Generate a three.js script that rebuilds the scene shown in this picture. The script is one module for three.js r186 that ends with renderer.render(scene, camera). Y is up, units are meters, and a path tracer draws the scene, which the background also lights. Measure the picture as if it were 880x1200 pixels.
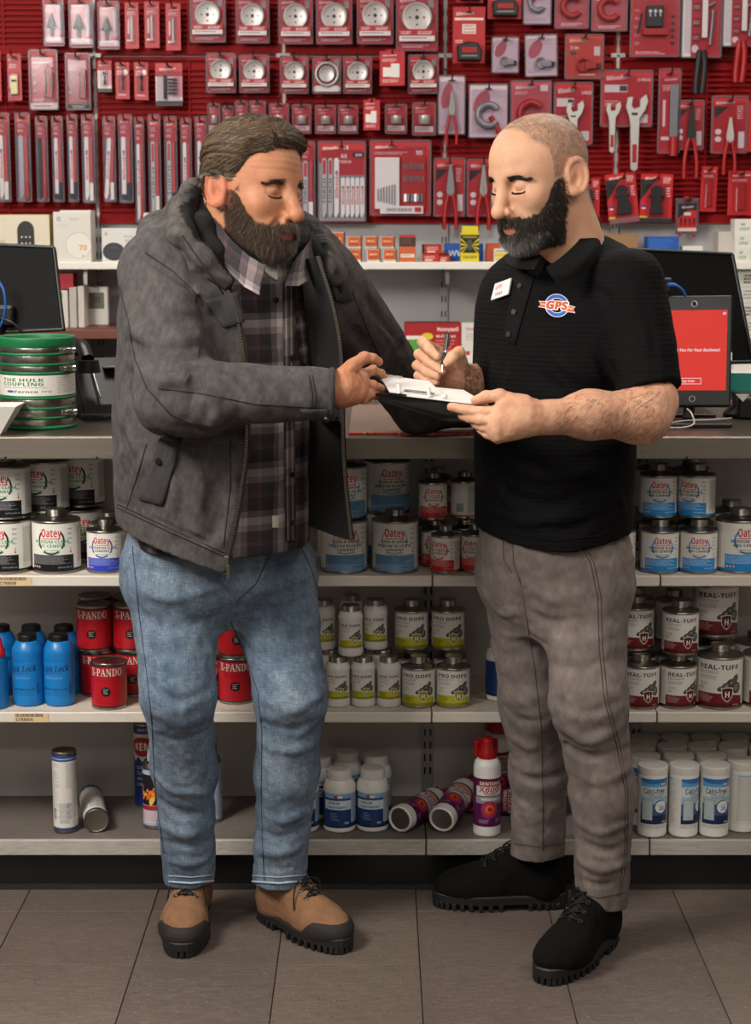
import * as THREE from 'three';
import { mergeGeometries, toCreasedNormals } from 'three/addons/utils/BufferGeometryUtils.js';
import { RoundedBoxGeometry } from 'three/addons/geometries/RoundedBoxGeometry.js';
import { RectAreaLightUniformsLib } from 'three/addons/lights/RectAreaLightUniformsLib.js';

// ---------------------------------------------------------------- camera, light, exposure
const scene = new THREE.Scene();
scene.background = new THREE.Color(0x0b0b0c);
const EYE = 1.575, FOCAL = 2150, PITCH = Math.atan(345 / 2150);
const camera = new THREE.PerspectiveCamera(2 * Math.atan(600 / FOCAL) * 180 / Math.PI, 880 / 1200, 0.05, 40);
camera.position.set(0, EYE, 0);
camera.rotation.x = -PITCH;
camera.focus = 3.85; camera.userData.fStop = 6.5;
scene.add(camera);
const renderer = new THREE.WebGLRenderer({ antialias: true });
renderer.toneMapping = THREE.LinearToneMapping;
renderer.toneMappingExposure = 1.0;
renderer.shadowMap.enabled = true;
RectAreaLightUniformsLib.init();
const CEIL = 3.0;
// ceiling fittings: x, z, intensity factor (all the same fitting), and the soft box of the shoot on the customer side
const PANELS = [[-1.3, 1.1], [1.3, 1.1], [0.3, -1.0], [-1.9, -2.6], [1.5, -2.5], [-1.1, -4.95], [1.1, -4.95]];
const PANEL_POWER = 11, PANEL_COLOR = new THREE.Color(1.0, 0.94, 0.86);
const SOFT = { pos: [-1.75, 2.62, -2.2], aim: [0.1, 0.95, -3.9], w: 0.9, h: 0.7, power: 36, color: new THREE.Color(1.0, 0.95, 0.88) };

// ---------------------------------------------------------------- small tools
const V = (x, y, z) => new THREE.Vector3(x, y, z);
const CP = Math.cos(PITCH), SP = Math.sin(PITCH);
// a measured place in the room: image column, image row and distance from the camera's wall, turned into metres
function at(px, py, D) {
  const a = (px - 440) / FOCAL, b = -(py - 600) / FOCAL, t = D / (CP + b * SP);
  return V(a * t, EYE + t * (b * CP - SP), -D);
}
const xAt = (px, D, y) => (px - 440) / FOCAL * (D * CP + (EYE - y) * SP);
function rng(seed) { let s = seed >>> 0; return () => { s = (s + 0x6d2b79f5) | 0; let t = Math.imul(s ^ (s >>> 15), 1 | s); t = (t + Math.imul(t ^ (t >>> 7), 61 | t)) ^ t; return ((t ^ (t >>> 14)) >>> 0) / 4294967296; }; }
const clamp = (x, a, b) => x < a ? a : x > b ? b : x;
const smooth = (a, b, x) => { const t = clamp((x - a) / (b - a), 0, 1); return t * t * (3 - 2 * t); };
const lerp = (a, b, t) => a + (b - a) * t;
const hash3 = (x, y, z) => { let h = Math.imul(x, 374761393) ^ Math.imul(y, 668265263) ^ Math.imul(z, 2147483647 ^ 0x5bd1e995); h = Math.imul(h ^ (h >>> 13), 1274126177); return ((h ^ (h >>> 16)) >>> 0) / 4294967296; };
function noise3(x, y, z) {
  const X = Math.floor(x), Y = Math.floor(y), Z = Math.floor(z); let u = x - X, v = y - Y, w = z - Z;
  u = u * u * (3 - 2 * u); v = v * v * (3 - 2 * v); w = w * w * (3 - 2 * w);
  const a = lerp(lerp(hash3(X, Y, Z), hash3(X + 1, Y, Z), u), lerp(hash3(X, Y + 1, Z), hash3(X + 1, Y + 1, Z), u), v);
  const b = lerp(lerp(hash3(X, Y, Z + 1), hash3(X + 1, Y, Z + 1), u), lerp(hash3(X, Y + 1, Z + 1), hash3(X + 1, Y + 1, Z + 1), u), v);
  return lerp(a, b, w) * 2 - 1;
}
const names = {};
function numbered(n) { const k = names[n] = (names[n] ?? -1) + 1; return k ? n + '_' + String(k).padStart(3, '0') : n; }
function tag(o, label, category, group, kind) {
  if (label) o.userData.label = label;
  if (category) o.userData.category = category;
  if (group) o.userData.group = group;
  if (kind) o.userData.kind = kind;
  return o;
}
function thing(name, label, category, pos = [0, 0, 0], turn = 0, group) {
  const o = new THREE.Group(); o.name = numbered(name); scene.add(o);
  o.position.set(...pos); o.rotation.y = turn;
  return tag(o, label, category, group);
}
function mesh(name, geo, m, parent, pos, rot) {
  const g = Array.isArray(geo) ? merge(geo) : geo;
  const o = new THREE.Mesh(g, m); o.name = parent ? name : numbered(name); o.castShadow = o.receiveShadow = true;
  if (pos) o.position.set(...pos);
  if (rot) o.rotation.set(...rot);
  (parent || scene).add(o);
  return o;
}
function merge(list) {
  const need = ['position', 'normal', 'uv'];
  return mergeGeometries(list.map(g => { g = g.index ? g.toNonIndexed() : g; for (const k of Object.keys(g.attributes)) if (!need.includes(k)) g.deleteAttribute(k); return g; }));
}
const struct = (name, geo, m, pos, rot) => { const o = mesh(name, geo, m, null, pos, rot); o.userData.kind = 'structure'; return o; };
function copy(o, pos, turn, label) {
  const c = o.clone(); c.name = numbered(o.name.replace(/_\d\d\d$/, '')); scene.add(c);
  c.userData = { ...o.userData }; if (label) c.userData.label = label;
  c.position.set(...pos); c.rotation.y = turn; return c;
}
const box = (w, h, d, x = 0, y = 0, z = 0, r = 0) => (r ? new RoundedBoxGeometry(w, h, d, 2, r) : new THREE.BoxGeometry(w, h, d)).translate(x, y, z);
const cyl = (r0, r1, h, x = 0, y = 0, z = 0, n = 20) => new THREE.CylinderGeometry(r0, r1, h, n).translate(x, y, z);
const lathe = (pts, n = 32) => new THREE.LatheGeometry(pts.map(p => new THREE.Vector2(p[0], p[1])), n);
function tube(pts, r, n = 6, seg, closed = false) {
  const c = new THREE.CatmullRomCurve3(pts.map(p => p.isVector3 ? p : V(...p)), closed, 'centripetal');
  return new THREE.TubeGeometry(c, seg || pts.length * 5, r, n, closed);
}
function rod(a, b, r, n = 8) {
  const d = new THREE.Vector3().subVectors(b, a), g = new THREE.CylinderGeometry(r, r, d.length(), n);
  g.applyQuaternion(new THREE.Quaternion().setFromUnitVectors(V(0, 1, 0), d.clone().normalize()));
  return g.translate((a.x + b.x) / 2, (a.y + b.y) / 2, (a.z + b.z) / 2);
}
function extrude(pts, depth, bevel = 0) {
  const s = new THREE.Shape(pts.map(p => new THREE.Vector2(p[0], p[1])));
  return new THREE.ExtrudeGeometry(s, { depth, bevelEnabled: bevel > 0, bevelSize: bevel, bevelThickness: bevel, bevelSegments: 1, curveSegments: 8 });
}
// ---- textures
function canvas(w, h, draw, wrap) {
  const c = document.createElement('canvas'); c.width = w; c.height = h;
  const g = c.getContext('2d'); draw(g, w, h);
  const t = new THREE.CanvasTexture(c); t.colorSpace = THREE.SRGBColorSpace; t.anisotropy = 8;
  if (wrap) t.wrapS = t.wrapT = THREE.RepeatWrapping;
  return t;
}
function dataTex(n, f, srgb) {
  const d = new Uint8Array(n * n * 4);
  for (let y = 0; y < n; y++) for (let x = 0; x < n; x++) { const c = f(x, y, n), i = (y * n + x) * 4; const q = Array.isArray(c) ? c : [c, c, c]; d[i] = clamp(q[0], 0, 255); d[i + 1] = clamp(q[1], 0, 255); d[i + 2] = clamp(q[2], 0, 255); d[i + 3] = 255; }
  const t = new THREE.DataTexture(d, n, n); t.wrapS = t.wrapT = THREE.RepeatWrapping; t.magFilter = THREE.LinearFilter; t.minFilter = THREE.LinearMipmapLinearFilter; t.generateMipmaps = true;
  if (srgb) t.colorSpace = THREE.SRGBColorSpace; t.needsUpdate = true; return t;
}
// periodic value noise for tiling textures
function pnoise(x, y, p, s) {
  const X = Math.floor(x), Y = Math.floor(y); let u = x - X, v = y - Y; u = u * u * (3 - 2 * u); v = v * v * (3 - 2 * v);
  const h = (i, j) => hash3(((i % p) + p) % p, ((j % p) + p) % p, s);
  return lerp(lerp(h(X, Y), h(X + 1, Y), u), lerp(h(X, Y + 1), h(X + 1, Y + 1), u), v);
}
const std = (o) => new THREE.MeshStandardMaterial({ roughness: 0.6, ...o });
const phys = (o) => new THREE.MeshPhysicalMaterial({ roughness: 0.6, ...o });
function fillLines(g, x, y, w, n, step, color, lw = 2, seed = 1) {  // small print, too small to read
  const r = rng(seed); g.fillStyle = color;
  for (let i = 0; i < n; i++) { let u = x; const end = x + w * (0.7 + 0.3 * r()); while (u < end) { const q = 4 + r() * 12; g.fillRect(u, y + i * step, Math.min(q, end - u), lw); u += q + 3; } }
}
function text(g, s, x, y, font, color, align = 'center', stretch = 1) {
  g.save(); g.translate(x, y); g.scale(stretch, 1); g.font = font; g.fillStyle = color; g.textAlign = align; g.textBaseline = 'middle'; g.fillText(s, 0, 0); g.restore();
}

// ================================================================ THE ROOM
const WALL_D = 6.32, DECK_F = 4.14, DECK_B = 4.47, TOP_H = 1.09;
const floorTex = ['a', 'b', 'c'].map((_, k) => canvas(256, 256, (g, w, h) => {
  const r = rng(40 + k);
  g.fillStyle = ['#61554e', '#5d524b', '#665a51'][k]; g.fillRect(0, 0, w, h);
  for (let i = 0; i < 2600; i++) { const L = 4 + r() * 26; g.globalAlpha = 0.05 + r() * 0.16; g.fillStyle = r() < 0.5 ? '#8d7f74' : '#463e3a'; g.fillRect(r() * w - 10, r() * h, L, 1 + r() * 2.5); }
  for (let i = 0; i < 420; i++) { g.globalAlpha = 0.15 + r() * 0.35; g.fillStyle = r() < 0.75 ? '#2b2726' : '#a59a90'; g.beginPath(); g.ellipse(r() * w, r() * h, 0.8 + r() * 2.4, 0.6 + r() * 1.4, r() * 3, 0, 7); g.fill(); }
  for (let i = 0; i < 26; i++) { g.globalAlpha = 0.10 + r() * 0.1; g.strokeStyle = r() < 0.5 ? '#998b80' : '#3c3532'; g.lineWidth = 1 + r() * 2; g.beginPath(); const x = r() * w, y = r() * h; g.moveTo(x, y); g.quadraticCurveTo(x + r() * 60 - 30, y + r() * 60 - 30, x + r() * 90 - 45, y + r() * 90 - 45); g.stroke(); }
  g.globalAlpha = 1;
}));
const floorMats = floorTex.map(t => std({ map: t, roughness: 0.52, bumpMap: t, bumpScale: 0.0006 }));
const M = {
  joint: std({ color: 0x2c2725, roughness: 0.9 }),
  wall: std({ color: 0xa9a7a8, roughness: 0.85 }),
  ceiling: std({ color: 0xcfccc6, roughness: 0.9 }),
  white: std({ color: 0xe8e3da, roughness: 0.45 }),
  shelf: std({ color: 0xd9d0c4, roughness: 0.5 }),
  kick: std({ color: 0x0d0d0e, roughness: 0.35 }),
  black: std({ color: 0x0c0c0d, roughness: 0.42 }),
  blackGloss: phys({ color: 0x070708, roughness: 0.12, clearcoat: 0.5 }),
  steel: std({ color: 0xb4b0ab, metalness: 1, roughness: 0.32 }),
  tin: std({ color: 0xaaa59d, metalness: 1, roughness: 0.3 }),
  tinDark: std({ color: 0x8c867c, metalness: 1, roughness: 0.38 }),
  chrome: std({ color: 0xd8d8d8, metalness: 1, roughness: 0.16 }),
  plasticWhite: std({ color: 0xe9e6e0, roughness: 0.35 }),
  red: std({ color: 0xa3141a, roughness: 0.45 }),
  redHandle: std({ color: 0xb01317, roughness: 0.4 }),
  clear: phys({ color: 0xffffff, roughness: 0.06, transmission: 1, thickness: 0, ior: 1.45 }),
  card: std({ color: 0xb9202a, roughness: 0.5 }),
};
// floor: each tile a piece of its own, joints 2 mm, recessed; a screed below
const tile = 0.3048, floorBase = struct('floor', box(9, 0.1, 9.4, 0, -0.0535, -2.3), M.joint);
{
  const zRow = -3.716, xRef = xAt(492, 3.716, 0), shape = box(tile - 0.0022, 0.012, tile - 0.0022, 0, -0.006, 0, 0.0012), rr = rng(7);
  for (let i = -6; i <= 5; i++) for (let j = -2; j <= 3; j++) {
    const x = xRef + (i + 0.5) * tile, z = zRow - (j - 0.5) * tile; if (z < -4.25 || z > -2.9) continue;
    const t = mesh('floor_tile', shape, floorMats[(i * 7 + j * 3 + 60) % 3], floorBase, [x, 0.0015 * 0 + (rr() - 0.5) * 0.0004, z], [0, ((i + j) & 1) * Math.PI, 0]);
    t.name = 'tile';
  }
  const rest = [];
  for (let i = -14; i <= 13; i++) for (let j = -8; j <= 16; j++) {
    const x = xRef + (i + 0.5) * tile, z = zRow - (j - 0.5) * tile; if (Math.abs(x) > 4.4 || z > 2.2 || z < -6.3) continue;
    if (i >= -6 && i <= 5 && j >= -2 && j <= 3 && z >= -4.25 && z <= -2.9) continue;
    rest.push(box(tile - 0.0022, 0.012, tile - 0.0022, x, -0.006, z));
  }
  const o = mesh('far_tiles', rest, floorMats[0], floorBase); o.userData.kind = 'stuff';
}
struct('ceiling', box(9, 0.12, 9.4, 0, CEIL + 0.06, -2.3), M.ceiling);
const wallBack = struct('wall_back', box(9, CEIL, 0.12, 0, CEIL / 2, -WALL_D - 0.06), M.wall);
struct('wall_left', box(0.12, CEIL, 9.4, -4.5, CEIL / 2, -2.3), M.wall);
struct('wall_right', box(0.12, CEIL, 9.4, 4.5, CEIL / 2, -2.3), M.wall);
struct('wall_front', box(9, CEIL, 0.12, 0, CEIL / 2, 2.44), M.ceiling);

// ---- light fittings
{
  const diff = new THREE.MeshStandardMaterial({ color: 0xffffff, emissive: PANEL_COLOR, emissiveIntensity: 2.2 });
  const spots = ['behind the camera, on the left', 'behind the camera, on the right', 'over the camera', 'over the customer', 'over the shop assistant', 'behind the counter, on the left', 'behind the counter, on the right'];
  PANELS.forEach(([x, z], i) => {
    const t = thing('ceiling_light', 'flat white ceiling light panel ' + spots[i], 'ceiling light', [x, CEIL, z], 0, 'ceiling light panels');
    mesh('frame', [box(1.24, 0.05, 0.03, 0, -0.025, 0.305), box(1.24, 0.05, 0.03, 0, -0.025, -0.305), box(0.03, 0.05, 0.58, 0.605, -0.025, 0), box(0.03, 0.05, 0.58, -0.605, -0.025, 0)], M.white, t);
    mesh('diffuser', box(1.18, 0.01, 0.58, 0, -0.02, 0), diff, t);
    const L = new THREE.RectAreaLight(PANEL_COLOR, PANEL_POWER, 1.16, 0.56); L.position.set(0, -0.03, 0); L.rotation.x = -Math.PI / 2; t.add(L);
  });
  const t = thing('studio_softbox', 'black photographic soft box on a stand, beside the camera', 'studio light', [SOFT.pos[0], 0, SOFT.pos[2]]);
  const head = new THREE.Group(); head.name = 'light_head'; head.position.y = SOFT.pos[1]; t.add(head);
  const m4 = new THREE.Matrix4().lookAt(V(...SOFT.pos), V(...SOFT.aim), V(0, 1, 0)); head.quaternion.setFromRotationMatrix(m4);
  mesh('housing', [box(SOFT.w + 0.06, 0.03, 0.3, 0, SOFT.h / 2 + 0.015, 0.15), box(SOFT.w + 0.06, 0.03, 0.3, 0, -SOFT.h / 2 - 0.015, 0.15), box(0.03, SOFT.h, 0.3, SOFT.w / 2 + 0.015, 0, 0.15), box(0.03, SOFT.h, 0.3, -SOFT.w / 2 - 0.015, 0, 0.15), box(SOFT.w + 0.06, SOFT.h + 0.06, 0.02, 0, 0, 0.31)], M.black, head);
  mesh('diffuser', box(SOFT.w, SOFT.h, 0.008, 0, 0, 0.03), new THREE.MeshStandardMaterial({ color: 0xffffff, emissive: SOFT.color, emissiveIntensity: 6 }), head);
  const L = new THREE.RectAreaLight(SOFT.color, SOFT.power, SOFT.w, SOFT.h); L.position.z = 0.02; head.add(L);
  mesh('stand', [cyl(0.016, 0.016, 2.2, 0, 1.1, 0.2), ...[0, 2.1, 4.2].map(a => rod(V(0, 0.3, 0.2), V(0.42 * Math.cos(a), 0.012, 0.2 + 0.42 * Math.sin(a)), 0.011))], M.black, t);
}

// ---- the counter unit
{
  // gondola under the worktop: back panels, base, decks, uprights
  const panelMat = std({ color: 0xb9b4b0, roughness: 0.75 });
  const c = thing('shelf_unit', 'cream steel shelf unit under the counter, three open shelves of cans and bottles', 'shelf unit', [0, 0, 0]);
  const seams = [501, 745].map(p => xAt(p, DECK_B, 0.3));
  const edges = [-2.6, seams[0] - 1.2, seams[0], seams[1], 2.6];
  for (let i = 0; i < 4; i++) mesh('back_panel', box(edges[i + 1] - edges[i] - 0.004, 1.02, 0.02, (edges[i] + edges[i + 1]) / 2, 0.53, -DECK_B - 0.01), panelMat, c);
  mesh('back_frame', box(5.2, 1.0, 0.02, 0, 0.52, -DECK_B - 0.032), M.kick, c);
  mesh('kick_plate', box(5.2, 0.09, 0.02, 0, 0.045, -DECK_F - 0.035), M.kick, c);
  mesh('kick_trim', box(5.2, 0.012, 0.008, 0, 0.006, -DECK_F - 0.021), std({ color: 0x2a2320, roughness: 0.5 }), c);
  const worn = canvas(1024, 128, (g, w, h) => {
    const r = rng(91); g.fillStyle = '#6f6660'; g.fillRect(0, 0, w, h);
    for (let i = 0; i < 2600; i++) { g.globalAlpha = 0.04 + 0.1 * r(); g.fillStyle = r() < 0.5 ? '#857b73' : '#4c4540'; g.fillRect(r() * w, r() * h, 3 + r() * 30, 1 + r() * 3); }
    g.globalAlpha = 1;
  }, true);
  const lipTex = canvas(1024, 64, (g, w, h) => {
    const r = rng(92); g.fillStyle = '#b3aca4'; g.fillRect(0, 0, w, h);
    for (let i = 0; i < 1500; i++) { g.globalAlpha = 0.05 + 0.14 * r(); g.fillStyle = r() < 0.55 ? '#8f8880' : '#cdc6bd'; const s = 2 + r() * 14; g.beginPath(); g.ellipse(r() * w, r() * h, s, s * 0.35, 0, 0, 7); g.fill(); }
    for (let i = 0; i < 24; i++) { g.globalAlpha = 0.3; g.fillStyle = '#7a6046'; g.fillRect(r() * w, r() * h, 3 + r() * 9, 1 + r() * 2); }
    g.globalAlpha = 1;
  }, true);
  const bottomSeams = [-2.6, seams[0] - 1.2, seams[0] - 0.012, seams[1] - 0.01, 2.6];
  for (let i = 0; i < 4; i++) {
    const a = bottomSeams[i], b = bottomSeams[i + 1];
    mesh('bottom_deck', box(b - a - 0.003, 0.03, DECK_B - DECK_F - 0.006, (a + b) / 2, 0.116, -(DECK_F + DECK_B) / 2), std({ map: worn, roughness: 0.55 }), c);
    mesh('bottom_lip', box(b - a - 0.003, 0.038, 0.012, (a + b) / 2, 0.112, -DECK_F, 0.003), std({ map: lipTex, roughness: 0.6 }), c);
  }
  const deckTex = canvas(1024, 128, (g, w, h) => {
    const r = rng(93); g.fillStyle = '#d3c8ba'; g.fillRect(0, 0, w, h);
    for (let i = 0; i < 900; i++) { g.globalAlpha = 0.04 + 0.1 * r(); g.fillStyle = r() < 0.6 ? '#b5a797' : '#e2d9cd'; const s = 3 + r() * 22; g.beginPath(); g.ellipse(r() * w, r() * h, s, s * 0.3, 0, 0, 7); g.fill(); }
    g.globalAlpha = 1;
  }, true);
  for (const y of [0.44, 0.763]) for (let i = 0; i < 4; i++) {
    const a = edges[i], b = edges[i + 1];
    mesh('shelf_deck', box(b - a - 0.003, 0.016, DECK_B - DECK_F - 0.01, (a + b) / 2, y - 0.008, -(DECK_F + DECK_B) / 2), std({ map: deckTex, roughness: 0.5 }), c);
    mesh('shelf_lip', box(b - a - 0.003, 0.026, 0.014, (a + b) / 2, y - 0.013, -DECK_F - 0.004, 0.004), M.shelf, c);
  }
  for (const s of seams) {
    const up = mesh('upright', [box(0.03, 1.0, 0.012, s, 0.54, -DECK_B + 0.003)], std({ color: 0x9b9793, roughness: 0.5, metalness: 0.3 }), c);
    const slots = []; for (let k = 0; k < 26; k++) for (const q of [-1, 1]) slots.push(box(0.005, 0.018, 0.002, s + q * 0.007, 0.2 + k * 0.033, -DECK_B + 0.0095));
    mesh('slot', slots, M.kick, up).userData.kind = 'stuff';
  }
  // price tickets on the lips
  const ticket = (n) => canvas(256, 64, (g, w, h) => {
    g.fillStyle = '#d8bd95'; g.fillRect(0, 0, w, h); const r = rng(5 + n.length); let x = 14; g.fillStyle = '#2d2620'; while (x < 220) { const q = 1 + r() * 4; g.fillRect(x, 3, q, 22); x += q + 1 + r() * 4; }
    text(g, n, 14, 45, 'bold 31px sans-serif', '#2d2620', 'left');
  });
  for (const [n, p0, p1, py, h] of [['CTR805B', -2, 37, 682, 0.75], ['CTR805A', 17, 57, 839.5, 0.427]]) {
    const w = (p1 - p0) / 500;
    tag(mesh('shelf_ticket', box(w, 0.021, 0.001), [M.white, M.white, M.white, M.white, std({ map: ticket(n), roughness: 0.6 }), M.white], null, [xAt((p0 + p1) / 2, DECK_F, h), h, -DECK_F + 0.0042]),
      n.endsWith('B') ? 'tan bar code ticket on the lip below the green-lettered cans' : 'tan bar code ticket on the lip below the blue bottles', 'ticket');
  }
  // worktop: brushed steel, folded front edge
  const brushed = canvas(1024, 256, (g, w, h) => {
    const r = rng(95); g.fillStyle = '#a69f96'; g.fillRect(0, 0, w, h);
    for (let i = 0; i < 3500; i++) { g.globalAlpha = 0.04 + 0.1 * r(); g.fillStyle = r() < 0.5 ? '#b7b0a6' : '#7d766e'; g.fillRect(r() * w - 40, r() * h, 30 + r() * 160, 1); }
    for (let i = 0; i < 70; i++) { g.globalAlpha = 0.12 + 0.2 * r(); g.strokeStyle = '#d9d4cc'; g.lineWidth = 0.8; const x = r() * w, y = r() * h; g.beginPath(); g.moveTo(x, y); g.lineTo(x + (r() - 0.5) * 60, y + (r() - 0.5) * 30); g.stroke(); }
    for (let i = 0; i < 90; i++) { g.globalAlpha = 0.05 + 0.08 * r(); g.fillStyle = '#5e5750'; const s = 5 + r() * 22; g.beginPath(); g.ellipse(r() * w, r() * h, s, s * 0.4, 0, 0, 7); g.fill(); }
    g.globalAlpha = 1;
  }, true);
  const bump = dataTex(256, (x, y) => 110 + 40 * pnoise(x / 64, y / 2, 128, 3) + 40 * pnoise(x / 128, y / 5, 64, 4));
  const topMat = std({ color: 0xa8a098, map: brushed, metalness: 0.85, roughness: 0.33, bumpMap: bump, bumpScale: 0.0004 });
  const edgeMat = std({ color: 0xd2cec8, map: brushed, metalness: 0.5, roughness: 0.3, bumpMap: bump, bumpScale: 0.0003 });
  const t = thing('steel_counter', 'brushed steel counter worktop with a folded front edge', 'counter', [0, 0, 0]);
  const metres = (g, s) => { const p = g.attributes.position, uv = g.attributes.uv; for (let i = 0; i < p.count; i++) uv.setXY(i, p.getX(i) / s, (p.getY(i) + p.getZ(i)) / (s * 0.35)); return g; };
  mesh('top_sheet', metres(box(5.4, 0.006, 0.84, 0, TOP_H - 0.003, -DECK_F + 0.04 - 0.42), 1.4), topMat, t);
  mesh('front_edge', metres(box(5.4, 0.051, 0.022, 0, TOP_H - 0.0255 + 0.0003, -DECK_F + 0.045, 0.004), 1.4), edgeMat, t);
  mesh('under_board', box(5.3, 0.022, 0.8, 0, TOP_H - 0.018, -DECK_F - 0.38), std({ color: 0x6b6560, roughness: 0.8 }), t);
  const rivets = []; for (const p of [118, 12, 800]) rivets.push(cyl(0.003, 0.003, 0.003, 0, 0, 0, 10).rotateX(Math.PI / 2).translate(xAt(p, DECK_F, 1.05), TOP_H - 0.047, -DECK_F + 0.057));
  mesh('rivet', rivets, M.kick, t).userData.kind = 'stuff';
  // brown pad with an orange ruled front edge, between the two men
  const mat1 = thing('counter_mat', 'brown counter mat with an orange ruled front edge, between the two men', 'counter mat', [0, TOP_H, 0]);
  const speck = canvas(256, 256, (g, w, h) => { const r = rng(96); g.fillStyle = '#7b665c'; g.fillRect(0, 0, w, h); for (let i = 0; i < 1500; i++) { g.globalAlpha = 0.1 + 0.25 * r(); g.fillStyle = r() < 0.6 ? '#5c4a42' : '#93796d'; g.fillRect(r() * w, r() * h, 1 + r() * 2, 1 + r() * 4); } g.globalAlpha = 1; });
  const x0 = xAt(409, 4.15, TOP_H), x1 = xAt(560, 4.15, TOP_H), zf = -DECK_F + 0.025;
  mesh('pad', box(x1 - x0, 0.004, 0.62, (x0 + x1) / 2, 0.002, zf - 0.34), std({ map: speck, roughness: 0.5 }), mat1);
  const ruled = canvas(512, 16, (g, w, h) => { g.fillStyle = '#c9573c'; g.fillRect(0, 0, w, h); g.fillStyle = '#70392c'; for (const x of [70, 100, 180, 205, 300, 340, 430, 470]) g.fillRect(x, 0, 5, h); g.fillStyle = '#c9c2bb'; for (const x of [60, 198, 330]) g.fillRect(x, 0, 4, h); });
  mesh('ruled_edge', box(x1 - x0, 0.005, 0.022, (x0 + x1) / 2, 0.0025, zf - 0.014), std({ map: ruled, roughness: 0.5 }), mat1);
}

// ---- the slat wall behind the counter
const SLAT_BOTTOM = 1.553, SLAT_TOP = 2.62, SLAT_Z = -WALL_D;
const slatPanels = [];
{
  const red = phys({ color: 0x8c070c, roughness: 0.6, specularIntensity: 0.35 }), xs = [113, 333, 521, 722].map(p => xAt(p, WALL_D, 1.9));
  const xe = [xs[0] - 1.22, xs[0] - 0.6, ...xs, xs[3] + 0.6, xs[3] + 1.2], yMid = 2.11;
  for (let i = 0; i < xe.length - 1; i++) for (const [y0, y1] of [[SLAT_BOTTOM, yMid], [yMid, SLAT_TOP]]) {
    const w = xe[i + 1] - xe[i] - 0.012, cx = (xe[i] + xe[i + 1]) / 2, h = y1 - y0 - 0.008, cy = (y0 + y1) / 2;
    const p = mesh('slat_panel', box(w, h, 0.006, cx, cy, SLAT_Z + 0.004), red, wallBack);
    const ribs = []; const n = Math.floor((h - 0.06) / 0.018);
    for (let k = 0; k < n; k++) ribs.push(box(w - 0.004, 0.0075, 0.011, cx, y0 + 0.045 + k * 0.018, SLAT_Z + 0.0125));
    for (const fx of [0.0, 0.5, 1]) ribs.push(box(0.007, h - 0.02, 0.012, cx - w / 2 + 0.004 + fx * (w - 0.008), cy, SLAT_Z + 0.0135));
    ribs.push(box(w, 0.03, 0.013, cx, y0 + 0.018, SLAT_Z + 0.0135), box(w, 0.012, 0.013, cx, y1 - 0.01, SLAT_Z + 0.0135));
    mesh('rib', ribs, red, p).userData.kind = 'stuff';
    slatPanels.push({ p, x0: xe[i], x1: xe[i + 1], y0, y1 });
  }
  // grey standards that show in the seams
  const steelGrey = std({ color: 0xa7a5a3, roughness: 0.45, metalness: 0.4 });
  for (const x of xs) {
    const up = mesh('standard', box(0.026, 2.3, 0.012, x, 1.3, SLAT_Z + 0.006), steelGrey, wallBack);
    const slots = []; for (let k = 0; k < 46; k++) for (const q of [-1, 1]) slots.push(box(0.004, 0.02, 0.002, x + q * 0.006, 0.3 + k * 0.05, SLAT_Z + 0.0125));
    mesh('slot', slots, M.kick, up).userData.kind = 'stuff';
    mesh('panel_clip', [box(0.05, 0.016, 0.01, x, 2.11, SLAT_Z + 0.02, 0.003), box(0.012, 0.05, 0.01, x, 2.09, SLAT_Z + 0.02, 0.003)], steelGrey, wallBack);
  }
}
// shelves on the wall
const SHELF_Y = 1.432, SHELF_F = 6.03;
{
  const s = thing('wall_shelf', 'long white wall shelf below the red slat wall, lined with small boxes', 'shelf', [0, 0, 0]);
  mesh('board', box(5.2, 0.024, WALL_D - SHELF_F - 0.02, 0, SHELF_Y - 0.012, -(WALL_D - 0.02 + SHELF_F) / 2, 0.003), M.white, s);
  for (const p of [333, 521, 722, 113]) { const x = xAt(p, WALL_D, 1.4); mesh('bracket', box(0.012, 0.05, 0.22, x, SHELF_Y - 0.049, -WALL_D + 0.135), M.steel, s); }
  const y2 = at(440, 432, 6.1).y, s2 = thing('wall_shelf', 'lower white wall shelf under the red and white cartons behind the counter', 'shelf', [0, 0, 0]);
  mesh('board', box(3.2, 0.022, 0.34, 1.1, y2 - 0.011, -WALL_D + 0.19, 0.003), M.white, s2);
  for (const p of [521, 722]) { const x = xAt(p, WALL_D, 1.0); mesh('bracket', box(0.012, 0.05, 0.22, x, y2 - 0.047, -WALL_D + 0.135), M.steel, s2); }
  const y3 = at(100, 383, 6.1).y, s3 = thing('wall_shelf', 'brown wooden ledge behind the counter, carrying the thermostat', 'shelf', [0, 0, 0]);
  mesh('board', box(1.5, 0.03, 0.36, -1.25, y3 - 0.015, -WALL_D + 0.2, 0.003), std({ color: 0x6d3b2c, roughness: 0.5 }), s3);
  mesh('bracket', box(0.012, 0.08, 0.24, -1.0, y3 - 0.07, -WALL_D + 0.14), M.steel, s3);
  mesh('bracket', box(0.012, 0.08, 0.24, -1.7, y3 - 0.07, -WALL_D + 0.14), M.steel, s3);
}

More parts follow.
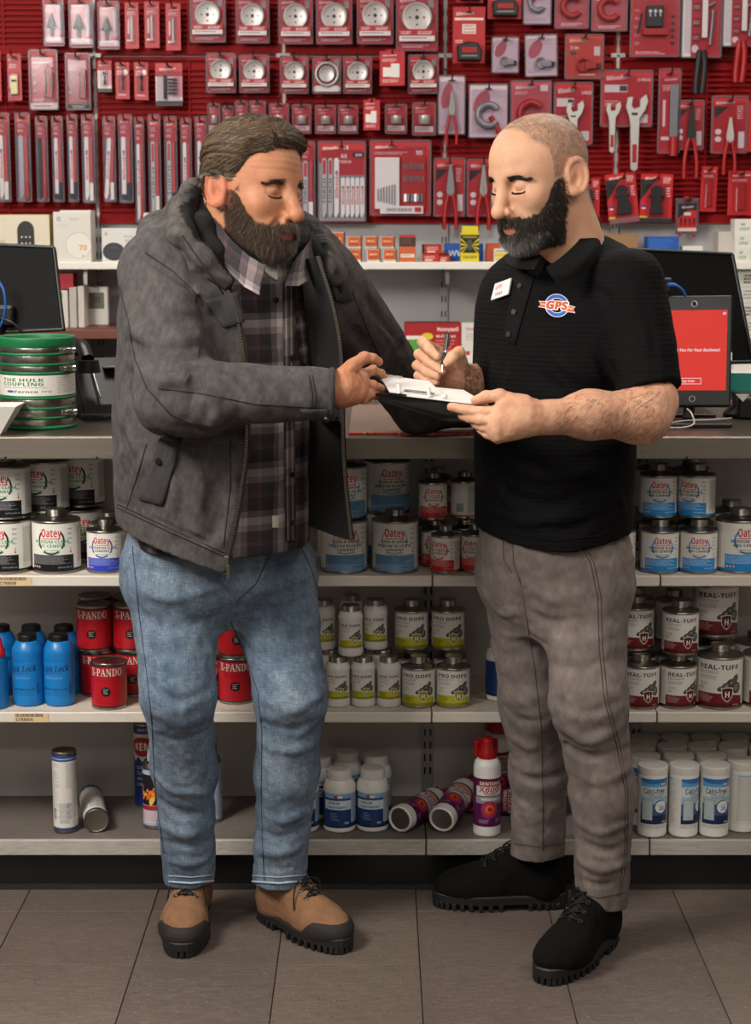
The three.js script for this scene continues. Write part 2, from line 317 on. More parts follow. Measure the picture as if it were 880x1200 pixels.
// ================================================================ CANS AND BOTTLES UNDER THE COUNTER
const labelMat = (t,rough = 0.38) => std({map: t,roughness: rough});
function labelTex(r,h,draw) {const W = 1024,H = Math.round(W*h / (2*Math.PI*r));return canvas(W,H,(g) => draw(g,W,H));}
const F = (px,b = 'bold') => b + ' ' + Math.round(px) + 'px sans-serif';
function fit(g,s,x,y,w,px,color,weight = 'bold',font = 'sans-serif') {// one line of lettering stretched to a width
  g.font = weight + ' ' + Math.round(px) + 'px ' + font;const k = w / g.measureText(s).width;
  g.save();g.translate(x,y);g.scale(k,1);g.fillStyle = color;g.textAlign = 'center';g.textBaseline = 'middle';g.fillText(s,0,0);g.restore();
}
function drawCement(g,W,H,o) {
  g.fillStyle = '#e6e2da';g.fillRect(0,0,W,H);
  const c = W / 2,R = H*0.27,cy = H*0.36,s = H / 330;
  // side panels of small print
  for (const sx of [-1,1]) {const x = c + sx*265 - 75;g.fillStyle = '#d5d1ca';g.fillRect(x,H*0.06,150,H*0.86);fillLines(g,x + 8,H*0.1,130,Math.floor(H*0.76 / (7*s)),7*s,'#77736f',2.4*s,3 + sx);}
  g.fillStyle = '#222';for (let i = 0;i < 18;i++) g.fillRect(40 + i*5,H*0.6,1 + (i*7) % 4,H*0.25);
  g.lineWidth = 13*s;g.strokeStyle = o.ring;g.beginPath();g.arc(c,cy,R,-0.75,0.62);g.stroke();g.beginPath();g.arc(c,cy,R,Math.PI - 0.62,Math.PI + 0.75);g.stroke();g.beginPath();g.arc(c,cy,R,0.95,Math.PI - 0.95);g.stroke();
  fit(g,'Oatey',c,H*0.19,H*0.44,78*s,'#c4101f');g.fillStyle = '#c4101f';g.fillRect(c - H*0.2,H*0.305,H*0.4,5*s);
  o.lines.forEach((l,i) => fit(g,l,c,H*(0.375 + 0.085*i),H*(o.lw?.[i] ?? 0.62),27*s,o.ink));
  o.small.forEach((l,i) => fit(g,l,c,H*(0.555 + 0.05*i + (o.lines.length > 2 ? 0.055 : 0)),H*0.4,15*s,o.smallInk || '#333','normal'));
  // warning icons, thermometer
  g.fillStyle = '#333';for (let i = 0;i < 4;i++) fillLines(g,c + 120*s,H*(0.1 + 0.1*i),36*s,2,6*s,'#555',3*s,20 + i);
  g.fillStyle = '#b5202a';g.fillRect(c + 137*s,H*0.5,4*s,26*s);g.beginPath();g.arc(c + 139*s,H*0.6,6*s,0,7);g.fill();
  const by = H*0.655,bw = H*0.98;
  g.fillStyle = o.block;g.fillRect(c - bw / 2,by,bw,H - by);g.fillStyle = o.base || o.block;g.fillRect(0,H*0.955,W,H*0.045);
  g.fillRect(c - bw / 2,H*0.86,bw,H*0.1);
  fillLines(g,c - bw / 2 + 8,by + 8*s,bw - 18,Math.floor((H*0.19) / (7.4*s)),7.4*s,o.print,3*s,9);
  text(g,o.oz,c + bw / 2 - 10,H*0.915,F(15*s),o.print,'right');
  for (let i = 0;i < 3;i++) {const x = c - bw / 2 + (20 + i*24)*s,y = H*0.91;g.fillStyle = '#f2ede6';g.strokeStyle = '#b5202a';g.lineWidth = 2.5*s;g.beginPath();g.moveTo(x,y - 9*s);g.lineTo(x + 9*s,y);g.lineTo(x,y + 9*s);g.lineTo(x - 9*s,y);g.closePath();g.fill();g.stroke();}
}
function drawDope(g,W,H,o) {
  g.fillStyle = '#dcd8d1';g.fillRect(0,0,W,H);const c = W / 2,s = H / 330;
  for (const sx of [-1,1]) {const x = c + sx*262 - 70;g.fillStyle = '#cbc7c0';g.fillRect(x,H*0.05,140,H*0.9);fillLines(g,x + 6,H*0.09,126,Math.floor(H*0.8 / (8*s)),8*s,'#77736f',2.6*s,5 + sx);}
  const L = c - H*0.5;
  g.font = F(46*s);g.save();g.translate(L,H*0.15);g.scale(H*0.9 / g.measureText(o.name).width,1);g.fillStyle = '#141414';g.textAlign = 'left';g.textBaseline = 'middle';g.fillText(o.name,0,0);g.restore();
  fillLines(g,L,H*0.235,H*0.5,1,8,'#444',3.4*s,31);fillLines(g,L,H*0.27,H*0.55,1,8,o.accent,5*s,32);fillLines(g,L,H*0.33,H*0.45,3,10*s,'#555',3*s,33);
  for (let i = 0;i < 2;i++) {g.strokeStyle = '#777';g.lineWidth = 3*s;g.strokeRect(L + 12*s + i*34*s,H*0.48,20*s,16*s);}
  fillLines(g,L,H*0.58,50*s,2,8*s,'#444',3*s,34);
  g.fillStyle = o.band;g.beginPath();g.moveTo(c - H*0.55,H*0.7);g.lineTo(c + H*0.1,H*0.7);g.lineTo(c + H*0.52,H*0.78);g.lineTo(c + H*0.52,H);g.lineTo(c - H*0.55,H);g.fill();
  g.fillStyle = o.band2;g.fillRect(c - H*0.55,H*0.92,H*1.07,H*0.08);g.fillStyle = o.band2;g.fillRect(0,H*0.965,W,H*0.035);
  fillLines(g,L,H*0.74,H*0.36,5,11*s,o.print,4*s,35);text(g,o.oz,c + H*0.42,H*0.95,F(15*s),o.print,'right');
  // grey pipe fittings
  const blob = (x,y,a,b,q,col) => {g.fillStyle = col;g.beginPath();g.ellipse(x,y,a,b,q,0,7);g.fill();};
  const X = c + H*0.2,Y = H*0.52;
  blob(X - 62*s,Y + 26*s,30*s,18*s,-0.3,'#34322f');blob(X - 30*s,Y + 10*s,34*s,26*s,-0.5,'#4c4a46');blob(X + 4*s,Y - 10*s,34*s,30*s,-0.6,'#3a3835');blob(X + 38*s,Y - 34*s,22*s,40*s,0.5,'#55524d');blob(X + 52*s,Y + 24*s,36*s,40*s,0.2,'#454340');blob(X + 48*s,Y + 20*s,20*s,26*s,0.2,'#77736d');blob(X - 26*s,Y + 6*s,14*s,10*s,-0.5,'#8a867f');blob(X + 6*s,Y - 14*s,12*s,12*s,0,'#85817a');blob(X - 66*s,Y + 22*s,10*s,7*s,0,'#7d7972');
  // shield with H
  const sx = c + H*0.14,sy = H*0.72,q = 40*s;
  const shield = (k,col) => {g.fillStyle = col;g.beginPath();g.moveTo(sx - q*k,sy - q*k);g.quadraticCurveTo(sx,sy - q*1.3*k,sx + q*k,sy - q*k);g.lineTo(sx + q*0.9*k,sy + q*0.3*k);g.quadraticCurveTo(sx + q*0.6*k,sy + q*0.95*k,sx,sy + q*1.25*k);g.quadraticCurveTo(sx - q*0.6*k,sy + q*0.95*k,sx - q*0.9*k,sy + q*0.3*k);g.fill();};
  shield(1.1,'#ded9d0');shield(0.95,o.band2);text(g,'H',sx,sy + 2*s,F(58*s),'#f2ede4');
}
const seamRim = (r,h) => [[0,0.002],[r*0.93,0.002],[r*0.965,0],[r*1.02,0.0012],[r*1.02,0.0035],[r,0.0048],[r,h - 0.005],[r*1.02,h - 0.0035],[r*1.02,h - 0.0012],[r*0.975,h],[r*0.94,h - 0.0035]];
const capProfile = (r,y0,hc) => {const p = [[r*0.96,y0],[r,y0 + 0.001]];for (let k = 0;k < 4;k++) {const y = y0 + hc*(0.15 + 0.2*k);p.push([r,y],[r*0.95,y + hc*0.06],[r,y + hc*0.12]);} p.push([r,y0 + hc*0.93],[r*0.95,y0 + hc],[0,y0 + hc]);return p;};
const protos = {};
function parked(name,label,cat) {const g = new THREE.Group();g.name = name;tag(g,label,cat);return g;}
function conTop(kind,{r,h,neck = 0.023,hc = 0.017,tex,name,flat,lidInset = 0.85,metal = M.tin}) {
  const g = parked(name,'','can');
  const prof = seamRim(r,h);if (flat) prof.push([r*lidInset,h - 0.004],[r*(lidInset - 0.03),h - 0.0015],[r*(lidInset - 0.08),h - 0.004],[0,h - 0.004]);else prof.push([r*0.8,h + 0.002],[neck*1.12,h + 0.005],[neck*1.08,h + 0.008],[0,h + 0.008]);
  mesh('can_body',lathe(prof,40),metal,g);
  mesh('label',new THREE.CylinderGeometry(r + 0.0005,r + 0.0005,h - 0.0125,44,1,true).translate(0,h / 2,0),labelMat(tex),g,null,[0,Math.PI,0]);
  if (!flat) mesh('screw_cap',lathe(capProfile(neck,h + 0.006,hc),28),metal,g);
  protos[kind] = g;if (!flat && /clear|rain/.test(kind)) {conTop(kind + 'Low',{r,h,tex,name,flat: true,lidInset: 0.5,metal});}
  return g;
}
conTop('clear',{name: 'cement_can',r: 0.0555,h: 0.123,tex: labelTex(0.0555,0.11,(g,W,H) => drawCement(g,W,H,{ring: '#15171c',ink: '#2c8a52',lines: ['MEDIUM CLEAR','PVC CEMENT'],lw: [0.78,0.62],small: ['CEMENTO TRANSPARENTE','CEMENTO PVC'],smallInk: '#3c9a62',block: '#17181b',base: '#111214',print: '#a8a9ab',oz: '32 fl oz 946 mL'}))});
conTop('blueSmall',{name: 'cement_can',r: 0.043,h: 0.1,neck: 0.019,tex: labelTex(0.043,0.088,(g,W,H) => drawCement(g,W,H,{ring: '#2c4fae',ink: '#22242c',lines: ['ALL PURPOSE CLEAR','CEMENT'],lw: [0.8,0.4],small: ['CEMENTO TRANSPARENTE'],block: '#2b3fb4',print: '#aeb8e8',oz: '16 fl oz 473 mL'}))});
conTop('rain',{name: 'cement_can',r: 0.0535,h: 0.123,tex: labelTex(0.0535,0.11,(g,W,H) => drawCement(g,W,H,{ring: '#9fc3dc',ink: '#20242c',lines: ['RAIN-R-SHINE','MEDIUM BLUE PVC','CEMENT'],lw: [0.6,0.78,0.4],small: ['RAIN-R-SHINE','CEMENTO PVC'],block: '#6f9fc4',print: '#27384a',oz: '32 fl oz 946 mL'}))});
conTop('redSmall',{name: 'cement_can',r: 0.0335,h: 0.09,neck: 0.0165,hc: 0.014,tex: labelTex(0.0335,0.078,(g,W,H) => drawCement(g,W,H,{ring: '#c92a2a',ink: '#22242c',lines: ['ALL PURPOSE','CEMENT'],lw: [0.7,0.45],small: ['ABS PVC CPVC'],block: '#c6282b',print: '#f0c6bd',oz: '8 fl oz 237 mL'}))});
const absTex = (r,h) => labelTex(r,h,(g,W,H) => drawCement(g,W,H,{ring: '#2f8fd6',ink: '#1c1f26',lines: ['MEDIUM BLACK','ABS CEMENT'],lw: [0.72,0.62],small: ['CEMENTO NEGRO','CEMENTO ABS'],block: '#1f86d0',print: '#cfe6f7',oz: '16 fl oz 473 mL'}));
conTop('abs',{name: 'cement_can',r: 0.0435,h: 0.1,neck: 0.021,tex: absTex(0.0435,0.088)});
conTop('absBig',{name: 'cement_can',r: 0.0565,h: 0.123,tex: absTex(0.0565,0.11)});
const dopeOpt = {name: 'PRO DOPE',accent: '#c43b2e',band: '#b8b423',band2: '#8d8a1c',print: '#34331a',oz: '16 fl oz'};
conTop('dope',{name: 'sealant_can',r: 0.0395,h: 0.096,neck: 0.0205,tex: labelTex(0.0395,0.084,(g,W,H) => drawDope(g,W,H,dopeOpt))});
const tuffOpt = {name: 'REAL-TUFF',accent: '#c43b2e',band: '#6d1119',band2: '#51090f',print: '#d8b9b4',oz: '16 fl oz'};
conTop('tuff',{name: 'sealant_can',r: 0.0425,h: 0.103,neck: 0.0205,tex: labelTex(0.0425,0.09,(g,W,H) => drawDope(g,W,H,tuffOpt))});
conTop('tuffBig',{name: 'sealant_can',r: 0.0535,h: 0.125,tex: labelTex(0.0535,0.112,(g,W,H) => drawDope(g,W,H,tuffOpt))});
conTop('xpando',{name: 'compound_can',r: 0.0412,h: 0.112,flat: true,tex: labelTex(0.0412,0.1,(g,W,H) => {
  g.fillStyle = '#b40f1e';g.fillRect(0,0,W,H);const c = W / 2;g.fillStyle = '#1b1718';g.fillRect(0,0,W,H*0.03);g.fillRect(0,H*0.97,W,H*0.03);
  g.save();for (const [dx,col] of [[5,'#1d1416'],[0,'#d9cfc0']]) fit(g,'X-PANDO',c + dx,H*0.16 + dx,H*0.82,H*0.25,col,'bold','serif');g.restore();
  g.fillStyle = '#161314';g.beginPath();g.arc(c,H*0.62,H*0.115,0,7);g.fill();fillLines(g,c - H*0.06,H*0.56,H*0.12,3,H*0.045,'#cdbfae',H*0.018,4);
  fillLines(g,c - H*0.3,H*0.33,H*0.6,2,H*0.045,'#8d0b16',H*0.016,6);fillLines(g,c - H*0.3,H*0.85,H*0.6,2,H*0.05,'#8d0b16',H*0.016,7);
  for (const sx of [-1,1]) fillLines(g,c + sx*290 - 70,H*0.1,140,18,H*0.045,'#d79a92',H*0.014,8 + sx);
})});
// white jar of the same sealant with waisted sides
{
  const g = protos.dopeJar = parked('sealant_jar','','jar'),r = 0.0295;
  mesh('jar_body',lathe([[0,0.001],[r*0.88,0],[r,0.004],[r,0.016],[r*0.94,0.021],[r*0.94,0.084],[r,0.088],[r,0.094],[r*0.86,0.104],[r*0.7,0.107],[0,0.107]],12),std({color: 0xdedad2,roughness: 0.45}),g);
  mesh('label',new THREE.CylinderGeometry(r*0.955,r*0.955,0.062,30,1,true).translate(0,0.0525,0),labelMat(labelTex(r,0.062,(q,W,H) => drawDope(q,W,H,{...dopeOpt,oz: '8 fl oz'}))),g,null,[0,Math.PI,0]);
  mesh('screw_cap',lathe(capProfile(r*0.74,0.105,0.015),26),M.tin,g);
}
// blue plastic bottle, black cap
{
  const g = protos.leak = parked('blue_bottle','','bottle'),r = 0.0362,h = 0.135;
  mesh('bottle_body',lathe([[0,0.002],[r*0.9,0],[r,0.006],[r,h - 0.012],[r*0.96,h],[r*0.75,h + 0.016],[r*0.56,h + 0.021],[0,h + 0.021]],36),std({color: 0x1173b8,roughness: 0.36}),g);
  mesh('label',new THREE.CylinderGeometry(r + 0.0004,r + 0.0004,h - 0.03,40,1,true).translate(0,h / 2 - 0.002,0),labelMat(labelTex(r,h - 0.03,(q,W,H) => {
    q.fillStyle = '#1278c0';q.fillRect(0,0,W,H);const c = W / 2;fillLines(q,c - 140,H*0.04,280,2,16,'#12365c',5,2);
    q.save();q.translate(c,H*0.25);q.transform(1,-0.05,-0.18,1,0,0);fit(q,'Leak Lock',0,0,330,92,'#101b33','bold','serif');q.restore();q.fillStyle = '#7a1a2c';q.fillRect(c - 110,H*0.35,190,7);
    fillLines(q,c - 120,H*0.44,240,2,15,'#7fb4da',4,3);fit(q,'HIGHSIDE CHEMICALS INC.',c,H*0.72,300,34,'#10243f');fillLines(q,c - 140,H*0.78,280,3,15,'#16395e',4,5);
    q.fillStyle = '#0d2740';for (let i = 0;i < 12;i++) q.fillRect(c + 160 + (i % 2)*3,H*0.6 + i*10,34,5);
 })),g,null,[0,Math.PI,0]);
  mesh('bottle_cap',lathe([[r*0.6,h + 0.012],[r*0.64,h + 0.014],[r*0.64,h + 0.031],[r*0.58,h + 0.034],[0,h + 0.034]],30),M.black,g);
}
// white bottle with a blue label, ribbed cap
{
  const g = protos.treat = parked('treatment_bottle','','bottle'),r = 0.0385,h = 0.118;
  mesh('bottle_body',lathe([[0,0.002],[r*0.9,0],[r,0.006],[r,h - 0.012],[r*0.93,h],[r*0.8,h + 0.007],[r*0.74,h + 0.009],[0,h + 0.009]],36),M.plasticWhite,g);
  mesh('label',new THREE.CylinderGeometry(r + 0.0004,r + 0.0004,h - 0.034,40,1,true).translate(0,h / 2 - 0.003,0),labelMat(labelTex(r,h - 0.034,(q,W,H) => {
    q.fillStyle = '#17386e';q.fillRect(0,0,W,H);const c = W / 2;q.fillStyle = '#7fb1d3';q.fillRect(c - 190,0,420,H*0.14);q.fillStyle = '#cfdbe4';q.fillRect(c - 190,H*0.2,300,H*0.27);
    fit(q,'TREATMENT',c - 40,H*0.4,210,32,'#24517f');fit(q,'BOILER',c - 70,H*0.28,120,32,'#13243f');q.fillStyle = '#b3272b';q.fillRect(c - 70,H*0.06,34,H*0.07);q.fillStyle = '#e8e4dd';q.fillRect(c - 34,H*0.06,50,H*0.07);
    q.fillStyle = '#aab7c6';q.fillRect(c + 110,0,130,H*0.86);fillLines(q,c + 116,H*0.05,118,20,H*0.04,'#5b6c80',4,6);fillLines(q,c - 110,H*0.58,90,4,H*0.06,'#c6d4e4',5,7);text(q,'500',c + 60,H*0.86,F(28),'#dfe6ee');q.fillStyle = '#0e254d';q.fillRect(0,H*0.93,W,H*0.07);
 })),g,null,[0,Math.PI,0]);
  mesh('bottle_cap',lathe([[r*0.74,h + 0.006],[r*0.77,h + 0.009],[r*0.77,h + 0.029],[r*0.72,h + 0.0325],[r*0.5,h + 0.032],[0,h + 0.0318]],44),std({color: 0xdfdbd4,roughness: 0.5}),g);
}
// tall white canister with a flat lid
{
  const g = protos.calci = parked('descaler_canister','','canister'),r = 0.0348,h = 0.158;
  mesh('canister_body',lathe([[0,0.002],[r*0.92,0],[r,0.005],[r,h - 0.008],[r*0.95,h],[0,h]],36),M.plasticWhite,g);
  mesh('label',new THREE.CylinderGeometry(r + 0.0004,r + 0.0004,h - 0.036,40,1,true).translate(0,h / 2 + 0.004,0),labelMat(labelTex(r,h - 0.036,(q,W,H) => {
    q.fillStyle = '#dedbd4';q.fillRect(0,0,W,H);const c = W / 2,L = c - 175,w = 350;
    for (const x of [40,c + 215]) {fillLines(q,x,H*0.06,250,44,H*0.02,'#8e9296',4,8);q.fillStyle = '#6f9ccc';q.fillRect(x,H*0.02,190,12);}
    const gr = [['#5f9fd4',0,0.16],['#cfd6da',0.16,0.36],['#a9bccb',0.36,0.5],['#39628f',0.5,0.72],['#12294f',0.72,0.9]];
    for (const [col,a,b] of gr) {q.fillStyle = col;q.fillRect(L,H*a,w,H*(b - a) + 1);}
    q.fillStyle = '#2d6fae';q.beginPath();q.moveTo(L,H*0.05);q.quadraticCurveTo(c,H*0.16,L + w,H*0.02);q.lineTo(L + w,H*0.0);q.lineTo(L,0);q.fill();
    q.fillStyle = '#b3272b';q.fillRect(c + 62,H*0.07,60,H*0.07);text(q,'RM',c + 92,H*0.105,F(34),'#fff');
    fit(q,'Calci-free',c - 8,H*0.245,250,88,'#12203c','bold','sans-serif');fit(q,'Descaling agent',c + 10,H*0.325,170,30,'#2c66a6');fit(q,'for water heaters',c + 10,H*0.365,150,24,'#30475f','normal');
    q.fillStyle = '#b6c2c4';q.fillRect(c - 150,H*0.42,120,H*0.4);q.strokeStyle = '#6d7b80';q.lineWidth = 5;q.strokeRect(c - 150,H*0.42,120,H*0.4);q.fillStyle = '#93a3a8';q.fillRect(c - 110,H*0.76,50,8);
    q.fillStyle = '#e8e8e6';q.beginPath();q.arc(c + 66,H*0.56,70,0,7);q.fill();q.strokeStyle = '#141b2c';q.lineWidth = 11;q.beginPath();q.arc(c + 66,H*0.56,74,0.4,5.0);q.stroke();text(q,'20',c + 74,H*0.585,F(62),'#2c6fb4');fillLines(q,c + 22,H*0.5,84,3,13,'#8fb4d4',5,9);
    fillLines(q,L,H*0.925,w,3,H*0.02,'#9a9c9c',5,10);text(q,'500 g',c + 150,H*0.86,F(26),'#e8ecf0','right');
 })),g,null,[0,Math.PI,0]);
  mesh('lid',lathe([[r*0.98,h - 0.006],[r*1.03,h - 0.004],[r*1.03,h + 0.011],[r*1.0,h + 0.0135],[0,h + 0.0135]],40),std({color: 0xdbd6ce,roughness: 0.45}),g);
}
// aerosol-like dosing bottle: white, purple label, red trigger cap
{
  const g = protos.sent = parked('dosing_canister','','canister'),r = 0.0325,h = 0.165;
  mesh('canister_body',lathe([[0,0.01],[r*0.79,0.009],[r*0.82,0.001],[r*0.9,0],[r,0.004],[r,h],[r*0.9,h + 0.013],[r*0.62,h + 0.022],[0,h + 0.022]],36),M.plasticWhite,g);
  mesh('label',new THREE.CylinderGeometry(r + 0.0004,r + 0.0004,0.117,40,1,true).translate(0,0.084,0),labelMat(labelTex(r,0.117,(q,W,H) => {
    q.fillStyle = '#55104f';q.fillRect(0,0,W,H);const c = W / 2;q.fillStyle = '#4a1440';q.fillRect(0,0,W,H*0.05);
    q.fillStyle = '#a31f2a';q.fillRect(c - 160,H*0.05,320,H*0.1);fit(q,'SENTINEL',c,H*0.103,290,54,'#f0e6dc');
    q.fillStyle = '#dcd6d0';q.beginPath();q.moveTo(c - 190,H*0.16);q.lineTo(c + 160,H*0.16);q.lineTo(c + 205,H*0.26);q.lineTo(c + 160,H*0.36);q.lineTo(c - 190,H*0.36);q.fill();
    q.save();q.translate(c - 20,H*0.225);q.transform(1,0,-0.18,1,0,0);fit(q,'X800',0,0,250,88,'#b0202b');q.restore();fit(q,'FAST ACTING',c - 10,H*0.3,170,30,'#222');fit(q,'CLEANER',c - 10,H*0.335,120,26,'#222');
    q.fillStyle = '#9c9698';q.fillRect(c - 200,H*0.38,400,H*0.14);fit(q,'RAPID-DOSE',c,H*0.43,250,44,'#f1ede9');fillLines(q,c - 130,H*0.47,260,2,15,'#5d5558',5,3);
    q.fillStyle = '#8f2a62';q.beginPath();q.arc(c - 20,H*0.65,108,0,7);q.fill();q.fillStyle = '#c23327';q.beginPath();q.arc(c - 20,H*0.64,82,0,7);q.fill();q.fillStyle = '#e2725c';q.beginPath();q.arc(c - 20,H*0.63,48,0,7);q.fill();q.fillStyle = '#8e1d1f';q.beginPath();q.arc(c - 14,H*0.64,30,0,7);q.fill();
    fillLines(q,c - 150,H*0.86,130,3,16,'#d8c2d4',5,4);q.fillStyle = '#c23b3b';q.fillRect(c + 60,H*0.83,70,30);q.fillStyle = '#3a6ea8';q.fillRect(c + 60,H*0.87,70,26);
    for (const x of [60,c + 260]) fillLines(q,x,H*0.08,200,34,H*0.025,'#b79ab2',4,6);
 })),g,null,[0,Math.PI,0]);
  mesh('metal_base',lathe([[0,0.0075],[r*0.6,0.0065],[r*0.78,0.0045],[r*0.8,0.0052]],32),M.tin,g);
  const rm = std({color: 0xa80f16,roughness: 0.35});
  const cap = mesh('dosing_cap',lathe([[r*0.62,h + 0.018],[r*0.66,h + 0.022],[r*0.66,h + 0.036],[r*0.5,h + 0.042],[r*0.42,h + 0.062],[r*0.42,h + 0.07],[0,h + 0.07]],28),rm,g);
  mesh('cap_wing',[box(0.05,0.018,0.016,0,h + 0.05,-0.012,0.004),box(0.014,0.04,0.016,-0.022,h + 0.042,-0.012,0.004),box(0.014,0.04,0.016,0.022,h + 0.042,-0.012,0.004)],rm,cap);
}
const shelfY = {A: 0.763,B: 0.44,C: 0.131};
function put(kind,shelf,level,px,D,turn,label,group,levelH,free) {
  const p = protos[kind],y = shelfY[shelf] + (levelH ?? 0) + 0.0002;
  const o = p.clone();o.name = numbered(p.name);scene.add(o);
  o.userData = {...p.userData};tag(o,label,null,group);
  let x = xAt(px,D,y + 0.05),z = -D;const r = RADII[kind],key = shelf + level,row = placed[key] ??= [];
  if (!free) {for (let k = 0;k < 6;k++) for (const q of row) {const dx = x - q[0],dz = z - q[1],d = Math.hypot(dx,dz),need = r + q[2] + 0.0006;if (d < need) {const m = (need - d) / (d || 1);x += dx*m;z = clamp(z + dz*m,-DECK_B + r + 0.014,-DECK_F - r - 0.004);}} row.push([x,z,r]);}
  o.position.set(x,y,z);o.rotation.y = turn;return o;
}
const placed = {},RADII = {clearLow: 0.0567,rainLow: 0.0547,clear: 0.0567,blueSmall: 0.044,rain: 0.0547,redSmall: 0.0343,abs: 0.0445,absBig: 0.0577,dope: 0.0404,tuff: 0.0435,tuffBig: 0.0547,xpando: 0.0422,dopeJar: 0.0296,leak: 0.0367,treat: 0.039,calci: 0.036,sent: 0.034};
const F1 = 4.208;// front row of the quarts
{// upper shelf, left: green-lettered clear cement
  const G = 'green-lettered cement cans on the upper shelf',h = 0.1236;
  put('clearLow','A',0,9,F1,-0.32,'green-lettered cement can cut by the left picture edge, bottom layer',G);
  put('clear','A',0,64,F1,-0.05,'green-lettered cement can in front, nearest the steel-edged blue can',G);
  put('clearLow','A',0,37,4.33,0.1,'green-lettered cement can hidden in the second row, bottom layer',G);
  put('clearLow','A',0,77,4.355,0.2,'green-lettered cement can in the back row, only its right edge showing',G);
  put('clear','A',1,8,4.225,-0.15,'upper green-lettered cement can cut by the left picture edge',G,h);
  put('clear','A',1,47,4.3,-0.3,'upper green-lettered cement can in the middle of its stack',G,h);
  put('clear','A',1,76,4.372,-0.22,'upper green-lettered cement can furthest back, right of its stack',G,h);
  put('blueSmall','A',0,124,4.2,-0.08,'small cement can with a deep blue label base beside the jacket hem','deep blue cement cans');
  put('blueSmall','A',0,128,4.3,0.4,'deep blue cement can behind another one, only its cap showing','deep blue cement cans');
}
{// upper shelf, middle
  const G = 'pale blue cement cans on the upper shelf',h = 0.1236;
  put('rainLow','A',0,403,F1,0.12,'pale blue cement can half behind the open jacket flap',G);
  put('rain','A',0,463,F1,-0.04,'pale blue cement can in front, bottom layer, beside the red cans',G);
  put('rainLow','A',0,452,4.33,0.1,'pale blue cement can in the second row, bottom layer',G);
  put('rainLow','A',0,398,4.34,0.1,'pale blue cement can at the back, hidden behind the jacket flap',G);
  put('rain','A',1,403,4.225,0.15,'upper pale blue cement can beside the jacket',G,h);
  put('rain','A',1,454,4.315,0.2,'upper pale blue cement can set back under the counter edge',G,h);
  const R = 'small red cement cans on the upper shelf',k = 0.112;
  put('redSmall','A',0,522,4.185,-0.55,'small red cement can foremost on the shelf, label turned left',R);
  put('redSmall','A',0,557,4.2,-0.35,'small red cement can in the front row against the polo shirt',R);
  put('redSmall','A',0,510,4.262,-0.1,'small red cement can in the second row of the bottom layer',R);
  put('redSmall','A',0,545,4.28,0.3,'small red cement can, bottom layer, under the can showing its back',R);
  put('redSmall','A',0,506,4.34,0.2,'small red cement can at the back left of the bottom layer',R);
  put('redSmall','A',1,507,4.265,0.05,'upper small red cement can with its round emblem facing out',R,k);
  put('redSmall','A',1,545,4.285,2.2,'upper small red cement can showing its grey printed back',R,k);
  put('redSmall','A',1,514,4.345,0.3,'upper small red cement can furthest back',R,k);
}
{// upper shelf, right
  const G = 'black-lettered blue cement cans on the upper shelf',h = 0.1256;
  put('abs','A',0,773,4.195,0,'blue-based cement can in front, lower left of the four',G);
  put('abs','A',0,818,4.195,-0.12,'blue-based cement can in front, lower right of the four',G);
  put('abs','A',0,722,4.2,0.2,'blue-based cement can half behind the grey trousers',G);
  put('abs','A',0,770,4.3,0.2,'blue-based cement can in the second row, below, left',G);
  put('abs','A',0,813,4.3,0.2,'blue-based cement can in the second row, below, right',G);
  put('abs','A',1,771,4.225,-0.05,'upper blue-based cement can, left of the pair',G,h);
  put('abs','A',1,814,4.225,-0.62,'upper blue-based cement can turned to show grey small print',G,h);
  put('abs','A',1,765,4.325,0.2,'upper blue-based cement can at the back, left',G,h);
  put('abs','A',1,806,4.325,0.2,'upper blue-based cement can at the back, right',G,h);
  put('absBig','A',0,866,4.215,0.12,'large blue-based cement can at the right picture edge','large blue-based cement cans');
  put('absBig','A',0,852,4.34,0.12,'large blue-based cement can behind the one at the picture edge','large blue-based cement cans');
}
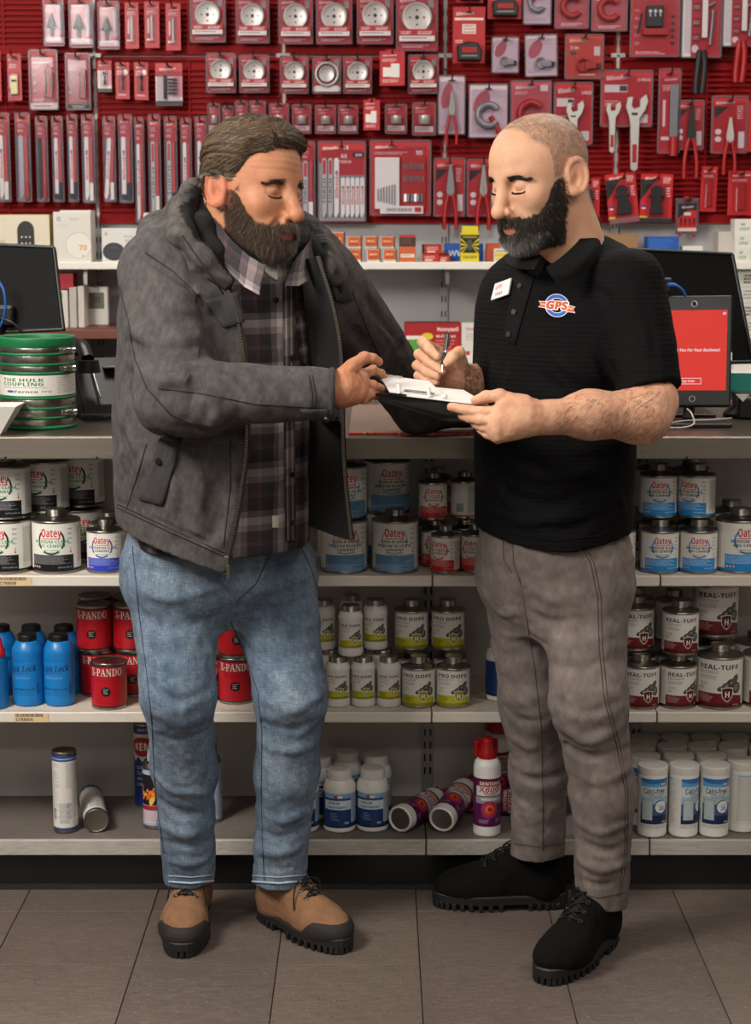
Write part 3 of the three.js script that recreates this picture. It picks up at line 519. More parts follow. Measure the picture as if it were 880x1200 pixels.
{// middle shelf, left
  const G = 'blue bottles on the middle shelf';
  put('leak','B',0,33,4.215,-0.25,'blue bottle in front, second from the red cans',G);
  put('leak','B',0,70,4.215,-0.2,'blue bottle in front, right beside the red cans',G);
  put('leak','B',0,38,4.31,0.2,'blue bottle in the second row, left',G);
  put('leak','B',0,76,4.31,0.2,'blue bottle in the second row, right',G);
  put('leak','B',0,2,4.31,0.2,'blue bottle at the left picture edge, second row',G);
  const b = thing('squeeze_bottle','blue squeeze bottle with a red nozzle at the left picture edge','bottle',[xAt(-9,4.185,0.5),shelfY.B,-4.185]);
  mesh('bottle_body',lathe([[0,0.001],[0.034,0],[0.0375,0.005],[0.0375,0.115],[0.03,0.128],[0.012,0.134],[0,0.134]],32),std({color: 0x1173b8,roughness: 0.36}),b);
  const hm = std({color: 0xa81322,roughness: 0.4});const n1 = mesh('nozzle',lathe([[0.013,0.13],[0.014,0.146],[0.008,0.152],[0.005,0.172],[0,0.173]],20),hm,b);
  n1.position.set(0.022,-0.004,0.012);
  const X = 'red compound cans on the middle shelf',h = 0.1124;
  put('xpando','B',0,110,4.31,0.1,'red compound can, bottom layer left, behind the foremost one',X);
  put('xpando','B',0,153,4.31,0.1,'red compound can, bottom layer right, behind the blue jeans',X);
  put('xpando','B',0,128,4.192,-0.05,'red compound can standing alone in front of its stack',X);
  put('xpando','B',0,112,4.405,0.1,'red compound can at the back left, bottom layer',X);
  put('xpando','B',0,152,4.405,0.1,'red compound can at the back right, bottom layer',X);
  put('xpando','B',1,110,4.3,0,'upper red compound can, left, whole name readable',X,h);
  put('xpando','B',1,153,4.3,0.1,'upper red compound can, right, cut by the jeans',X,h);
  put('xpando','B',1,112,4.4,0,'upper red compound can in the back row, left',X,h);
  put('xpando','B',1,153,4.4,0,'upper red compound can in the back row, right',X,h);
  put('xpando','B',0,277,4.24,0,'red compound can seen between the legs, lower',X);
  put('xpando','B',1,277,4.24,0.1,'red compound can seen between the legs, upper',X,h);
  put('tuff','B',0,238,4.26,0.5,'white-labelled can almost hidden behind the blue jeans','sealant cans behind the jeans');
}
{// middle shelf, middle
  const J = 'white sealant jars on the middle shelf',C = 'yellow-based sealant cans on the middle shelf',h = 0.121;
  put('dopeJar','B',0,396,4.2,-0.05,'white sealant jar, bottom row, first from the jeans',J);
  put('dopeJar','B',0,425,4.2,-0.05,'white sealant jar, bottom row, second from the jeans',J);
  put('dopeJar','B',0,455,4.2,0.15,'white sealant jar, bottom row, beside the yellow-based cans',J);
  for (const [i,p] of [[0,388],[1,419],[2,449]]) put('dopeJar','B',0,p,4.275,0.2*i - 0.1,['white sealant jar hidden in the second row, bottom, left','white sealant jar hidden in the second row, bottom, middle','white sealant jar hidden in the second row, bottom, right'][i],J);
  put('dope','B',0,489,4.205,-0.05,'yellow-based sealant can in front, below, left',C);
  put('dope','B',0,531,4.205,0,'yellow-based sealant can in front, below, right',C);
  put('dope','B',0,484,4.305,0.1,'yellow-based sealant can behind, below, left',C);
  put('dope','B',0,527,4.305,0.1,'yellow-based sealant can behind, below, right',C);
  put('dopeJar','B',1,379,4.265,0.1,'upper white sealant jar half behind the jeans',J,0.1222);
  put('dopeJar','B',1,411,4.2,0.05,'upper white sealant jar pulled forward over the gap',J,0.1222);
  put('dopeJar','B',1,440,4.265,-0.05,'upper white sealant jar next to the upper cans',J,0.1222);
  put('dopeJar','B',1,412,4.32,-0.3,'upper white sealant jar in the back row',J,0.1222);
  put('dope','B',1,482,4.285,0,'upper yellow-based sealant can, left',C,0.1192);
  put('dope','B',1,525,4.285,0,'upper yellow-based sealant can, right',C,0.1192);
  put('treat','B',0,588,4.26,0.8,'white bottle peeping out behind the grey trousers','bottles behind the trousers');
}
{// middle shelf, right
  const G = 'dark red sealant cans on the middle shelf',B = 'large dark red sealant cans',h = 0.1272;
  put('tuff','B',0,751,4.196,-0.02,'dark red based sealant can in front, below, left',G);
  put('tuff','B',0,793,4.2,0.3,'dark red based sealant can in front, below, second',G);
  put('tuff','B',0,709,4.22,0.2,'dark red based sealant can mostly behind the trousers',G);
  put('tuff','B',0,748,4.3,0.2,'dark red based sealant can, bottom layer, second row left',G);
  put('tuff','B',0,790,4.3,0.2,'dark red based sealant can, bottom layer, second row right',G);
  put('tuff','B',1,745,4.25,0.05,'upper dark red sealant can beside the trousers',G,h);
  put('tuff','B',1,797,4.205,0,'upper dark red sealant can standing forward, whole label seen',G,h);
  put('tuff','B',1,789,4.325,0.35,'upper dark red sealant can behind the forward one',G,h);
  put('tuff','B',1,744,4.355,0.3,'upper dark red sealant can at the back left',G,h);
  put('tuffBig','B',0,841,4.205,-0.12,'large dark red sealant can in front, lower right',B);
  put('tuffBig','B',0,897,4.215,0.2,'large dark red sealant can cut by the right picture edge',B);
  put('tuffBig','B',0,834,4.33,0.2,'large dark red sealant can in the second row, below',B);
  put('tuffBig','B',0,884,4.34,0.2,'large dark red sealant can in the second row at the picture edge',B);
  put('tuffBig','B',1,831,4.31,0.05,'large dark red sealant can on top of the stack',B,0.1492);
}
{// bottom shelf, left
  const paper = labelTex(0.0285,0.186,(g,W,H) => {g.fillStyle = '#d7d3cb';g.fillRect(0,0,W,H);g.fillStyle = '#24448a';g.fillRect(0,0,W,H*0.075);for (let i = 0;i < 4;i++) text(g,'COMFORT ECONOMY',130 + i*256,H*0.04,F(26),'#dfe4ee');fillLines(g,60,H*0.1,400,60,H*0.0125,'#8d8b88',5,1);fillLines(g,540,H*0.1,400,60,H*0.0125,'#8d8b88',5,2);g.fillStyle = '#d7d3cb';g.fillRect(430,H*0.44,190,H*0.2);fillLines(g,440,H*0.64,170,20,H*0.014,'#3f4c68',6,3);g.fillStyle = '#1d2f5d';for (let i = 0;i < 14;i++) g.fillRect(330,H*0.72 + i*12,60,6);g.fillStyle = '#24448a';g.fillRect(0,H*0.975,W,H*0.025);});
  const tubeGeo = (g) => {mesh('paper_tube',new THREE.CylinderGeometry(0.0289,0.0289,0.18,36,1,true).translate(0,0.1,0),labelMat(paper,0.6),g,null,[0,Math.PI,0]);mesh('metal_end',lathe([[0,0.004],[0.024,0.004],[0.0265,0],[0.0292,0.001],[0.0292,0.008],[0.0285,0.009],[0.0285,0.191],[0.0292,0.192],[0.0292,0.198],[0.0268,0.2],[0.025,0.193],[0,0.193]],36),M.tinDark,g);};
  const a = thing('filter_tube','tall paper tube with blue ends standing upright on the bottom shelf','tube',[xAt(76.5,4.205,0.2),shelfY.C + 0.0002,-4.205],0.1);tubeGeo(a);
  const b = thing('filter_tube','paper tube lying on its side with its round metal end forward','tube',[xAt(113,4.185,0.16),shelfY.C + 0.0296,-4.185],0);tubeGeo(b);b.rotation.set(-Math.PI / 2,0,0.1,'YXZ');b.rotation.y = 0.12;
  const kem = labelTex(0.028,0.2,(g,W,H) => {g.fillStyle = '#16306e';g.fillRect(0,0,W,H);const c = W / 2;g.fillStyle = '#dedad3';g.beginPath();g.moveTo(0,H*0.1);g.lineTo(W,H*0.1);g.lineTo(W,H*0.4);for (let i = 16;i >= 0;i--) g.lineTo(W*i / 16,H*(i % 2 ? 0.38 : 0.45));g.fill();g.fillStyle = '#b01c22';g.beginPath();g.ellipse(c,H*0.26,190,H*0.12,0,0,7);g.fill();fit(g,'KEM',c,H*0.26,260,150,'#eee8df');fit(g,'DRYT',c,H*0.05,150,56,'#cfd6e6');['ON','CLEA','AND','COND'].forEach((l,i) => fit(g,l,c - 30,H*(0.52 + 0.07*i),140,66,'#b8c3de'));});
  const k = thing('cleaner_tin','dark blue tin with a red oval emblem behind the jeans','can',[xAt(171,4.4,0.2),shelfY.C + 0.0002,-4.4],-0.15);
  mesh('can_body',lathe(seamRim(0.028,0.213).concat([[0,0.209]]),36),M.tin,k);mesh('label',new THREE.CylinderGeometry(0.0284,0.0284,0.203,40,1,true).translate(0,0.1065,0),labelMat(kem),k,null,[0,Math.PI,0]);
  const fire = labelTex(0.029,0.13,(g,W,H) => {g.fillStyle = '#a9b8cf';g.fillRect(0,0,W,H);g.fillStyle = '#15131a';g.fillRect(120,H*0.08,620,H*0.55);const r = rng(3);for (let i = 0;i < 40;i++) {g.fillStyle = ['#e08a2c','#d8501f','#f0c25a'][i % 3];g.beginPath();const x = 200 + r()*440,y = H*(0.3 + 0.26*r());g.ellipse(x,y,12 + r()*20,20 + r()*50,0.2,0,7);g.fill();} g.fillStyle = '#b0202b';g.fillRect(120,H*0.64,620,H*0.08);g.fillStyle = '#d9c3c6';g.fillRect(120,H*0.75,620,H*0.2);fillLines(g,140,H*0.78,560,5,H*0.03,'#6c6878',5,3);fillLines(g,770,H*0.05,220,30,H*0.03,'#6c7488',5,4);});
  const spray = (n,l,px,D,turn,capCol) => {
    const s = thing(n,l,'spray can',[xAt(px,D,0.2),shelfY.C + 0.0002,-D],turn,'spray cans behind the jeans');
    mesh('can_body',lathe([[0,0.005],[0.027,0.004],[0.029,0],[0.03,0.003],[0.029,0.008],[0.029,0.148],[0.0265,0.158],[0.018,0.165],[0,0.165]],36),M.tin,s);
    mesh('label',new THREE.CylinderGeometry(0.0295,0.0295,0.136,40,1,true).translate(0,0.078,0),labelMat(fire),s,null,[0,Math.PI,0]);
    mesh('nozzle_cap',lathe([[0.017,0.16],[0.018,0.164],[0.0175,0.19],[0.013,0.197],[0,0.198]],24),std({color: capCol,roughness: 0.4}),s);
 };
  spray('spray_can','pale spray can with flames on its label, left of the jeans',182,4.235,0.45,0xb9c2d2);
  spray('spray_can','pale spray can with a red cap, seen between the legs',246,4.28,-1.4,0xa5161c);
}
{// bottom shelf, middle and right
  const G = 'white treatment bottles on the bottom shelf';
  put('treat','C',0,398,4.215,0.1,'white treatment bottle in front, left of the pair',G);
  put('treat','C',0,435.5,4.22,0.05,'white treatment bottle in front, right of the pair',G);
  put('treat','C',0,355,4.215,0.2,'white treatment bottle half behind the jeans',G);
  put('treat','C',0,374,4.315,0.2,'white treatment bottle in the second row behind the jeans',G);
  put('treat','C',0,406,4.36,0.3,'white treatment bottle at the back, tallest in view, middle',G);
  put('treat','C',0,440,4.33,0.3,'white treatment bottle in the second row, right',G);
  const S = 'purple-labelled dosing canisters';
  put('sent','C',0,570.5,4.185,0.25,'purple-labelled dosing canister standing upright',S);
  put('sent','C',0,583,4.4,0.3,'purple-labelled dosing canister at the back, only its cap showing',S);
  const lay = (px,py,D,tx,tz,roll,label,lift = 0) => {
    const o = put('sent','C',0,px,D,0,label,S,0,true);const p = at(px,py,D);
    const dir = V(tx,lift,tz).normalize(),q = new THREE.Quaternion().setFromUnitVectors(V(0,1,0),dir);
    o.quaternion.copy(q.multiply(new THREE.Quaternion().setFromAxisAngle(V(0,1,0),roll)));o.position.set(p.x,shelfY.C + 0.0335,-D);
 };
  lay(468,950,4.185,0.5,-0.84,0.35,'purple-labelled dosing canister lying furthest left',0.0);
  lay(517,948,4.18,0.36,-0.9,0.1,'purple-labelled dosing canister lying beside the standing one',0.14);
  lay(655,940,4.31,-0.98,-0.1,0.3,'purple-labelled dosing canister lying behind the standing one');
  const C = 'white descaler canisters on the bottom shelf',front = [[764,0.05,'first from the trousers'],[800.5,0.75,'turned to show its white side'],[835.5,0.02,'third from the trousers']];
  for (const [p,t,w] of front) put('calci','C',0,p,4.18,t,'white descaler canister in the front row, ' + w,C);
  put('calci','C',0,868.5,4.215,2.4,'white descaler canister showing its small print, at the picture edge',C);
  const row2 = [758,795,832],where = ['first','second','third','fourth','fifth'];
  [[4.258,[755,794,832],'second'],[4.336,[750,786,821,857,893],'third'],[4.412,[755,790,825,860,895],'fourth']].forEach(([D,xs,row]) => xs.forEach((p,i) => put('calci','C',0,p,D,0.4*i,'white descaler canister, ' + where[i] + ' from the trousers in the ' + row + ' row',C)));
}

// ================================================================ PACKS ON THE SLAT WALL
const PACK_D = WALL_D - 0.075;
const MW = {
  clam: phys({color: 0xf4f2f6,roughness: 0.14,transmission: 1,thickness: 0,ior: 1.22}),
  edge: phys({color: 0xc4bdc4,roughness: 0.25,transmission: 0.82,thickness: 0,ior: 1.3}),
  disc: std({color: 0xc4c0b8,metalness: 0.5,roughness: 0.36}),
  dark: std({color: 0x1b1a1a,roughness: 0.5}),
  blade: std({color: 0xd8d5d0,metalness: 0.15,roughness: 0.4}),
  bladeGrey: std({color: 0x85868a,metalness: 0.5,roughness: 0.4}),
  hook: std({color: 0x4a0a0c,roughness: 0.4}),
  yellow: std({color: 0xd9b81e,roughness: 0.5}),cream: std({color: 0xe0d78f,roughness: 0.5}),
  bright: std({color: 0xcfcdc9,metalness: 0.6,roughness: 0.28}),navy: std({color: 0x1d2430,roughness: 0.5}),white: std({color: 0xdcd7d2,roughness: 0.5}),
  grip: std({color: 0x9c1013,roughness: 0.42}),backing: std({color: 0xc9c4bf,roughness: 0.7}),
};
function brandMark(g,x,y,w,col = '#f0e6e0') {g.save();g.translate(x,y);g.rotate(-0.09);fit(g,'Milwaukee',0,0,w,w*0.24,col,'italic bold','serif');g.restore();}
const cardTex = {};
function card(kind,w,h,draw,base = '#b01f27') {cardTex[kind] = std({map: canvas(w,h,(g) => {g.fillStyle = base;g.fillRect(0,0,w,h);draw(g,w,h);}),roughness: 0.42});}
card('saw',192,256,(g,w,h) => {brandMark(g,50,34,76);fillLines(g,16,58,60,2,8,'#e8c9c4',3,1);g.fillStyle = '#8e8a88';g.fillRect(150,26,26,40);g.fillStyle = '#c23a3a';g.beginPath();g.arc(96,120,62,0,7);g.fill();fillLines(g,24,232,140,2,8,'#f2e4de',4,2);});
card('sawBand',192,64,(g,w,h) => {g.fillStyle = '#e2dbd4';g.fillRect(0,h*0.55,w,h*0.45);fillLines(g,10,12,60,2,10,'#f1e4de',5,3);fillLines(g,100,12,80,2,10,'#f1e4de',5,4);fillLines(g,14,44,150,1,8,'#7f2a2a',6,5);});
card('small',128,192,(g,w,h) => {brandMark(g,48,28,70);fillLines(g,14,46,60,2,8,'#e8c9c4',3,1);g.fillStyle = '#ded6cf';g.fillRect(12,140,104,34);fillLines(g,20,148,84,3,8,'#8d3030',4,2);});
card('step',128,288,(g,w,h) => {brandMark(g,52,40,70);g.fillStyle = '#8f8b8a';g.fillRect(94,24,26,190);fillLines(g,12,62,60,3,8,'#e8c9c4',3,1);g.fillStyle = '#e0d9d2';g.fillRect(0,238,w,34);fillLines(g,14,246,90,2,10,'#7f2a2a',5,2);});
card('knife',160,320,(g,w,h) => {brandMark(g,56,36,84);text(g,'FASTBACK',16,66,F(18),'#f0e6e0','left');fillLines(g,14,84,50,2,8,'#e8c9c4',3,1);for (let i = 0;i < 3;i++) {g.fillStyle = '#7e1319';g.fillRect(12,120 + i*44,30,30);g.fillStyle = '#cfc7c0';g.fillRect(18,128 + i*44,16,5);} fillLines(g,14,262,70,2,9,'#f0e6e0',4,2);g.fillStyle = '#d9d2cb';g.fillRect(0,284,w,36);fillLines(g,20,298,110,1,9,'#7f2a2a',6,3);});
card('knifeDark',160,320,(g,w,h) => {brandMark(g,56,36,84);fillLines(g,14,64,60,4,9,'#e8c9c4',3,1);for (let i = 0;i < 3;i++) {g.fillStyle = '#6b0f14';g.fillRect(12,120 + i*44,30,30);g.fillStyle = '#c9c1ba';g.fillRect(18,132 + i*44,16,5);} g.fillStyle = '#1a1718';g.fillRect(0,286,w,34);text(g,'FASTBACK',w / 2,304,F(18),'#d8d0c8');},'#9c1a22');
card('blade',96,512,(g,w,h) => {g.fillStyle = '#77737a';g.fillRect(0,h*0.26,w,h*0.74);brandMark(g,42,36,62);fillLines(g,12,60,50,3,8,'#e8c9c4',3,1);fillLines(g,12,92,40,2,8,'#e8c9c4',5,2);});
card('strip',32,256,(g,w,h) => {fillLines(g,8,14,16,20,9,'#c96a66',3,1);},'#a81620');
card('print',32,256,(g,w,h) => {g.save();g.translate(w / 2,h*0.45);g.rotate(-Math.PI / 2);fit(g,'Milwaukee',0,0,120,30,'#b0242b','italic bold','serif');g.restore();g.fillStyle = '#2a4a86';g.fillRect(9,56,14,9);g.fillStyle = '#b0242b';g.fillRect(9,66,14,5);},'#d9d6d2');
card('torch',32,256,(g,w,h) => {g.save();g.translate(w / 2,h*0.55);g.rotate(-Math.PI / 2);fit(g,'TORCH',0,0,110,28,'#4e4d50');g.restore();g.fillStyle = '#b0242b';g.fillRect(6,10,20,60);},'#a9a9ad');
cardTex.ax = cardTex.torch;
card('bit',96,192,(g,w,h) => {brandMark(g,42,24,60);g.fillStyle = '#e7e0d9';g.beginPath();g.arc(70,52,15,0,7);g.fill();fillLines(g,10,44,40,3,9,'#eed6d0',4,1);text(g,'1-3/4 in.',44,168,F(15),'#f0e6e0');});
card('bitWhite',96,192,(g,w,h) => {g.fillStyle = '#b01f27';g.fillRect(0,0,w,60);brandMark(g,42,26,60);g.fillStyle = '#c9848a';g.fillRect(60,62,36,90);g.fillStyle = '#26201f';g.fillRect(0,170,w,22);},'#d8c8c6');
card('flat',128,256,(g,w,h) => {brandMark(g,50,30,74);fillLines(g,14,56,80,3,9,'#edd6d0',4,1);g.fillStyle = '#e0d8d0';g.fillRect(16,120,60,70);fillLines(g,14,210,90,3,9,'#edd6d0',4,2);});
card('bigSet',320,400,(g,w,h) => {brandMark(g,70,34,96);text(g,'SHOCKWAVE',240,34,F(20),'#2a2426');fillLines(g,20,60,200,2,9,'#edd6d0',4,1);text(g,'95',262,64,F(34),'#f0e6e0');});
card('setFoot',256,48,(g,w,h) => {fit(g,'SHOCKWAVE',w*0.45,h / 2,w*0.6,30,'#3a2a2c');g.fillStyle = '#b01f27';g.fillRect(w*0.8,8,40,30);},'#dcd7d2');
card('recip',256,416,(g,w,h) => {g.fillStyle = '#8b878c';g.fillRect(0,h*0.27,w,h*0.73);g.fillStyle = '#b01f27';g.fillRect(w*0.4,h*0.2,w*0.6,h*0.22);brandMark(g,66,34,92);text(g,'16',150,30,F(30),'#f0e6e0');text(g,'AX',140,76,F(28),'#f0e6e0');text(g,'TORCH',146,104,F(20),'#f0e6e0');g.fillStyle = '#1c1a1b';g.fillRect(190,56,60,26);text(g,'$49',220,70,F(22),'#eee');});
card('tape',160,288,(g,w,h) => {brandMark(g,58,34,92);g.fillStyle = '#e0d9d2';g.fillRect(8,56,144,12);g.fillStyle = '#ddd5cd';g.fillRect(46,88,68,50);['COMPACT','STOPS','BLADE'].forEach((l,i) => fit(g,l,80,97 + i*16,58,14,'#a2252b'));fillLines(g,12,170,40,2,9,'#edd6d0',4,1);});
card('cut',160,200,(g,w,h) => {brandMark(g,54,26,80);fillLines(g,14,46,60,2,8,'#edd6d0',3,1);g.fillStyle = '#d9cfc9';g.fillRect(118,18,30,26);fillLines(g,30,176,110,2,8,'#edd6d0',4,2);},'#b54a50');
card('cutWhite',160,216,(g,w,h) => {g.fillStyle = '#b0525c';g.beginPath();g.ellipse(52,74,30,52,0.5,0,7);g.fill();fillLines(g,90,30,50,3,9,'#a99aa4',4,1);fillLines(g,18,186,120,2,8,'#a99aa4',4,2);},'#ccb6bd');
card('cutOrange',176,212,(g,w,h) => {brandMark(g,56,26,82);text(g,'3 in.',22,62,F(22),'#f2e4da','left');g.fillStyle = '#3d3a39';g.fillRect(20,82,30,16);g.fillStyle = '#cfc8c2';g.fillRect(134,56,28,44);fillLines(g,60,190,90,1,8,'#f2e4da',5,1);},'#b8331f');
card('black3',224,320,(g,w,h) => {brandMark(g,60,20,90);text(g,'3 PC. DEEP SCREW',20,40,F(13),'#edd6d0','left');g.fillStyle = '#1c1919';g.fillRect(180,10,30,30);for (let i = 0;i < 5;i++) {g.fillStyle = '#2a2222';g.fillRect(186,120 + i*32,18,16);fillLines(g,16,90 + i*40,30,2,8,'#dcb6b0',3,i);} fillLines(g,24,296,150,2,8,'#edd6d0',4,9);});
card('snip',176,352,(g,w,h) => {g.fillStyle = '#d8d2cd';g.fillRect(0,0,40,h);brandMark(g,108,40,90);for (let i = 0;i < 4;i++) {g.fillStyle = '#7c1218';g.fillRect(48,80 + i*60,36,36);fillLines(g,50,90 + i*60,30,2,8,'#e0cbc6',3,i);} g.fillStyle = '#dcd4ce';g.beginPath();g.arc(60,320,16,0,7);g.fill();});
card('plier',128,240,(g,w,h) => {brandMark(g,46,26,70);g.fillStyle = '#211d1e';g.beginPath();g.moveTo(8,44);g.lineTo(60,44);g.lineTo(8,96);g.fill();fillLines(g,92,40,26,6,10,'#edd6d0',4,1);g.fillStyle = '#e0dad4';g.beginPath();g.arc(24,150,12,0,7);g.arc(24,182,12,0,7);g.fill();g.fillStyle = '#ddd5ce';g.fillRect(98,150,22,70);});
card('wrench',208,224,(g,w,h) => {brandMark(g,62,28,92);g.fillStyle = '#d9d4cf';g.fillRect(12,56,96,30);g.fillStyle = '#3a3735';g.fillRect(74,60,32,22);text(g,'2-PACK',176,36,F(16),'#f0e6e0');fillLines(g,14,120,60,3,9,'#edd6d0',3,1);g.fillStyle = '#d5cdc6';g.fillRect(150,176,44,34);});
card('file',80,352,(g,w,h) => {brandMark(g,44,46,50);fillLines(g,14,70,50,3,9,'#edd6d0',4,1);g.fillStyle = '#e0d8d0';g.fillRect(16,130,9,110);g.fillStyle = '#e0d8d0';g.fillRect(10,282,40,14);});
card('multi',144,224,(g,w,h) => {g.fillStyle = '#1d1a1b';g.beginPath();g.moveTo(0,24);g.lineTo(70,24);g.lineTo(0,120);g.fill();brandMark(g,48,18,64,'#f4ece6');fillLines(g,100,14,36,4,8,'#f0dcd6',4,1);fillLines(g,116,60,18,4,12,'#f0dcd6',6,2);g.fillStyle = '#26489a';g.fillRect(8,140,18,12);g.fillStyle = '#e8e2dc';g.fillRect(8,152,18,6);g.fillStyle = '#d8b51f';g.fillRect(0,190,34,12);},'#bf1d22');
card('redFlat',96,288,(g,w,h) => {brandMark(g,48,30,70);fillLines(g,14,56,66,2,9,'#f0dcd6',4,1);g.save();g.translate(30,180);g.rotate(-Math.PI / 2);fillLines(g,-80,0,160,1,9,'#f0dcd6',6,2);g.restore();},'#b8181d');
card('caseCard',96,128,(g,w,h) => {g.fillStyle = '#1b1819';g.fillRect(0,0,w,30);brandMark(g,48,15,64);g.fillStyle = '#1b1819';g.beginPath();g.moveTo(0,30);g.lineTo(50,30);g.lineTo(0,70);g.fill();g.fillStyle = '#cfe0d6';g.fillRect(30,40,36,14);for (let i = 0;i < 4;i++) {g.fillStyle = '#6d0f14';g.fillRect(10 + i*22,66,12,34);g.fillStyle = '#151314';g.fillRect(12 + i*22,70,8,14);} g.fillStyle = '#e6cbb8';g.fillRect(0,112,w,16);},'#c01f24');
// --- pieces
const plate = (m,w,h,g,x = 0,y = 0,z = 0,n = 'card',d = 0.0015) => mesh(n,box(w,h,d,x,y,z),[MW.backing,MW.backing,MW.backing,MW.backing,m,MW.backing],g);
function clam(g,w,h,d,z = 0.001) {// clear shell with a welded, ribbed rim
  mesh('clear_shell',box(w*0.86,h*0.84,d,0,-h*0.03,z + d / 2,Math.min(0.006,d*0.4)),MW.clam,g);
  const rim = [];for (const s of [-1,1]) {rim.push(box(0.005,h,0.006,s*(w / 2 - 0.0025),0,z));rim.push(box(w,0.005,0.006,0,s*(h / 2 - 0.0025),z));}
  mesh('shell_rim',rim,MW.edge,g);
}
const bar = (w,h,tip) => extrude([[-w / 2,h / 2 - w*0.3],[-w*0.15,h / 2],[w*0.15,h / 2],[w / 2,h / 2 - w*0.3],[w / 2,-h / 2 + tip],[-w / 2*0.2,-h / 2],[-w / 2,-h / 2 + tip*0.4]],0.0015);
function uvBox(g,w,h) {const p = g.attributes.position,uv = g.attributes.uv;for (let i = 0;i < p.count;i++) uv.setXY(i,p.getX(i) / w + 0.5,p.getY(i) / h + 0.5);return g;}
const discGeo = (r,d) => merge([lathe([[0,d*0.6],[r*0.8,d*0.6],[r*0.84,d],[r,d],[r,0],[0,0]],36).rotateX(Math.PI / 2)]);
function plierShape(g,s,spread,jawL,m,jawM) {// s: total length
  const y0 = s*0.12;
  mesh('jaw',[extrude([[-s*0.05,y0 - s*0.06],[-s*0.062,y0 + s*0.05],[-s*0.014,y0 + jawL],[-0.0006,y0 + jawL],[-0.0006,y0 - s*0.06]],0.008,0.001),extrude([[s*0.05,y0 - s*0.06],[s*0.062,y0 + s*0.05],[s*0.014,y0 + jawL],[0.0006,y0 + jawL],[0.0006,y0 - s*0.06]],0.008,0.001),cyl(s*0.03,s*0.03,0.012,0,0,0,16).rotateX(Math.PI / 2).translate(0,y0,0.005)],jawM,g);
  for (const q of [-1,1]) mesh('handle',tube([[q*s*0.03,y0 - s*0.03,0.004],[q*s*0.07,y0 - s*0.2,0.004],[q*(s*0.085 + spread*0.5),y0 - s*0.4,0.005],[q*(s*0.075 + spread),y0 - s*0.62,0.005]],s*0.033,7,14),m,g);
}
function wrenchShape(g,L,m) {
  const w = L*0.075,pts = [[-w*0.55,-L*0.47],[0,-L*0.5],[w*0.55,-L*0.47],[w*0.75,L*0.2],[w*1.7,L*0.3],[w*2.2,L*0.42],[w*1.9,L*0.5],[w*0.9,L*0.44],[w*0.9,L*0.34],[-w*0.25,L*0.31],[-w*0.7,L*0.36],[-w*0.5,L*0.47],[-w*1.3,L*0.46],[-w*1.6,L*0.34],[-w*1.0,L*0.22],[-w*0.75,L*0.1]];
  mesh('wrench_body',extrude(pts,0.009,0.0015),MW.bright,g);
  mesh('handle_panel',box(w*0.8,L*0.24,0.001,0,-L*0.27,0.0112),m,g);mesh('screw',cyl(w*0.35,w*0.35,w*1.1,0,0,0,12).rotateZ(Math.PI / 2).translate(-w*0.1,L*0.25,0.006),MW.dark,g);
}
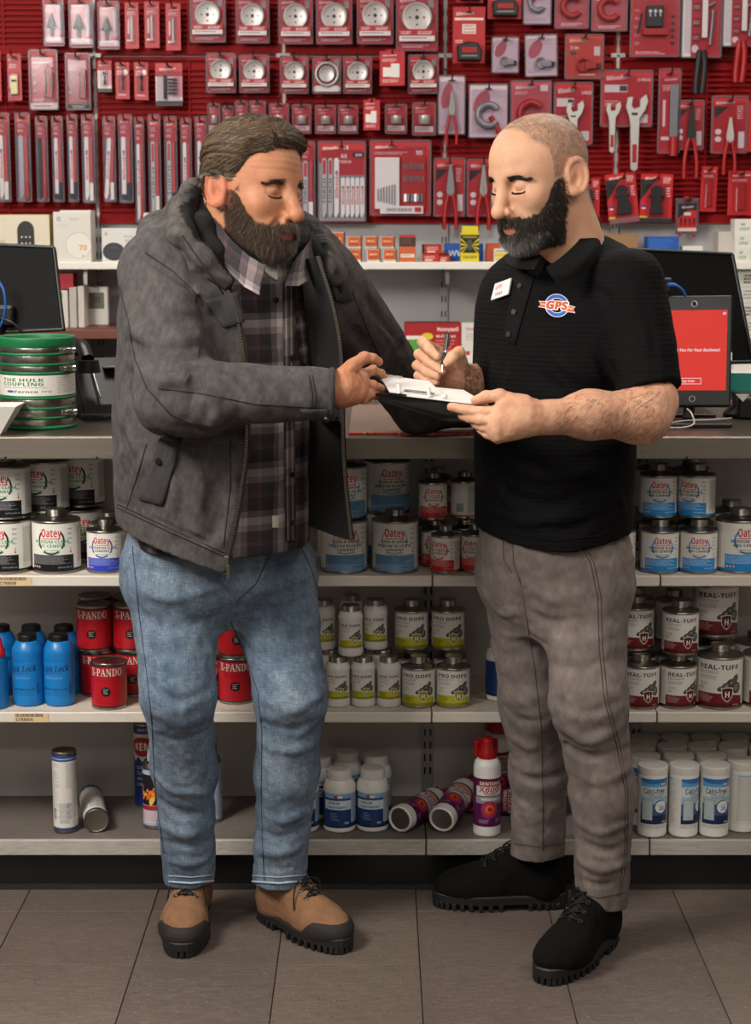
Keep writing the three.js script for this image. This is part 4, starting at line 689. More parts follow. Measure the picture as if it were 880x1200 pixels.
const kinds = {
  saw(g,w,h,o) {plate(cardTex.saw,w*0.95,h*0.96,g);mesh('hole_saw',discGeo(w*0.36,0.016),MW.disc,g,[0,h*0.06,0.003]);
    mesh('arbor_hole',[[0,0],[-0.3,0],[0.3,0],[0,0.3],[0,-0.3]].map(([x,y],i) => cyl(w*(i ? 0.025 : 0.05),w*(i ? 0.025 : 0.05),0.002,0,0,0,12).rotateX(Math.PI / 2).translate(x*w*0.55,h*0.06 + y*w*0.55,0.0135)),MW.dark,g).userData.kind = 'stuff';
    plate(cardTex.sawBand,w*0.84,h*0.2,g,0,-h*0.24,0.021,'printed_band');clam(g,w,h,0.03);},
  ring(g,w,h) {plate(cardTex.step,w*0.95,h*0.96,g).visible = true;mesh('hole_saw',[discGeo(w*0.28,0.012),new THREE.TorusGeometry(w*0.38,w*0.05,8,32).translate(0,0,0.008)],MW.disc,g,[0,h*0.02,0.003]);mesh('foot_label',box(w*0.8,h*0.16,0.001,0,-h*0.36,0.004),MW.white,g);clam(g,w,h,0.026);},
  small(g,w,h) {plate(cardTex.small,w*0.95,h*0.96,g);mesh('hole_saw',lathe([[0,0],[w*0.24,0],[w*0.24,h*0.26],[w*0.2,h*0.26],[w*0.2,h*0.22],[0,h*0.22]],24),MW.disc,g,[0,-h*0.16,w*0.24]);clam(g,w,h,0.034);},
  step(g,w,h) {plate(cardTex.step,w*0.95,h*0.98,g);const p = [[0,h*0.18]];for (let k = 0;k < 8;k++) {p.push([w*(0.03 + 0.026*k),h*(0.17 - 0.034*k)],[w*(0.056 + 0.026*k),h*(0.17 - 0.034*k) - 0.001]);} p.push([w*0.24,-h*0.12],[w*0.08,-h*0.14],[w*0.08,-h*0.3],[0,-h*0.3]);mesh('step_bit',lathe(p.reverse(),20),MW.dark,g,[-w*0.08,0,0.014]);clam(g,w,h,0.032);},
  drill(g,w,h) {plate(cardTex.file,w,h,g);mesh('drill_bit',[cyl(w*0.08,w*0.08,h*0.5,0,0,0.006,10),new THREE.ConeGeometry(w*0.08,h*0.05,10).translate(0,h*0.275,0.006)],MW.disc,g,[0,-h*0.08,0]);mesh('clear_shell',box(w*0.5,h*0.66,0.014,0,-h*0.06,0.008,0.004),MW.clam,g);},
  knife(g,w,h,o) {plate(o.dark ? cardTex.knifeDark : cardTex.knife,w*0.94,h*0.98,g);mesh('folding_knife',extrude([[-w*0.1,-h*0.28],[w*0.12,-h*0.3],[w*0.17,-h*0.1],[w*0.13,h*0.12],[w*0.15,h*0.2],[w*0.02,h*0.24],[-w*0.08,h*0.14],[-w*0.02,0],[-w*0.08,-h*0.12]],0.012,0.002).translate(w*0.16,0,0.003),MW.grip,g);mesh('blade_edge',[box(w*0.06,h*0.3,0.004,w*0.3,-h*0.02,0.016),box(w*0.05,h*0.44,0.004,w*0.12,-h*0.03,0.016)],MW.dark,g);clam(g,w,h,0.028);},
  knifeBlades(g,w,h) {plate(cardTex.flat,w,h,g);mesh('blade_dispenser',[box(w*0.5,h*0.34,0.014,0,-h*0.2,0.008,0.003),cyl(w*0.25,w*0.25,0.014,0,0,0,20).rotateX(Math.PI / 2).translate(0,-h*0.04,0.008)],MW.cream,g);mesh('clear_shell',box(w*0.7,h*0.5,0.018,0,-h*0.15,0.011,0.004),MW.clam,g);},
  blades(g,w,h,o) {
    plate(cardTex.blade,w*0.9,h*0.98,g);const c = o.c || 'print',bm = c === 'navy' ? MW.bladeGrey : c === 'dark' ? MW.dark : cardTex[c] || MW.blade,bl = h*0.72;
    const a = mesh('saw_blade',uvBox(bar(w*0.3,bl,w*0.45),w*0.3,bl),bm,g,[-w*0.14,-h*0.11,0.004]);a.rotation.z = o.lean || 0;
    mesh('saw_blade',uvBox(bar(w*0.24,bl*0.96,w*0.4),w*0.24,bl),cardTex.strip,g,[w*0.2,-h*0.09,0.007],[0,0,(o.lean || 0)*0.7]);
    const fc = {dark: MW.navy,white: MW.white,cream: MW.cream,red: MW.grip}[o.foot || 'white'];mesh('tip_cover',box(w*0.28,h*0.2,0.004,w*0.2,-h*0.37,0.0105,0.001),fc,g);if (o.foot === 'dark') mesh('tip_print',box(w*0.36,h*0.06,0.003,-w*0.14,-h*0.43,0.008),MW.navy,g);
    clam(g,w,h,0.026);
 },
  bit(g,w,h,o) {plate(o.white ? cardTex.bitWhite : cardTex.bit,w,h,g);mesh('driver_bit',lathe([[0,0],[w*0.09,0],[w*0.09,h*0.12],[w*0.05,h*0.14],[w*0.05,h*0.3],[w*0.12,h*0.32],[w*0.12,h*0.4],[0,h*0.42]],12),MW.dark,g,[w*0.02,-h*0.26,0.008]);mesh('clear_shell',box(w*0.5,h*0.56,0.018,0,-h*0.06,0.01,0.004),MW.clam,g);},
  bitSet(g,w,h) {plate(cardTex.bitWhite,w,h,g);mesh('bit_holder',[box(w*0.12,h*0.56,0.014,-w*0.14,-h*0.06,0.008,0.003),...[0,1,2,3,4].map(i => box(w*0.34,h*0.035,0.01,w*0.14,h*0.12 - i*h*0.08,0.008))],MW.dark,g);mesh('clear_shell',box(w*0.86,h*0.72,0.022,0,-h*0.06,0.012,0.005),MW.clam,g);},
  redBox(g,w,h) {const d = 0.03;mesh('carton',box(w,h,d,0,0,d / 2),[MW.grip,MW.grip,MW.grip,MW.grip,cardTex.flat,MW.grip],g);mesh('window',box(w*0.34,h*0.4,0.002,w*0.12,-h*0.06,d + 0.001),MW.white,g);mesh('hang_tab',box(w*0.5,h*0.08,0.002,0,h*0.53,d / 2),MW.grip,g);},
  tape(g,w,h,o) {plate(cardTex.tape,w,h,g);const y = o.y ?? -h*0.3;const p = mesh('tape_case',extrude([[-w*0.32,-h*0.14],[w*0.34,-h*0.14],[w*0.36,h*0.0],[w*0.24,h*0.13],[-w*0.05,h*0.15],[-w*0.34,h*0.09]],0.03,0.004).translate(0,y,0.004),MW.dark,g);mesh('case_badge',box(w*0.46,h*0.1,0.003,0,y + h*0.02,0.039,0.001),MW.grip,p);mesh('case_stripe',box(w*0.5,h*0.025,0.003,0,y - h*0.085,0.039),MW.bladeGrey,p);},
  cDisc(g,w,h,o) {plate(o.white ? cardTex.cutWhite : cardTex.cut,w*0.95,h*0.97,g);mesh('cutter_ring',new THREE.TorusGeometry(w*0.26,w*0.09,10,26,5.0).rotateZ(0.65).translate(0,h*(o.y ?? 0),0.012),o.white ? MW.bladeGrey : MW.grip,g);if (o.handle) mesh('cutter_handle',rod(V(w*0.05,-h*0.1,0.012),V(w*0.3,-h*0.42,0.012),w*0.07),MW.grip,g);clam(g,w,h,0.034);},
  close(g,w,h,o) {plate(o.orange ? cardTex.cutOrange : cardTex.cutWhite,w*0.95,h*0.97,g);const m = o.orange ? MW.grip : MW.bladeGrey;mesh('cutter_body',[new THREE.TorusGeometry(w*0.15,w*0.035,8,20,4.7).rotateZ(0.8).translate(-w*0.02,-h*0.18,0.012),box(w*0.3,h*0.16,0.014,w*0.16,-h*0.2,0.011,0.003)],m,g);mesh('cutter_knob',box(w*0.08,h*0.12,0.016,w*0.36,-h*0.22,0.012,0.003),MW.dark,g);clam(g,w,h,0.032);},
  pliers(g,w,h,o) {plate(cardTex[o.card || 'plier'],w*0.95,h*0.97,g);const q = new THREE.Group();q.name = 'pliers';q.position.set(o.dx || 0,o.dy ?? -h*0.25,0.018);g.add(q);plierShape(q,o.len || h*0.95,o.spread ?? 0.004,(o.len || h)*(o.jaw ?? 0.36),o.m || MW.grip,o.jm || MW.bladeGrey);clam(g,w,h,0.016);},
  wrenches(g,w,h,o) {plate(cardTex.wrench,w*0.95,h*0.97,g);for (const [x,y,L] of o.list) {const q = new THREE.Group();q.name = 'adjustable_wrench';q.position.set(x,y,0.014);g.add(q);wrenchShape(q,L,MW.grip);} clam(g,w,h,0.013);},
  black3(g,w,h) {plate(cardTex.black3,w*0.96,h*0.98,g);mesh('screw_set',box(w*0.34,h*0.32,0.024,-w*0.02,h*0.1,0.013,0.004),MW.dark,g);for (const i of [-1,0,1]) mesh('extractor',[new THREE.SphereGeometry(w*0.035,8,8).translate(-w*0.02 + i*w*0.1,h*0.17,0.026),cyl(w*0.012,w*0.012,h*0.07,-w*0.02 + i*w*0.1,h*0.13,0.026,8)],MW.white,g);mesh('base_tray',box(w*0.5,h*0.1,0.018,0,-h*0.13,0.012,0.003),MW.grip,g);mesh('small_tool',rod(V(-w*0.34,-h*0.16,0.012),V(-w*0.28,h*0.14,0.012),w*0.02),MW.dark,g);clam(g,w,h,0.03);},
  saws(g,w,h,o) {plate(cardTex.snip,w*0.94,h*0.98,g);const y = o.ext || 0.09;mesh('steel_blade',box(w*0.13,h*0.72,0.004,w*0.06,h*0.08,0.014),MW.blade,g);mesh('lever',[rod(V(w*0.26,h*0.02,0.016),V(w*0.2,-h*0.36,0.016),0.005),rod(V(w*0.3,h*0.1,0.016),V(w*0.14,h*0.06,0.016),0.004)],MW.bladeGrey,g);for (const q of [-1,1]) mesh('handle',tube([[q*0.006,-h*0.42,0.014],[q*0.011,-h*0.5 - y*0.2,0.014],[q*0.012 - 0.004,-h*0.5 - y*0.7,0.014],[q*0.01 - 0.006,-h*0.5 - y,0.014]],0.0105,8,14),o.red ? MW.grip : MW.dark,g);clam(g,w,h,0.03);},
  file(g,w,h) {plate(cardTex.file,w*0.92,h,g);mesh('file_blade',box(w*0.36,h*0.62,0.006,w*0.2,h*0.0,0.008),MW.bladeGrey,g);mesh('file_handle',tube([[w*0.2,-h*0.3,0.012],[w*0.22,-h*0.4,0.012],[w*0.2,-h*0.53,0.012]],w*0.2,8,10),MW.grip,g);clam(g,w,h,0.018);},
  multi(g,w,h,o) {plate(cardTex.multi,w,h,g);mesh('tool_blade',[extrude([[-w*0.18,h*0.2],[-w*0.08,h*0.26],[w*0.08,h*0.26],[w*0.18,h*0.2],[w*0.14,0],[o.wide ? w*0.24 : w*0.16,-h*0.12],[o.wide ? w*0.24 : w*0.2,-h*0.3],[o.wide ? -w*0.24 : -w*0.2,-h*0.3],[-w*0.16,-h*0.12],[-w*0.14,0]],0.01,0.001),box(w*0.5,h*0.04,0.016,0,h*0.06,0.005)],MW.dark,g,[0,0,0.004]);mesh('foot_tray',box(w,h*0.11,0.03,0,-h*0.44,0.012,0.003),o.grey ? MW.edge : MW.dark,g);mesh('clear_shell',box(w*0.7,h*0.7,0.024,0,-h*0.02,0.013,0.006),MW.clam,g);},
  caseBits(g,w,h) {mesh('case_back',box(w,h*0.94,0.006,0,0,0,0.002),MW.edge,g);plate(cardTex.caseCard,w*0.8,h*0.72,g,0,-h*0.03,0.006);mesh('clear_shell',box(w*0.96,h*0.92,0.018,0,0,0.011,0.006),MW.clam,g);mesh('latch',[box(w*0.12,h*0.1,0.01,-w*0.3,-h*0.48,0.004,0.002),box(w*0.12,h*0.1,0.01,w*0.3,-h*0.48,0.004,0.002),box(w*0.3,h*0.1,0.01,0,h*0.47,0.004,0.002)],MW.grip,g);},
  flat(g,w,h) {plate(cardTex.redFlat,w,h,g);mesh('clear_shell',box(w*0.7,h*0.8,0.012,0,-h*0.05,0.007,0.004),MW.clam,g);mesh('flat_tool',box(w*0.3,h*0.6,0.005,0,-h*0.08,0.005,0.001),MW.grip,g);},
  recip(g,w,h) {plate(cardTex.recip,w*0.96,h*0.98,g);for (let i = 0;i < 3;i++) mesh('saw_blade',uvBox(bar(w*0.1,h*0.74,w*0.12),w*0.1,h*0.74),i === 2 ? cardTex.print : cardTex.torch,g,[-w*0.36 + i*w*0.125,-h*0.08,0.005]);for (let i = 0;i < 5;i++) mesh('saw_blade',uvBox(bar(w*0.085,h*0.5,w*0.1),w*0.085,h*0.5),cardTex.print,g,[w*0.02 + i*w*0.1,-h*0.2,0.005]);clam(g,w,h,0.02);},
  bigSet(g,w,h) {plate(cardTex.bigSet,w*0.96,h*0.98,g);for (const q of [-1,1]) mesh('bit_case',[box(w*0.4,h*0.68,0.012,q*w*0.215,-h*0.07,0.007,0.003)],q < 0 ? MW.white : MW.grip,g);
    for (let i = 0;i < 7;i++) mesh('drill_bit',cyl(0.0018,0.0018,h*(0.16 + 0.02*i),0,0,0,8),MW.bladeGrey,g,[-w*0.36 + i*w*0.045,-h*0.22,0.016]);for (let i = 0;i < 6;i++) mesh('socket',cyl(0.0042,0.0042,h*0.1,0,0,0,12),i % 3 ? MW.bladeGrey : MW.chrome,g,[w*0.08 + i*w*0.054,-h*0.26,0.017]);for (let r = 0;r < 2;r++) for (let i = 0;i < 8;i++) mesh('driver_bit',cyl(0.0022,0.0022,h*0.07,0,0,0,8),MW.bladeGrey,g,[w*0.07 + i*w*0.042,h*0.15 - r*h*0.16,0.016]);
    plate(cardTex.setFoot,w*0.7,h*0.1,g,w*0.02,-h*0.42,0.02,'printed_band');clam(g,w,h,0.036);},
};
function pack(kind,rect,label,o = {}) {
  const [x0,y0,x1,y1] = rect,D = PACK_D + (o.back || 0),a = at(x0,y0,D),b = at(x1,y1,D),w = b.x - a.x,h = a.y - b.y;
  const g = thing(o.name || 'tool_pack',label,o.cat || 'tool pack',[(a.x + b.x) / 2,(a.y + b.y) / 2,-D],0,o.group || 'tool packs hung on the red slat wall');
  g.rotation.z = o.tilt || 0;kinds[kind](g,w,h,o);
  // a wire hook of the panel behind carries it
  const hx = (a.x + b.x) / 2 + (o.hook || 0),hy = a.y - Math.min(0.02,h*0.1),panel = slatPanels.find(s => hx >= s.x0 && hx < s.x1 && hy >= s.y0 && hy < s.y1);
  if (panel && !o.noHook) mesh('hook',[tube([[hx,hy + 0.006,SLAT_Z + 0.02],[hx,hy + 0.005,-D + 0.02],[hx,hy + 0.004,-D + 0.045],[hx,hy + 0.02,-D + 0.055]],0.0028,6,12),box(0.026,0.012,0.01,hx,hy + 0.006,SLAT_Z + 0.022,0.002),box(0.024,0.004,0.005,hx,hy + 0.001,-D + 0.008)],MW.hook,panel.p);
  return g;
}
const nth = ['first','second','third','fourth','fifth','sixth','seventh','eighth','ninth','tenth','eleventh','twelfth'];
[[50,-2,76,54],[80,-2,110,56],[114,1,141,58]].forEach((r,i) => pack('step',r,'clear pack with a black step drill bit, ' + nth[i] + ' from the left',{back: -0.003*i}));
[[146,3,163,57],[169,2,187,56],[194,4,212,59]].forEach((r,i) => pack('drill',r,'narrow red card with one thin drill bit, ' + nth[i] + ' from the left'));
[[222,-8,265,50],[276,-6,316,51],[326,-6,367,52],[370,-6,413,52],[418,-8,461,52],[464,-10,513,60]].forEach((r,i) => pack('saw',r,'large round hole saw pack in the top row, ' + nth[i] + ' from the left',{warm: i === 0}));
pack('flat',[-14,60,2,118],'red pack cut by the left picture edge, second row');
pack('knifeBlades',[8,63,26,118],'red card with cream blade dispenser, second row far left');
pack('knife',[33,58,69,129],'large clear pack with a red folding knife and a white foot');
pack('knife',[76,62,107,129],'large clear pack with a red folding knife and a black foot',{dark: 1});
pack('bit',[114,71,131,108],'small pale card with one driver bit, second row',{white: 1});
pack('bit',[135,73,152,116],'small red bit card, left of the two alike in the second row');
pack('bit',[157,73,174,117],'small red bit card, right of the two alike in the second row');
pack('bitSet',[182,74,214,124],'pink and white pack with a black bit holder');
[[241,62,277,109],[280,64,316,109],[328,65,362,110]].forEach((r,i) => pack('saw',r,'medium hole saw pack in the second row, ' + nth[i] + ' from the left'));
pack('ring',[366,66,400,110],'silver hole saw pack with a bright ring in the second row');
pack('saw',[402,66,436,110],'medium hole saw pack between the silver one and the red carton');
pack('redBox',[445,61,474,101],'red hanging carton with a white window in the second row',{name: 'hanging_carton'});
pack('saw',[478,64,514,110],'medium hole saw pack right of the red hanging carton');
[[243,121,259,157],[260,124,274,157],[275,118,291,157],[292,118,312,157],[315,121,339,157],[342,122,365,157],[369,123,394,157],[396,123,420,157]].forEach((r,i) => pack('small',r,'small hole saw pack in the third row, ' + nth[i] + ' from the left'));
pack('redBox',[426,118,445,153],'small red hanging carton in the third row',{name: 'hanging_carton'});
pack('small',[451,122,477,157],'small hole saw pack right of the small red carton');
pack('small',[483,120,511,159],'small hole saw pack at the right end of the third row');
[[-6,132,14,237,'print','white'],[17,132,38,237,'navy','red'],[41,136,58,237,'dark','red'],[60,136,76,237,'print','dark'],[78,134,93,237,'print','dark'],[95,134,113,238,'print','white']].forEach((r,i) => pack('blades',r.slice(0,4),'tall saw blade pack on the left panel, ' + nth[i] + ' from the left edge',{c: r[4],foot: r[5],cat: 'saw blades'}));
[[120,136,137,237,'print','white',-0.06],[138,134,157,238,'print','dark'],[157,137,171,262,'print','red'],[173,134,190,258,'ax','white'],[192,136,209,252,'torch','dark'],[211,138,226,252,'print','cream'],[228,136,244,252,'print','white']].forEach((r,i) => pack('blades',r.slice(0,4),'tall saw blade pack behind the customer, ' + nth[i] + ' after the panel seam',{c: r[4],foot: r[5],lean: r[6],cat: 'saw blades'}));
pack('blades',[351,165,370,258],'saw blade pack partly hidden by the face of the customer',{c: 'torch',foot: 'white',cat: 'saw blades'});
pack('recip',[372,165,429,260],'wide clear pack with a fan of grey saw blades',{cat: 'saw blades'});
pack('bigSet',[433,164,505,253],'wide clear bit and socket set in its own case',{cat: 'bit set',hook: -0.03});
pack('tape',[535,-55,566,3],'tape measure card cut by the top picture edge');
pack('tape',[531,8,568,74],'red card with a black and red tape measure hooked on it');
pack('tape',[572,-40,611,22],'black tape measure hanging at the top edge');
[[613,-22,646,29],[650,-18,690,34],[693,-15,735,37]].forEach((r,i) => pack('cDisc',r,'clear pack with a round pipe cutter at the top, ' + nth[i] + ' from the left',{white: i < 1}));
pack('close',[576,43,608,86],'smaller pale pack with a close-quarters cutter');
pack('close',[615,40,653,90],'larger pale pack with a close-quarters cutter',{tilt: 0.03});
pack('close',[662,40,707,93],'orange-red pack with a close-quarters cutter',{orange: 1});
pack('pliers',[513,88,545,158],'pale pack with large pliers, red grips hanging below',{card: 'cutWhite',dy: -0.045,len: 0.17,jaw: 0.42,jm: M.chrome});
pack('cDisc',[549,98,595,162],'pink pack with a ring cutter and red handle',{white: 1,y: -0.08,handle: 1});
pack('cDisc',[598,94,646,150],'pale pack with a ring cutter above the bald head',{y: -0.2});
pack('wrenches',[649,96,694,170],'red pack with a chrome wrench head behind the bald head',{list: [[0,-0.06,0.2]]});
pack('wrenches',[704,82,764,149],'red double pack with two chrome adjustable wrenches',{list: [[-0.048,-0.095,0.165],[0.027,-0.113,0.248]]});
pack('black3',[739,-12,796,67],'large red clear pack with a black screw set');
pack('saws',[800,-40,845,68],'tall clear pack with cutter blade and black handles below',{ext: 0.115});
pack('saws',[848,-30,890,55],'clear pack with a red-handled saw at the right edge',{ext: 0.115,red: 1});
pack('file',[772,80,796,180],'long narrow red pack with a grey file');
pack('pliers',[791,117,824,176],'dim red pack with black metal snips and a yellow tip',{dy: -0.065,len: 0.22,jaw: 0.5,jm: MW.dark,m: MW.grip,dx: 0.004});
pack('pliers',[834,112,875,180],'clear pack with broad grey jaw pliers, red handles below',{dy: -0.07,len: 0.19,jaw: 0.36,jm: MW.disc});
pack('flat',[878,118,898,178],'red pack cut by the right picture edge, middle row');
pack('pliers',[508,185,545,254],'red card with needle-nose pliers, left of the two',{dy: -0.04,len: 0.2,jaw: 0.46,dx: 0.003});
pack('pliers',[547,186,585,254],'red card with needle-nose pliers, nearer the shop assistant',{dy: -0.04,len: 0.2,jaw: 0.46,jm: M.chrome});
pack('multi',[677,209,702,262],'red blade card half hidden behind the neck');
pack('multi',[712,203,746,262],'tilted red blade card with a wide black blade',{tilt: 0.11,wide: 1,grey: 1});
pack('multi',[751,204,787,262],'upright red blade card with a narrow black blade',{tilt: -0.02});
pack('caseBits',[792,231,818,276],'small clear case of red and black bits');
pack('flat',[822,195,839,248],'thin red card hanging right of the bit case',{tilt: -0.03});
pack('flat',[854,200,882,252],'wider red card at the right edge, lowest row');

// ================================================================ BOXES ON THE WALL SHELVES
const face = (w,h,base,draw) => std({map: canvas(w,h,(g) => {g.fillStyle = base;g.fillRect(0,0,w,h);draw && draw(g,w,h);}),roughness: 0.5});
const flatM = (c) => std({color: c,roughness: 0.55});
function carton(rect,D,depth,front,side,label,cat = 'box',o = {}) {// D: distance of its front face
  const a = at(rect[0],rect[1],D),b = at(rect[2],rect[3],D),w = b.x - a.x;let h = a.y - b.y,y = b.y;
  if (o.base !== undefined) {h = a.y - o.base;y = o.base;}
  const t = thing(o.name || 'carton',label,cat,[(a.x + b.x) / 2,y + 0.0004,-D - depth / 2],0,o.group);
  mesh('box_body',box(w,h,depth,0,h / 2,0),[side,side,o.top || side,side,front,side],t);
  mesh('lid_flap',box(w*0.98,0.0012,depth*0.96,0,h + 0.0006,0),o.top || side,t);
  t.rotation.y = o.turn || 0;t.userData.h = h;t.userData.w = w;return t;
}
const SB = SHELF_Y,SD = SHELF_F + 0.012;
{
  const cream = flatM(0xd9cfbc),white = flatM(0xdcd8d2),brown = flatM(0x8e6a45);
  let t = carton([-40,252,59,306],SD,0.07,face(256,128,'#dcd0ba',(g,w,h) => {text(g,'nest',36,50,'italic ' + F(22,'normal'),'#a89c88');text(g,'lock',100,76,F(22,'normal'),'#a09580');}),flatM(0xbfa417),'cream carton with a black keypad lock printed on it','box',{base: SB});
  mesh('keypad_print',extrude(Array.from({length: 24},(_,i) => {const a = i / 24*6.283,s = Math.sin(a);return [0.028*Math.cos(a),0.032*s + (s > 0 ? 0.038 : -0.038)];}),0.001).translate(0.058,0.062,0.0352),MW.dark,t);
  const dots = [];for (let r = 0;r < 3;r++) for (let c = 0;c < 3;c++) dots.push(cyl(0.0028,0.0028,0.0008,0,0,0,8).rotateX(Math.PI / 2).translate(0.045 + c*0.013,0.04 + r*0.02,0.0366));mesh('key',dots,white,t).userData.kind = 'stuff';
  carton([62,249,107,306],SD,0.09,face(192,256,'#d8d2c8',(g,w,h) => {text(g,'G',28,34,F(30),'#4b86d8');text(g,'Nest',110,34,F(24,'normal'),'#b4aea4');fillLines(g,20,62,70,2,9,'#bcb6ac',3,1);g.fillStyle = '#e3ded4';g.beginPath();g.arc(128,170,66,0,7);g.fill();g.strokeStyle = '#c2bbb0';g.lineWidth = 4;g.stroke();text(g,'70',150,182,F(40),'#d9953a');g.fillStyle = '#9cbf4a';g.beginPath();g.arc(150,226,5,0,7);g.fill();}),white,'white thermostat carton printed with a big orange 70','box',{base: SB});
  carton([70,247,108,306],SD + 0.1,0.09,white,white,'plain white carton behind the thermostat carton','box',{base: SB});
  carton([119,268,161,306],SD,0.08,face(192,176,'#d6d3ce',(g,w,h) => {text(g,'G',24,28,F(24),'#c65a3c');text(g,'Home',146,40,F(20,'normal'),'#8d8a86');text(g,'Mini',146,62,F(20,'normal'),'#8d8a86');g.fillStyle = '#303236';g.beginPath();g.ellipse(64,122,60,48,0,0,7);g.fill();for (let i = 0;i < 4;i++) {g.fillStyle = '#6d7075';g.fillRect(50 + i*10,100,4,4);}}),white,'white carton printed with a dark oval speaker','box',{base: SB});
  carton([168,250,206,306],SD + 0.02,0.08,face(160,240,'#d4d1cb',(g) => {text(g,'nest',50,36,F(34,'normal'),'#7f8690');}),white,'white carton with thin grey lettering, behind the customer','box',{base: SB});
  // orange valve cartons
  const og = (s) => face(128,120,'#d2cdc6',(g,w,h) => {g.fillStyle = '#c65a22';g.fillRect(6,6,w - 14,h*0.8);g.fillStyle = '#22201f';g.fillRect(w - 10,0,10,h);text(g,'@',56,24,F(18),'#3d2a20');fit(g,s,58,50,70,22,'#f2dcc8','italic bold','serif');fit(g,s,58,76,80,18,'#3a2418');fillLines(g,20,104,80,1,8,'#8a5a40',4,1);});
  const m1 = og('Saddle Valve'),m2 = m1,ds = flatM(0x2a2522),rowH = at(400,292,SD).y - SB;
  const low = [[388,405,'first'],[407,424,'second'],[430,446,'third'],[449,465,'fourth']];
  low.forEach(([a,b,n],i) => carton([a,292,b,307],SD + (i % 2)*0.006,0.06,i % 2 ? m1 : m2,ds,'small orange carton in the lower row, ' + n + ' from the customer','box',{base: SB,group: 'orange valve cartons'}));
  const upY = SB + rowH + 0.002;
  [[388,404,272,'first'],[407,424,277,'second'],[427,443,276.5,'third'],[446,463,277,'fourth']].forEach(([a,b,y,n],i) => carton([a,y,b,292],SD + 0.004,0.06,i % 2 ? m2 : m1,ds,'small orange carton stacked on top, ' + n + ' from the customer','box',{base: upY,group: 'orange valve cartons'}));
  carton([371,277,387,307],SD + 0.02,0.06,white,white,'white carton left of the orange ones','box',{base: SB});
  carton([468,276,487,307],SD,0.07,face(128,200,'#c8602e',(g,w,h) => {g.fillStyle = '#3a2a26';g.fillRect(0,14,w,70);g.fillStyle = '#b32a26';g.fillRect(0,0,w,16);fillLines(g,14,24,90,4,12,'#7d4a40',5,2);g.fillStyle = '#e0d6cc';g.fillRect(10,140,w - 20,26);fillLines(g,18,150,80,1,8,'#8a5a40',5,3);}),flatM(0x963a24),'tall black and orange carton beside the red pile','box',{base: SB});
  const rd = flatM(0xa8241c),rf = face(128,64,'#b32c20',(g,w,h) => {fillLines(g,16,16,90,2,14,'#e8c8b8',6,1);g.fillStyle = '#dcd2c8';g.fillRect(20,44,60,12);});
  {const b0 = carton([495,298,514,307],SD,0.06,rf,rd,'red carton lying lowest in the small pile','box',{base: SB,name: 'small_carton'});
    const b1 = carton([507,297,526,307],SD + 0.062,0.05,rf,rd,'red carton at the back of the small pile','box',{base: SB,name: 'small_carton'});
    const y1 = SB + b0.userData.h + 0.0022;carton([496,287,517,297],SD + 0.004,0.055,rf,flatM(0x2a211f),'red and dark carton on top of the small pile','box',{base: y1,name: 'small_carton',turn: 0.12});
    carton([514.5,300,527,307],SD,0.05,rf,flatM(0x2a211f),'flat dark red carton right in the small pile','box',{base: SB,name: 'small_carton'});}
  carton([521,286,566,307],SD + 0.12,0.08,face(192,96,'#1f4e9c',(g,w,h) => {text(g,'WW',60,52,F(44),'#cfdcec');}),flatM(0x1b448a),'blue carton lettered in white behind the yellow one','box',{base: SB});
  {const t = carton([540,273,561,308],SD,0.05,face(128,208,'#d9c51e',(g,w,h) => {g.fillStyle = '#1a1a16';g.fillRect(0,14,w,130);g.fillStyle = '#d9c51e';for (const s of [-1,1]) for (let i = 0;i < 4;i++) {g.beginPath();g.moveTo(w / 2 + s*10,90);g.lineTo(w / 2 + s*70,30 + i*40);g.lineTo(w / 2 + s*70,48 + i*40);g.fill();} g.fillStyle = '#4a4a46';g.fillRect(50,50,28,70);fit(g,'VANISHES',w / 2,30,100,16,'#d9c51e');fit(g,'VanValve',w / 2,172,100,30,'#2c2a14','italic bold','serif');}),flatM(0xb9a514),'bright yellow and black hang-tab carton','box',{base: SB});mesh('hang_tab',box(t.userData.w*0.9,0.022,0.001,0,t.userData.h + 0.011,0.024),flatM(0xd9c51e),t);}
  carton([570,286,586,307],SD + 0.05,0.05,flatM(0xb5472a),ds,'orange carton close behind the beard of the shop assistant','box',{base: SB});
  carton([579,292,600,307],SD,0.045,face(96,64,'#d6cfb4',(g,w,h) => {g.fillStyle = '#d8bf2e';g.fillRect(4,22,w - 8,18);fillLines(g,10,8,70,1,8,'#6a6650',4,1);fillLines(g,10,48,70,1,8,'#6a6650',4,2);}),white,'small cream and yellow carton against the black polo','box',{base: SB});
  carton([592,274,622,307],SD + 0.11,0.07,brown,brown,'plain brown carton behind the beard','box',{base: SB});
  carton([706,275,747,307],SD + 0.05,0.12,face(192,96,'#94704a',(g,w,h) => {g.fillStyle = '#d8d3cb';g.fillRect(6,24,60,60);fillLines(g,12,34,46,4,11,'#6f6a64',4,1);}),brown,'brown cardboard carton with a white label above the monitor','box',{base: SB});
  carton([759,278,795,307],SD,0.08,face(160,128,'#1d55a8',(g,w,h) => {fillLines(g,12,12,120,6,10,'#3f78c4',4,1);}),flatM(0x194a94),'bright blue flat carton above the monitor','box',{base: SB});
  carton([800,289,823,307],SD,0.06,white,white,'small white carton right of the blue one','box',{base: SB});
  const wg = face(128,112,'#dedad2',(g,w,h) => {text(g,'W',50,40,F(30),'#5c9a3c');fillLines(g,30,66,70,2,14,'#6fa552',8,1);});
  const p = at(870,290,SD).y - SB,r1 = [];
  ['lowest','middle','topmost'].forEach((n,i) => carton([861,290 - 16.4*i,880 + i*3,306 - 16.4*i],SD + 0.004*i,0.07,wg,white,'white and green carton at the right edge, ' + n + ' of its stack','box',{base: SB + i*(at(870,290,SD).y - at(870,306,SD).y + 0.0022),group: 'white and green cartons'}));
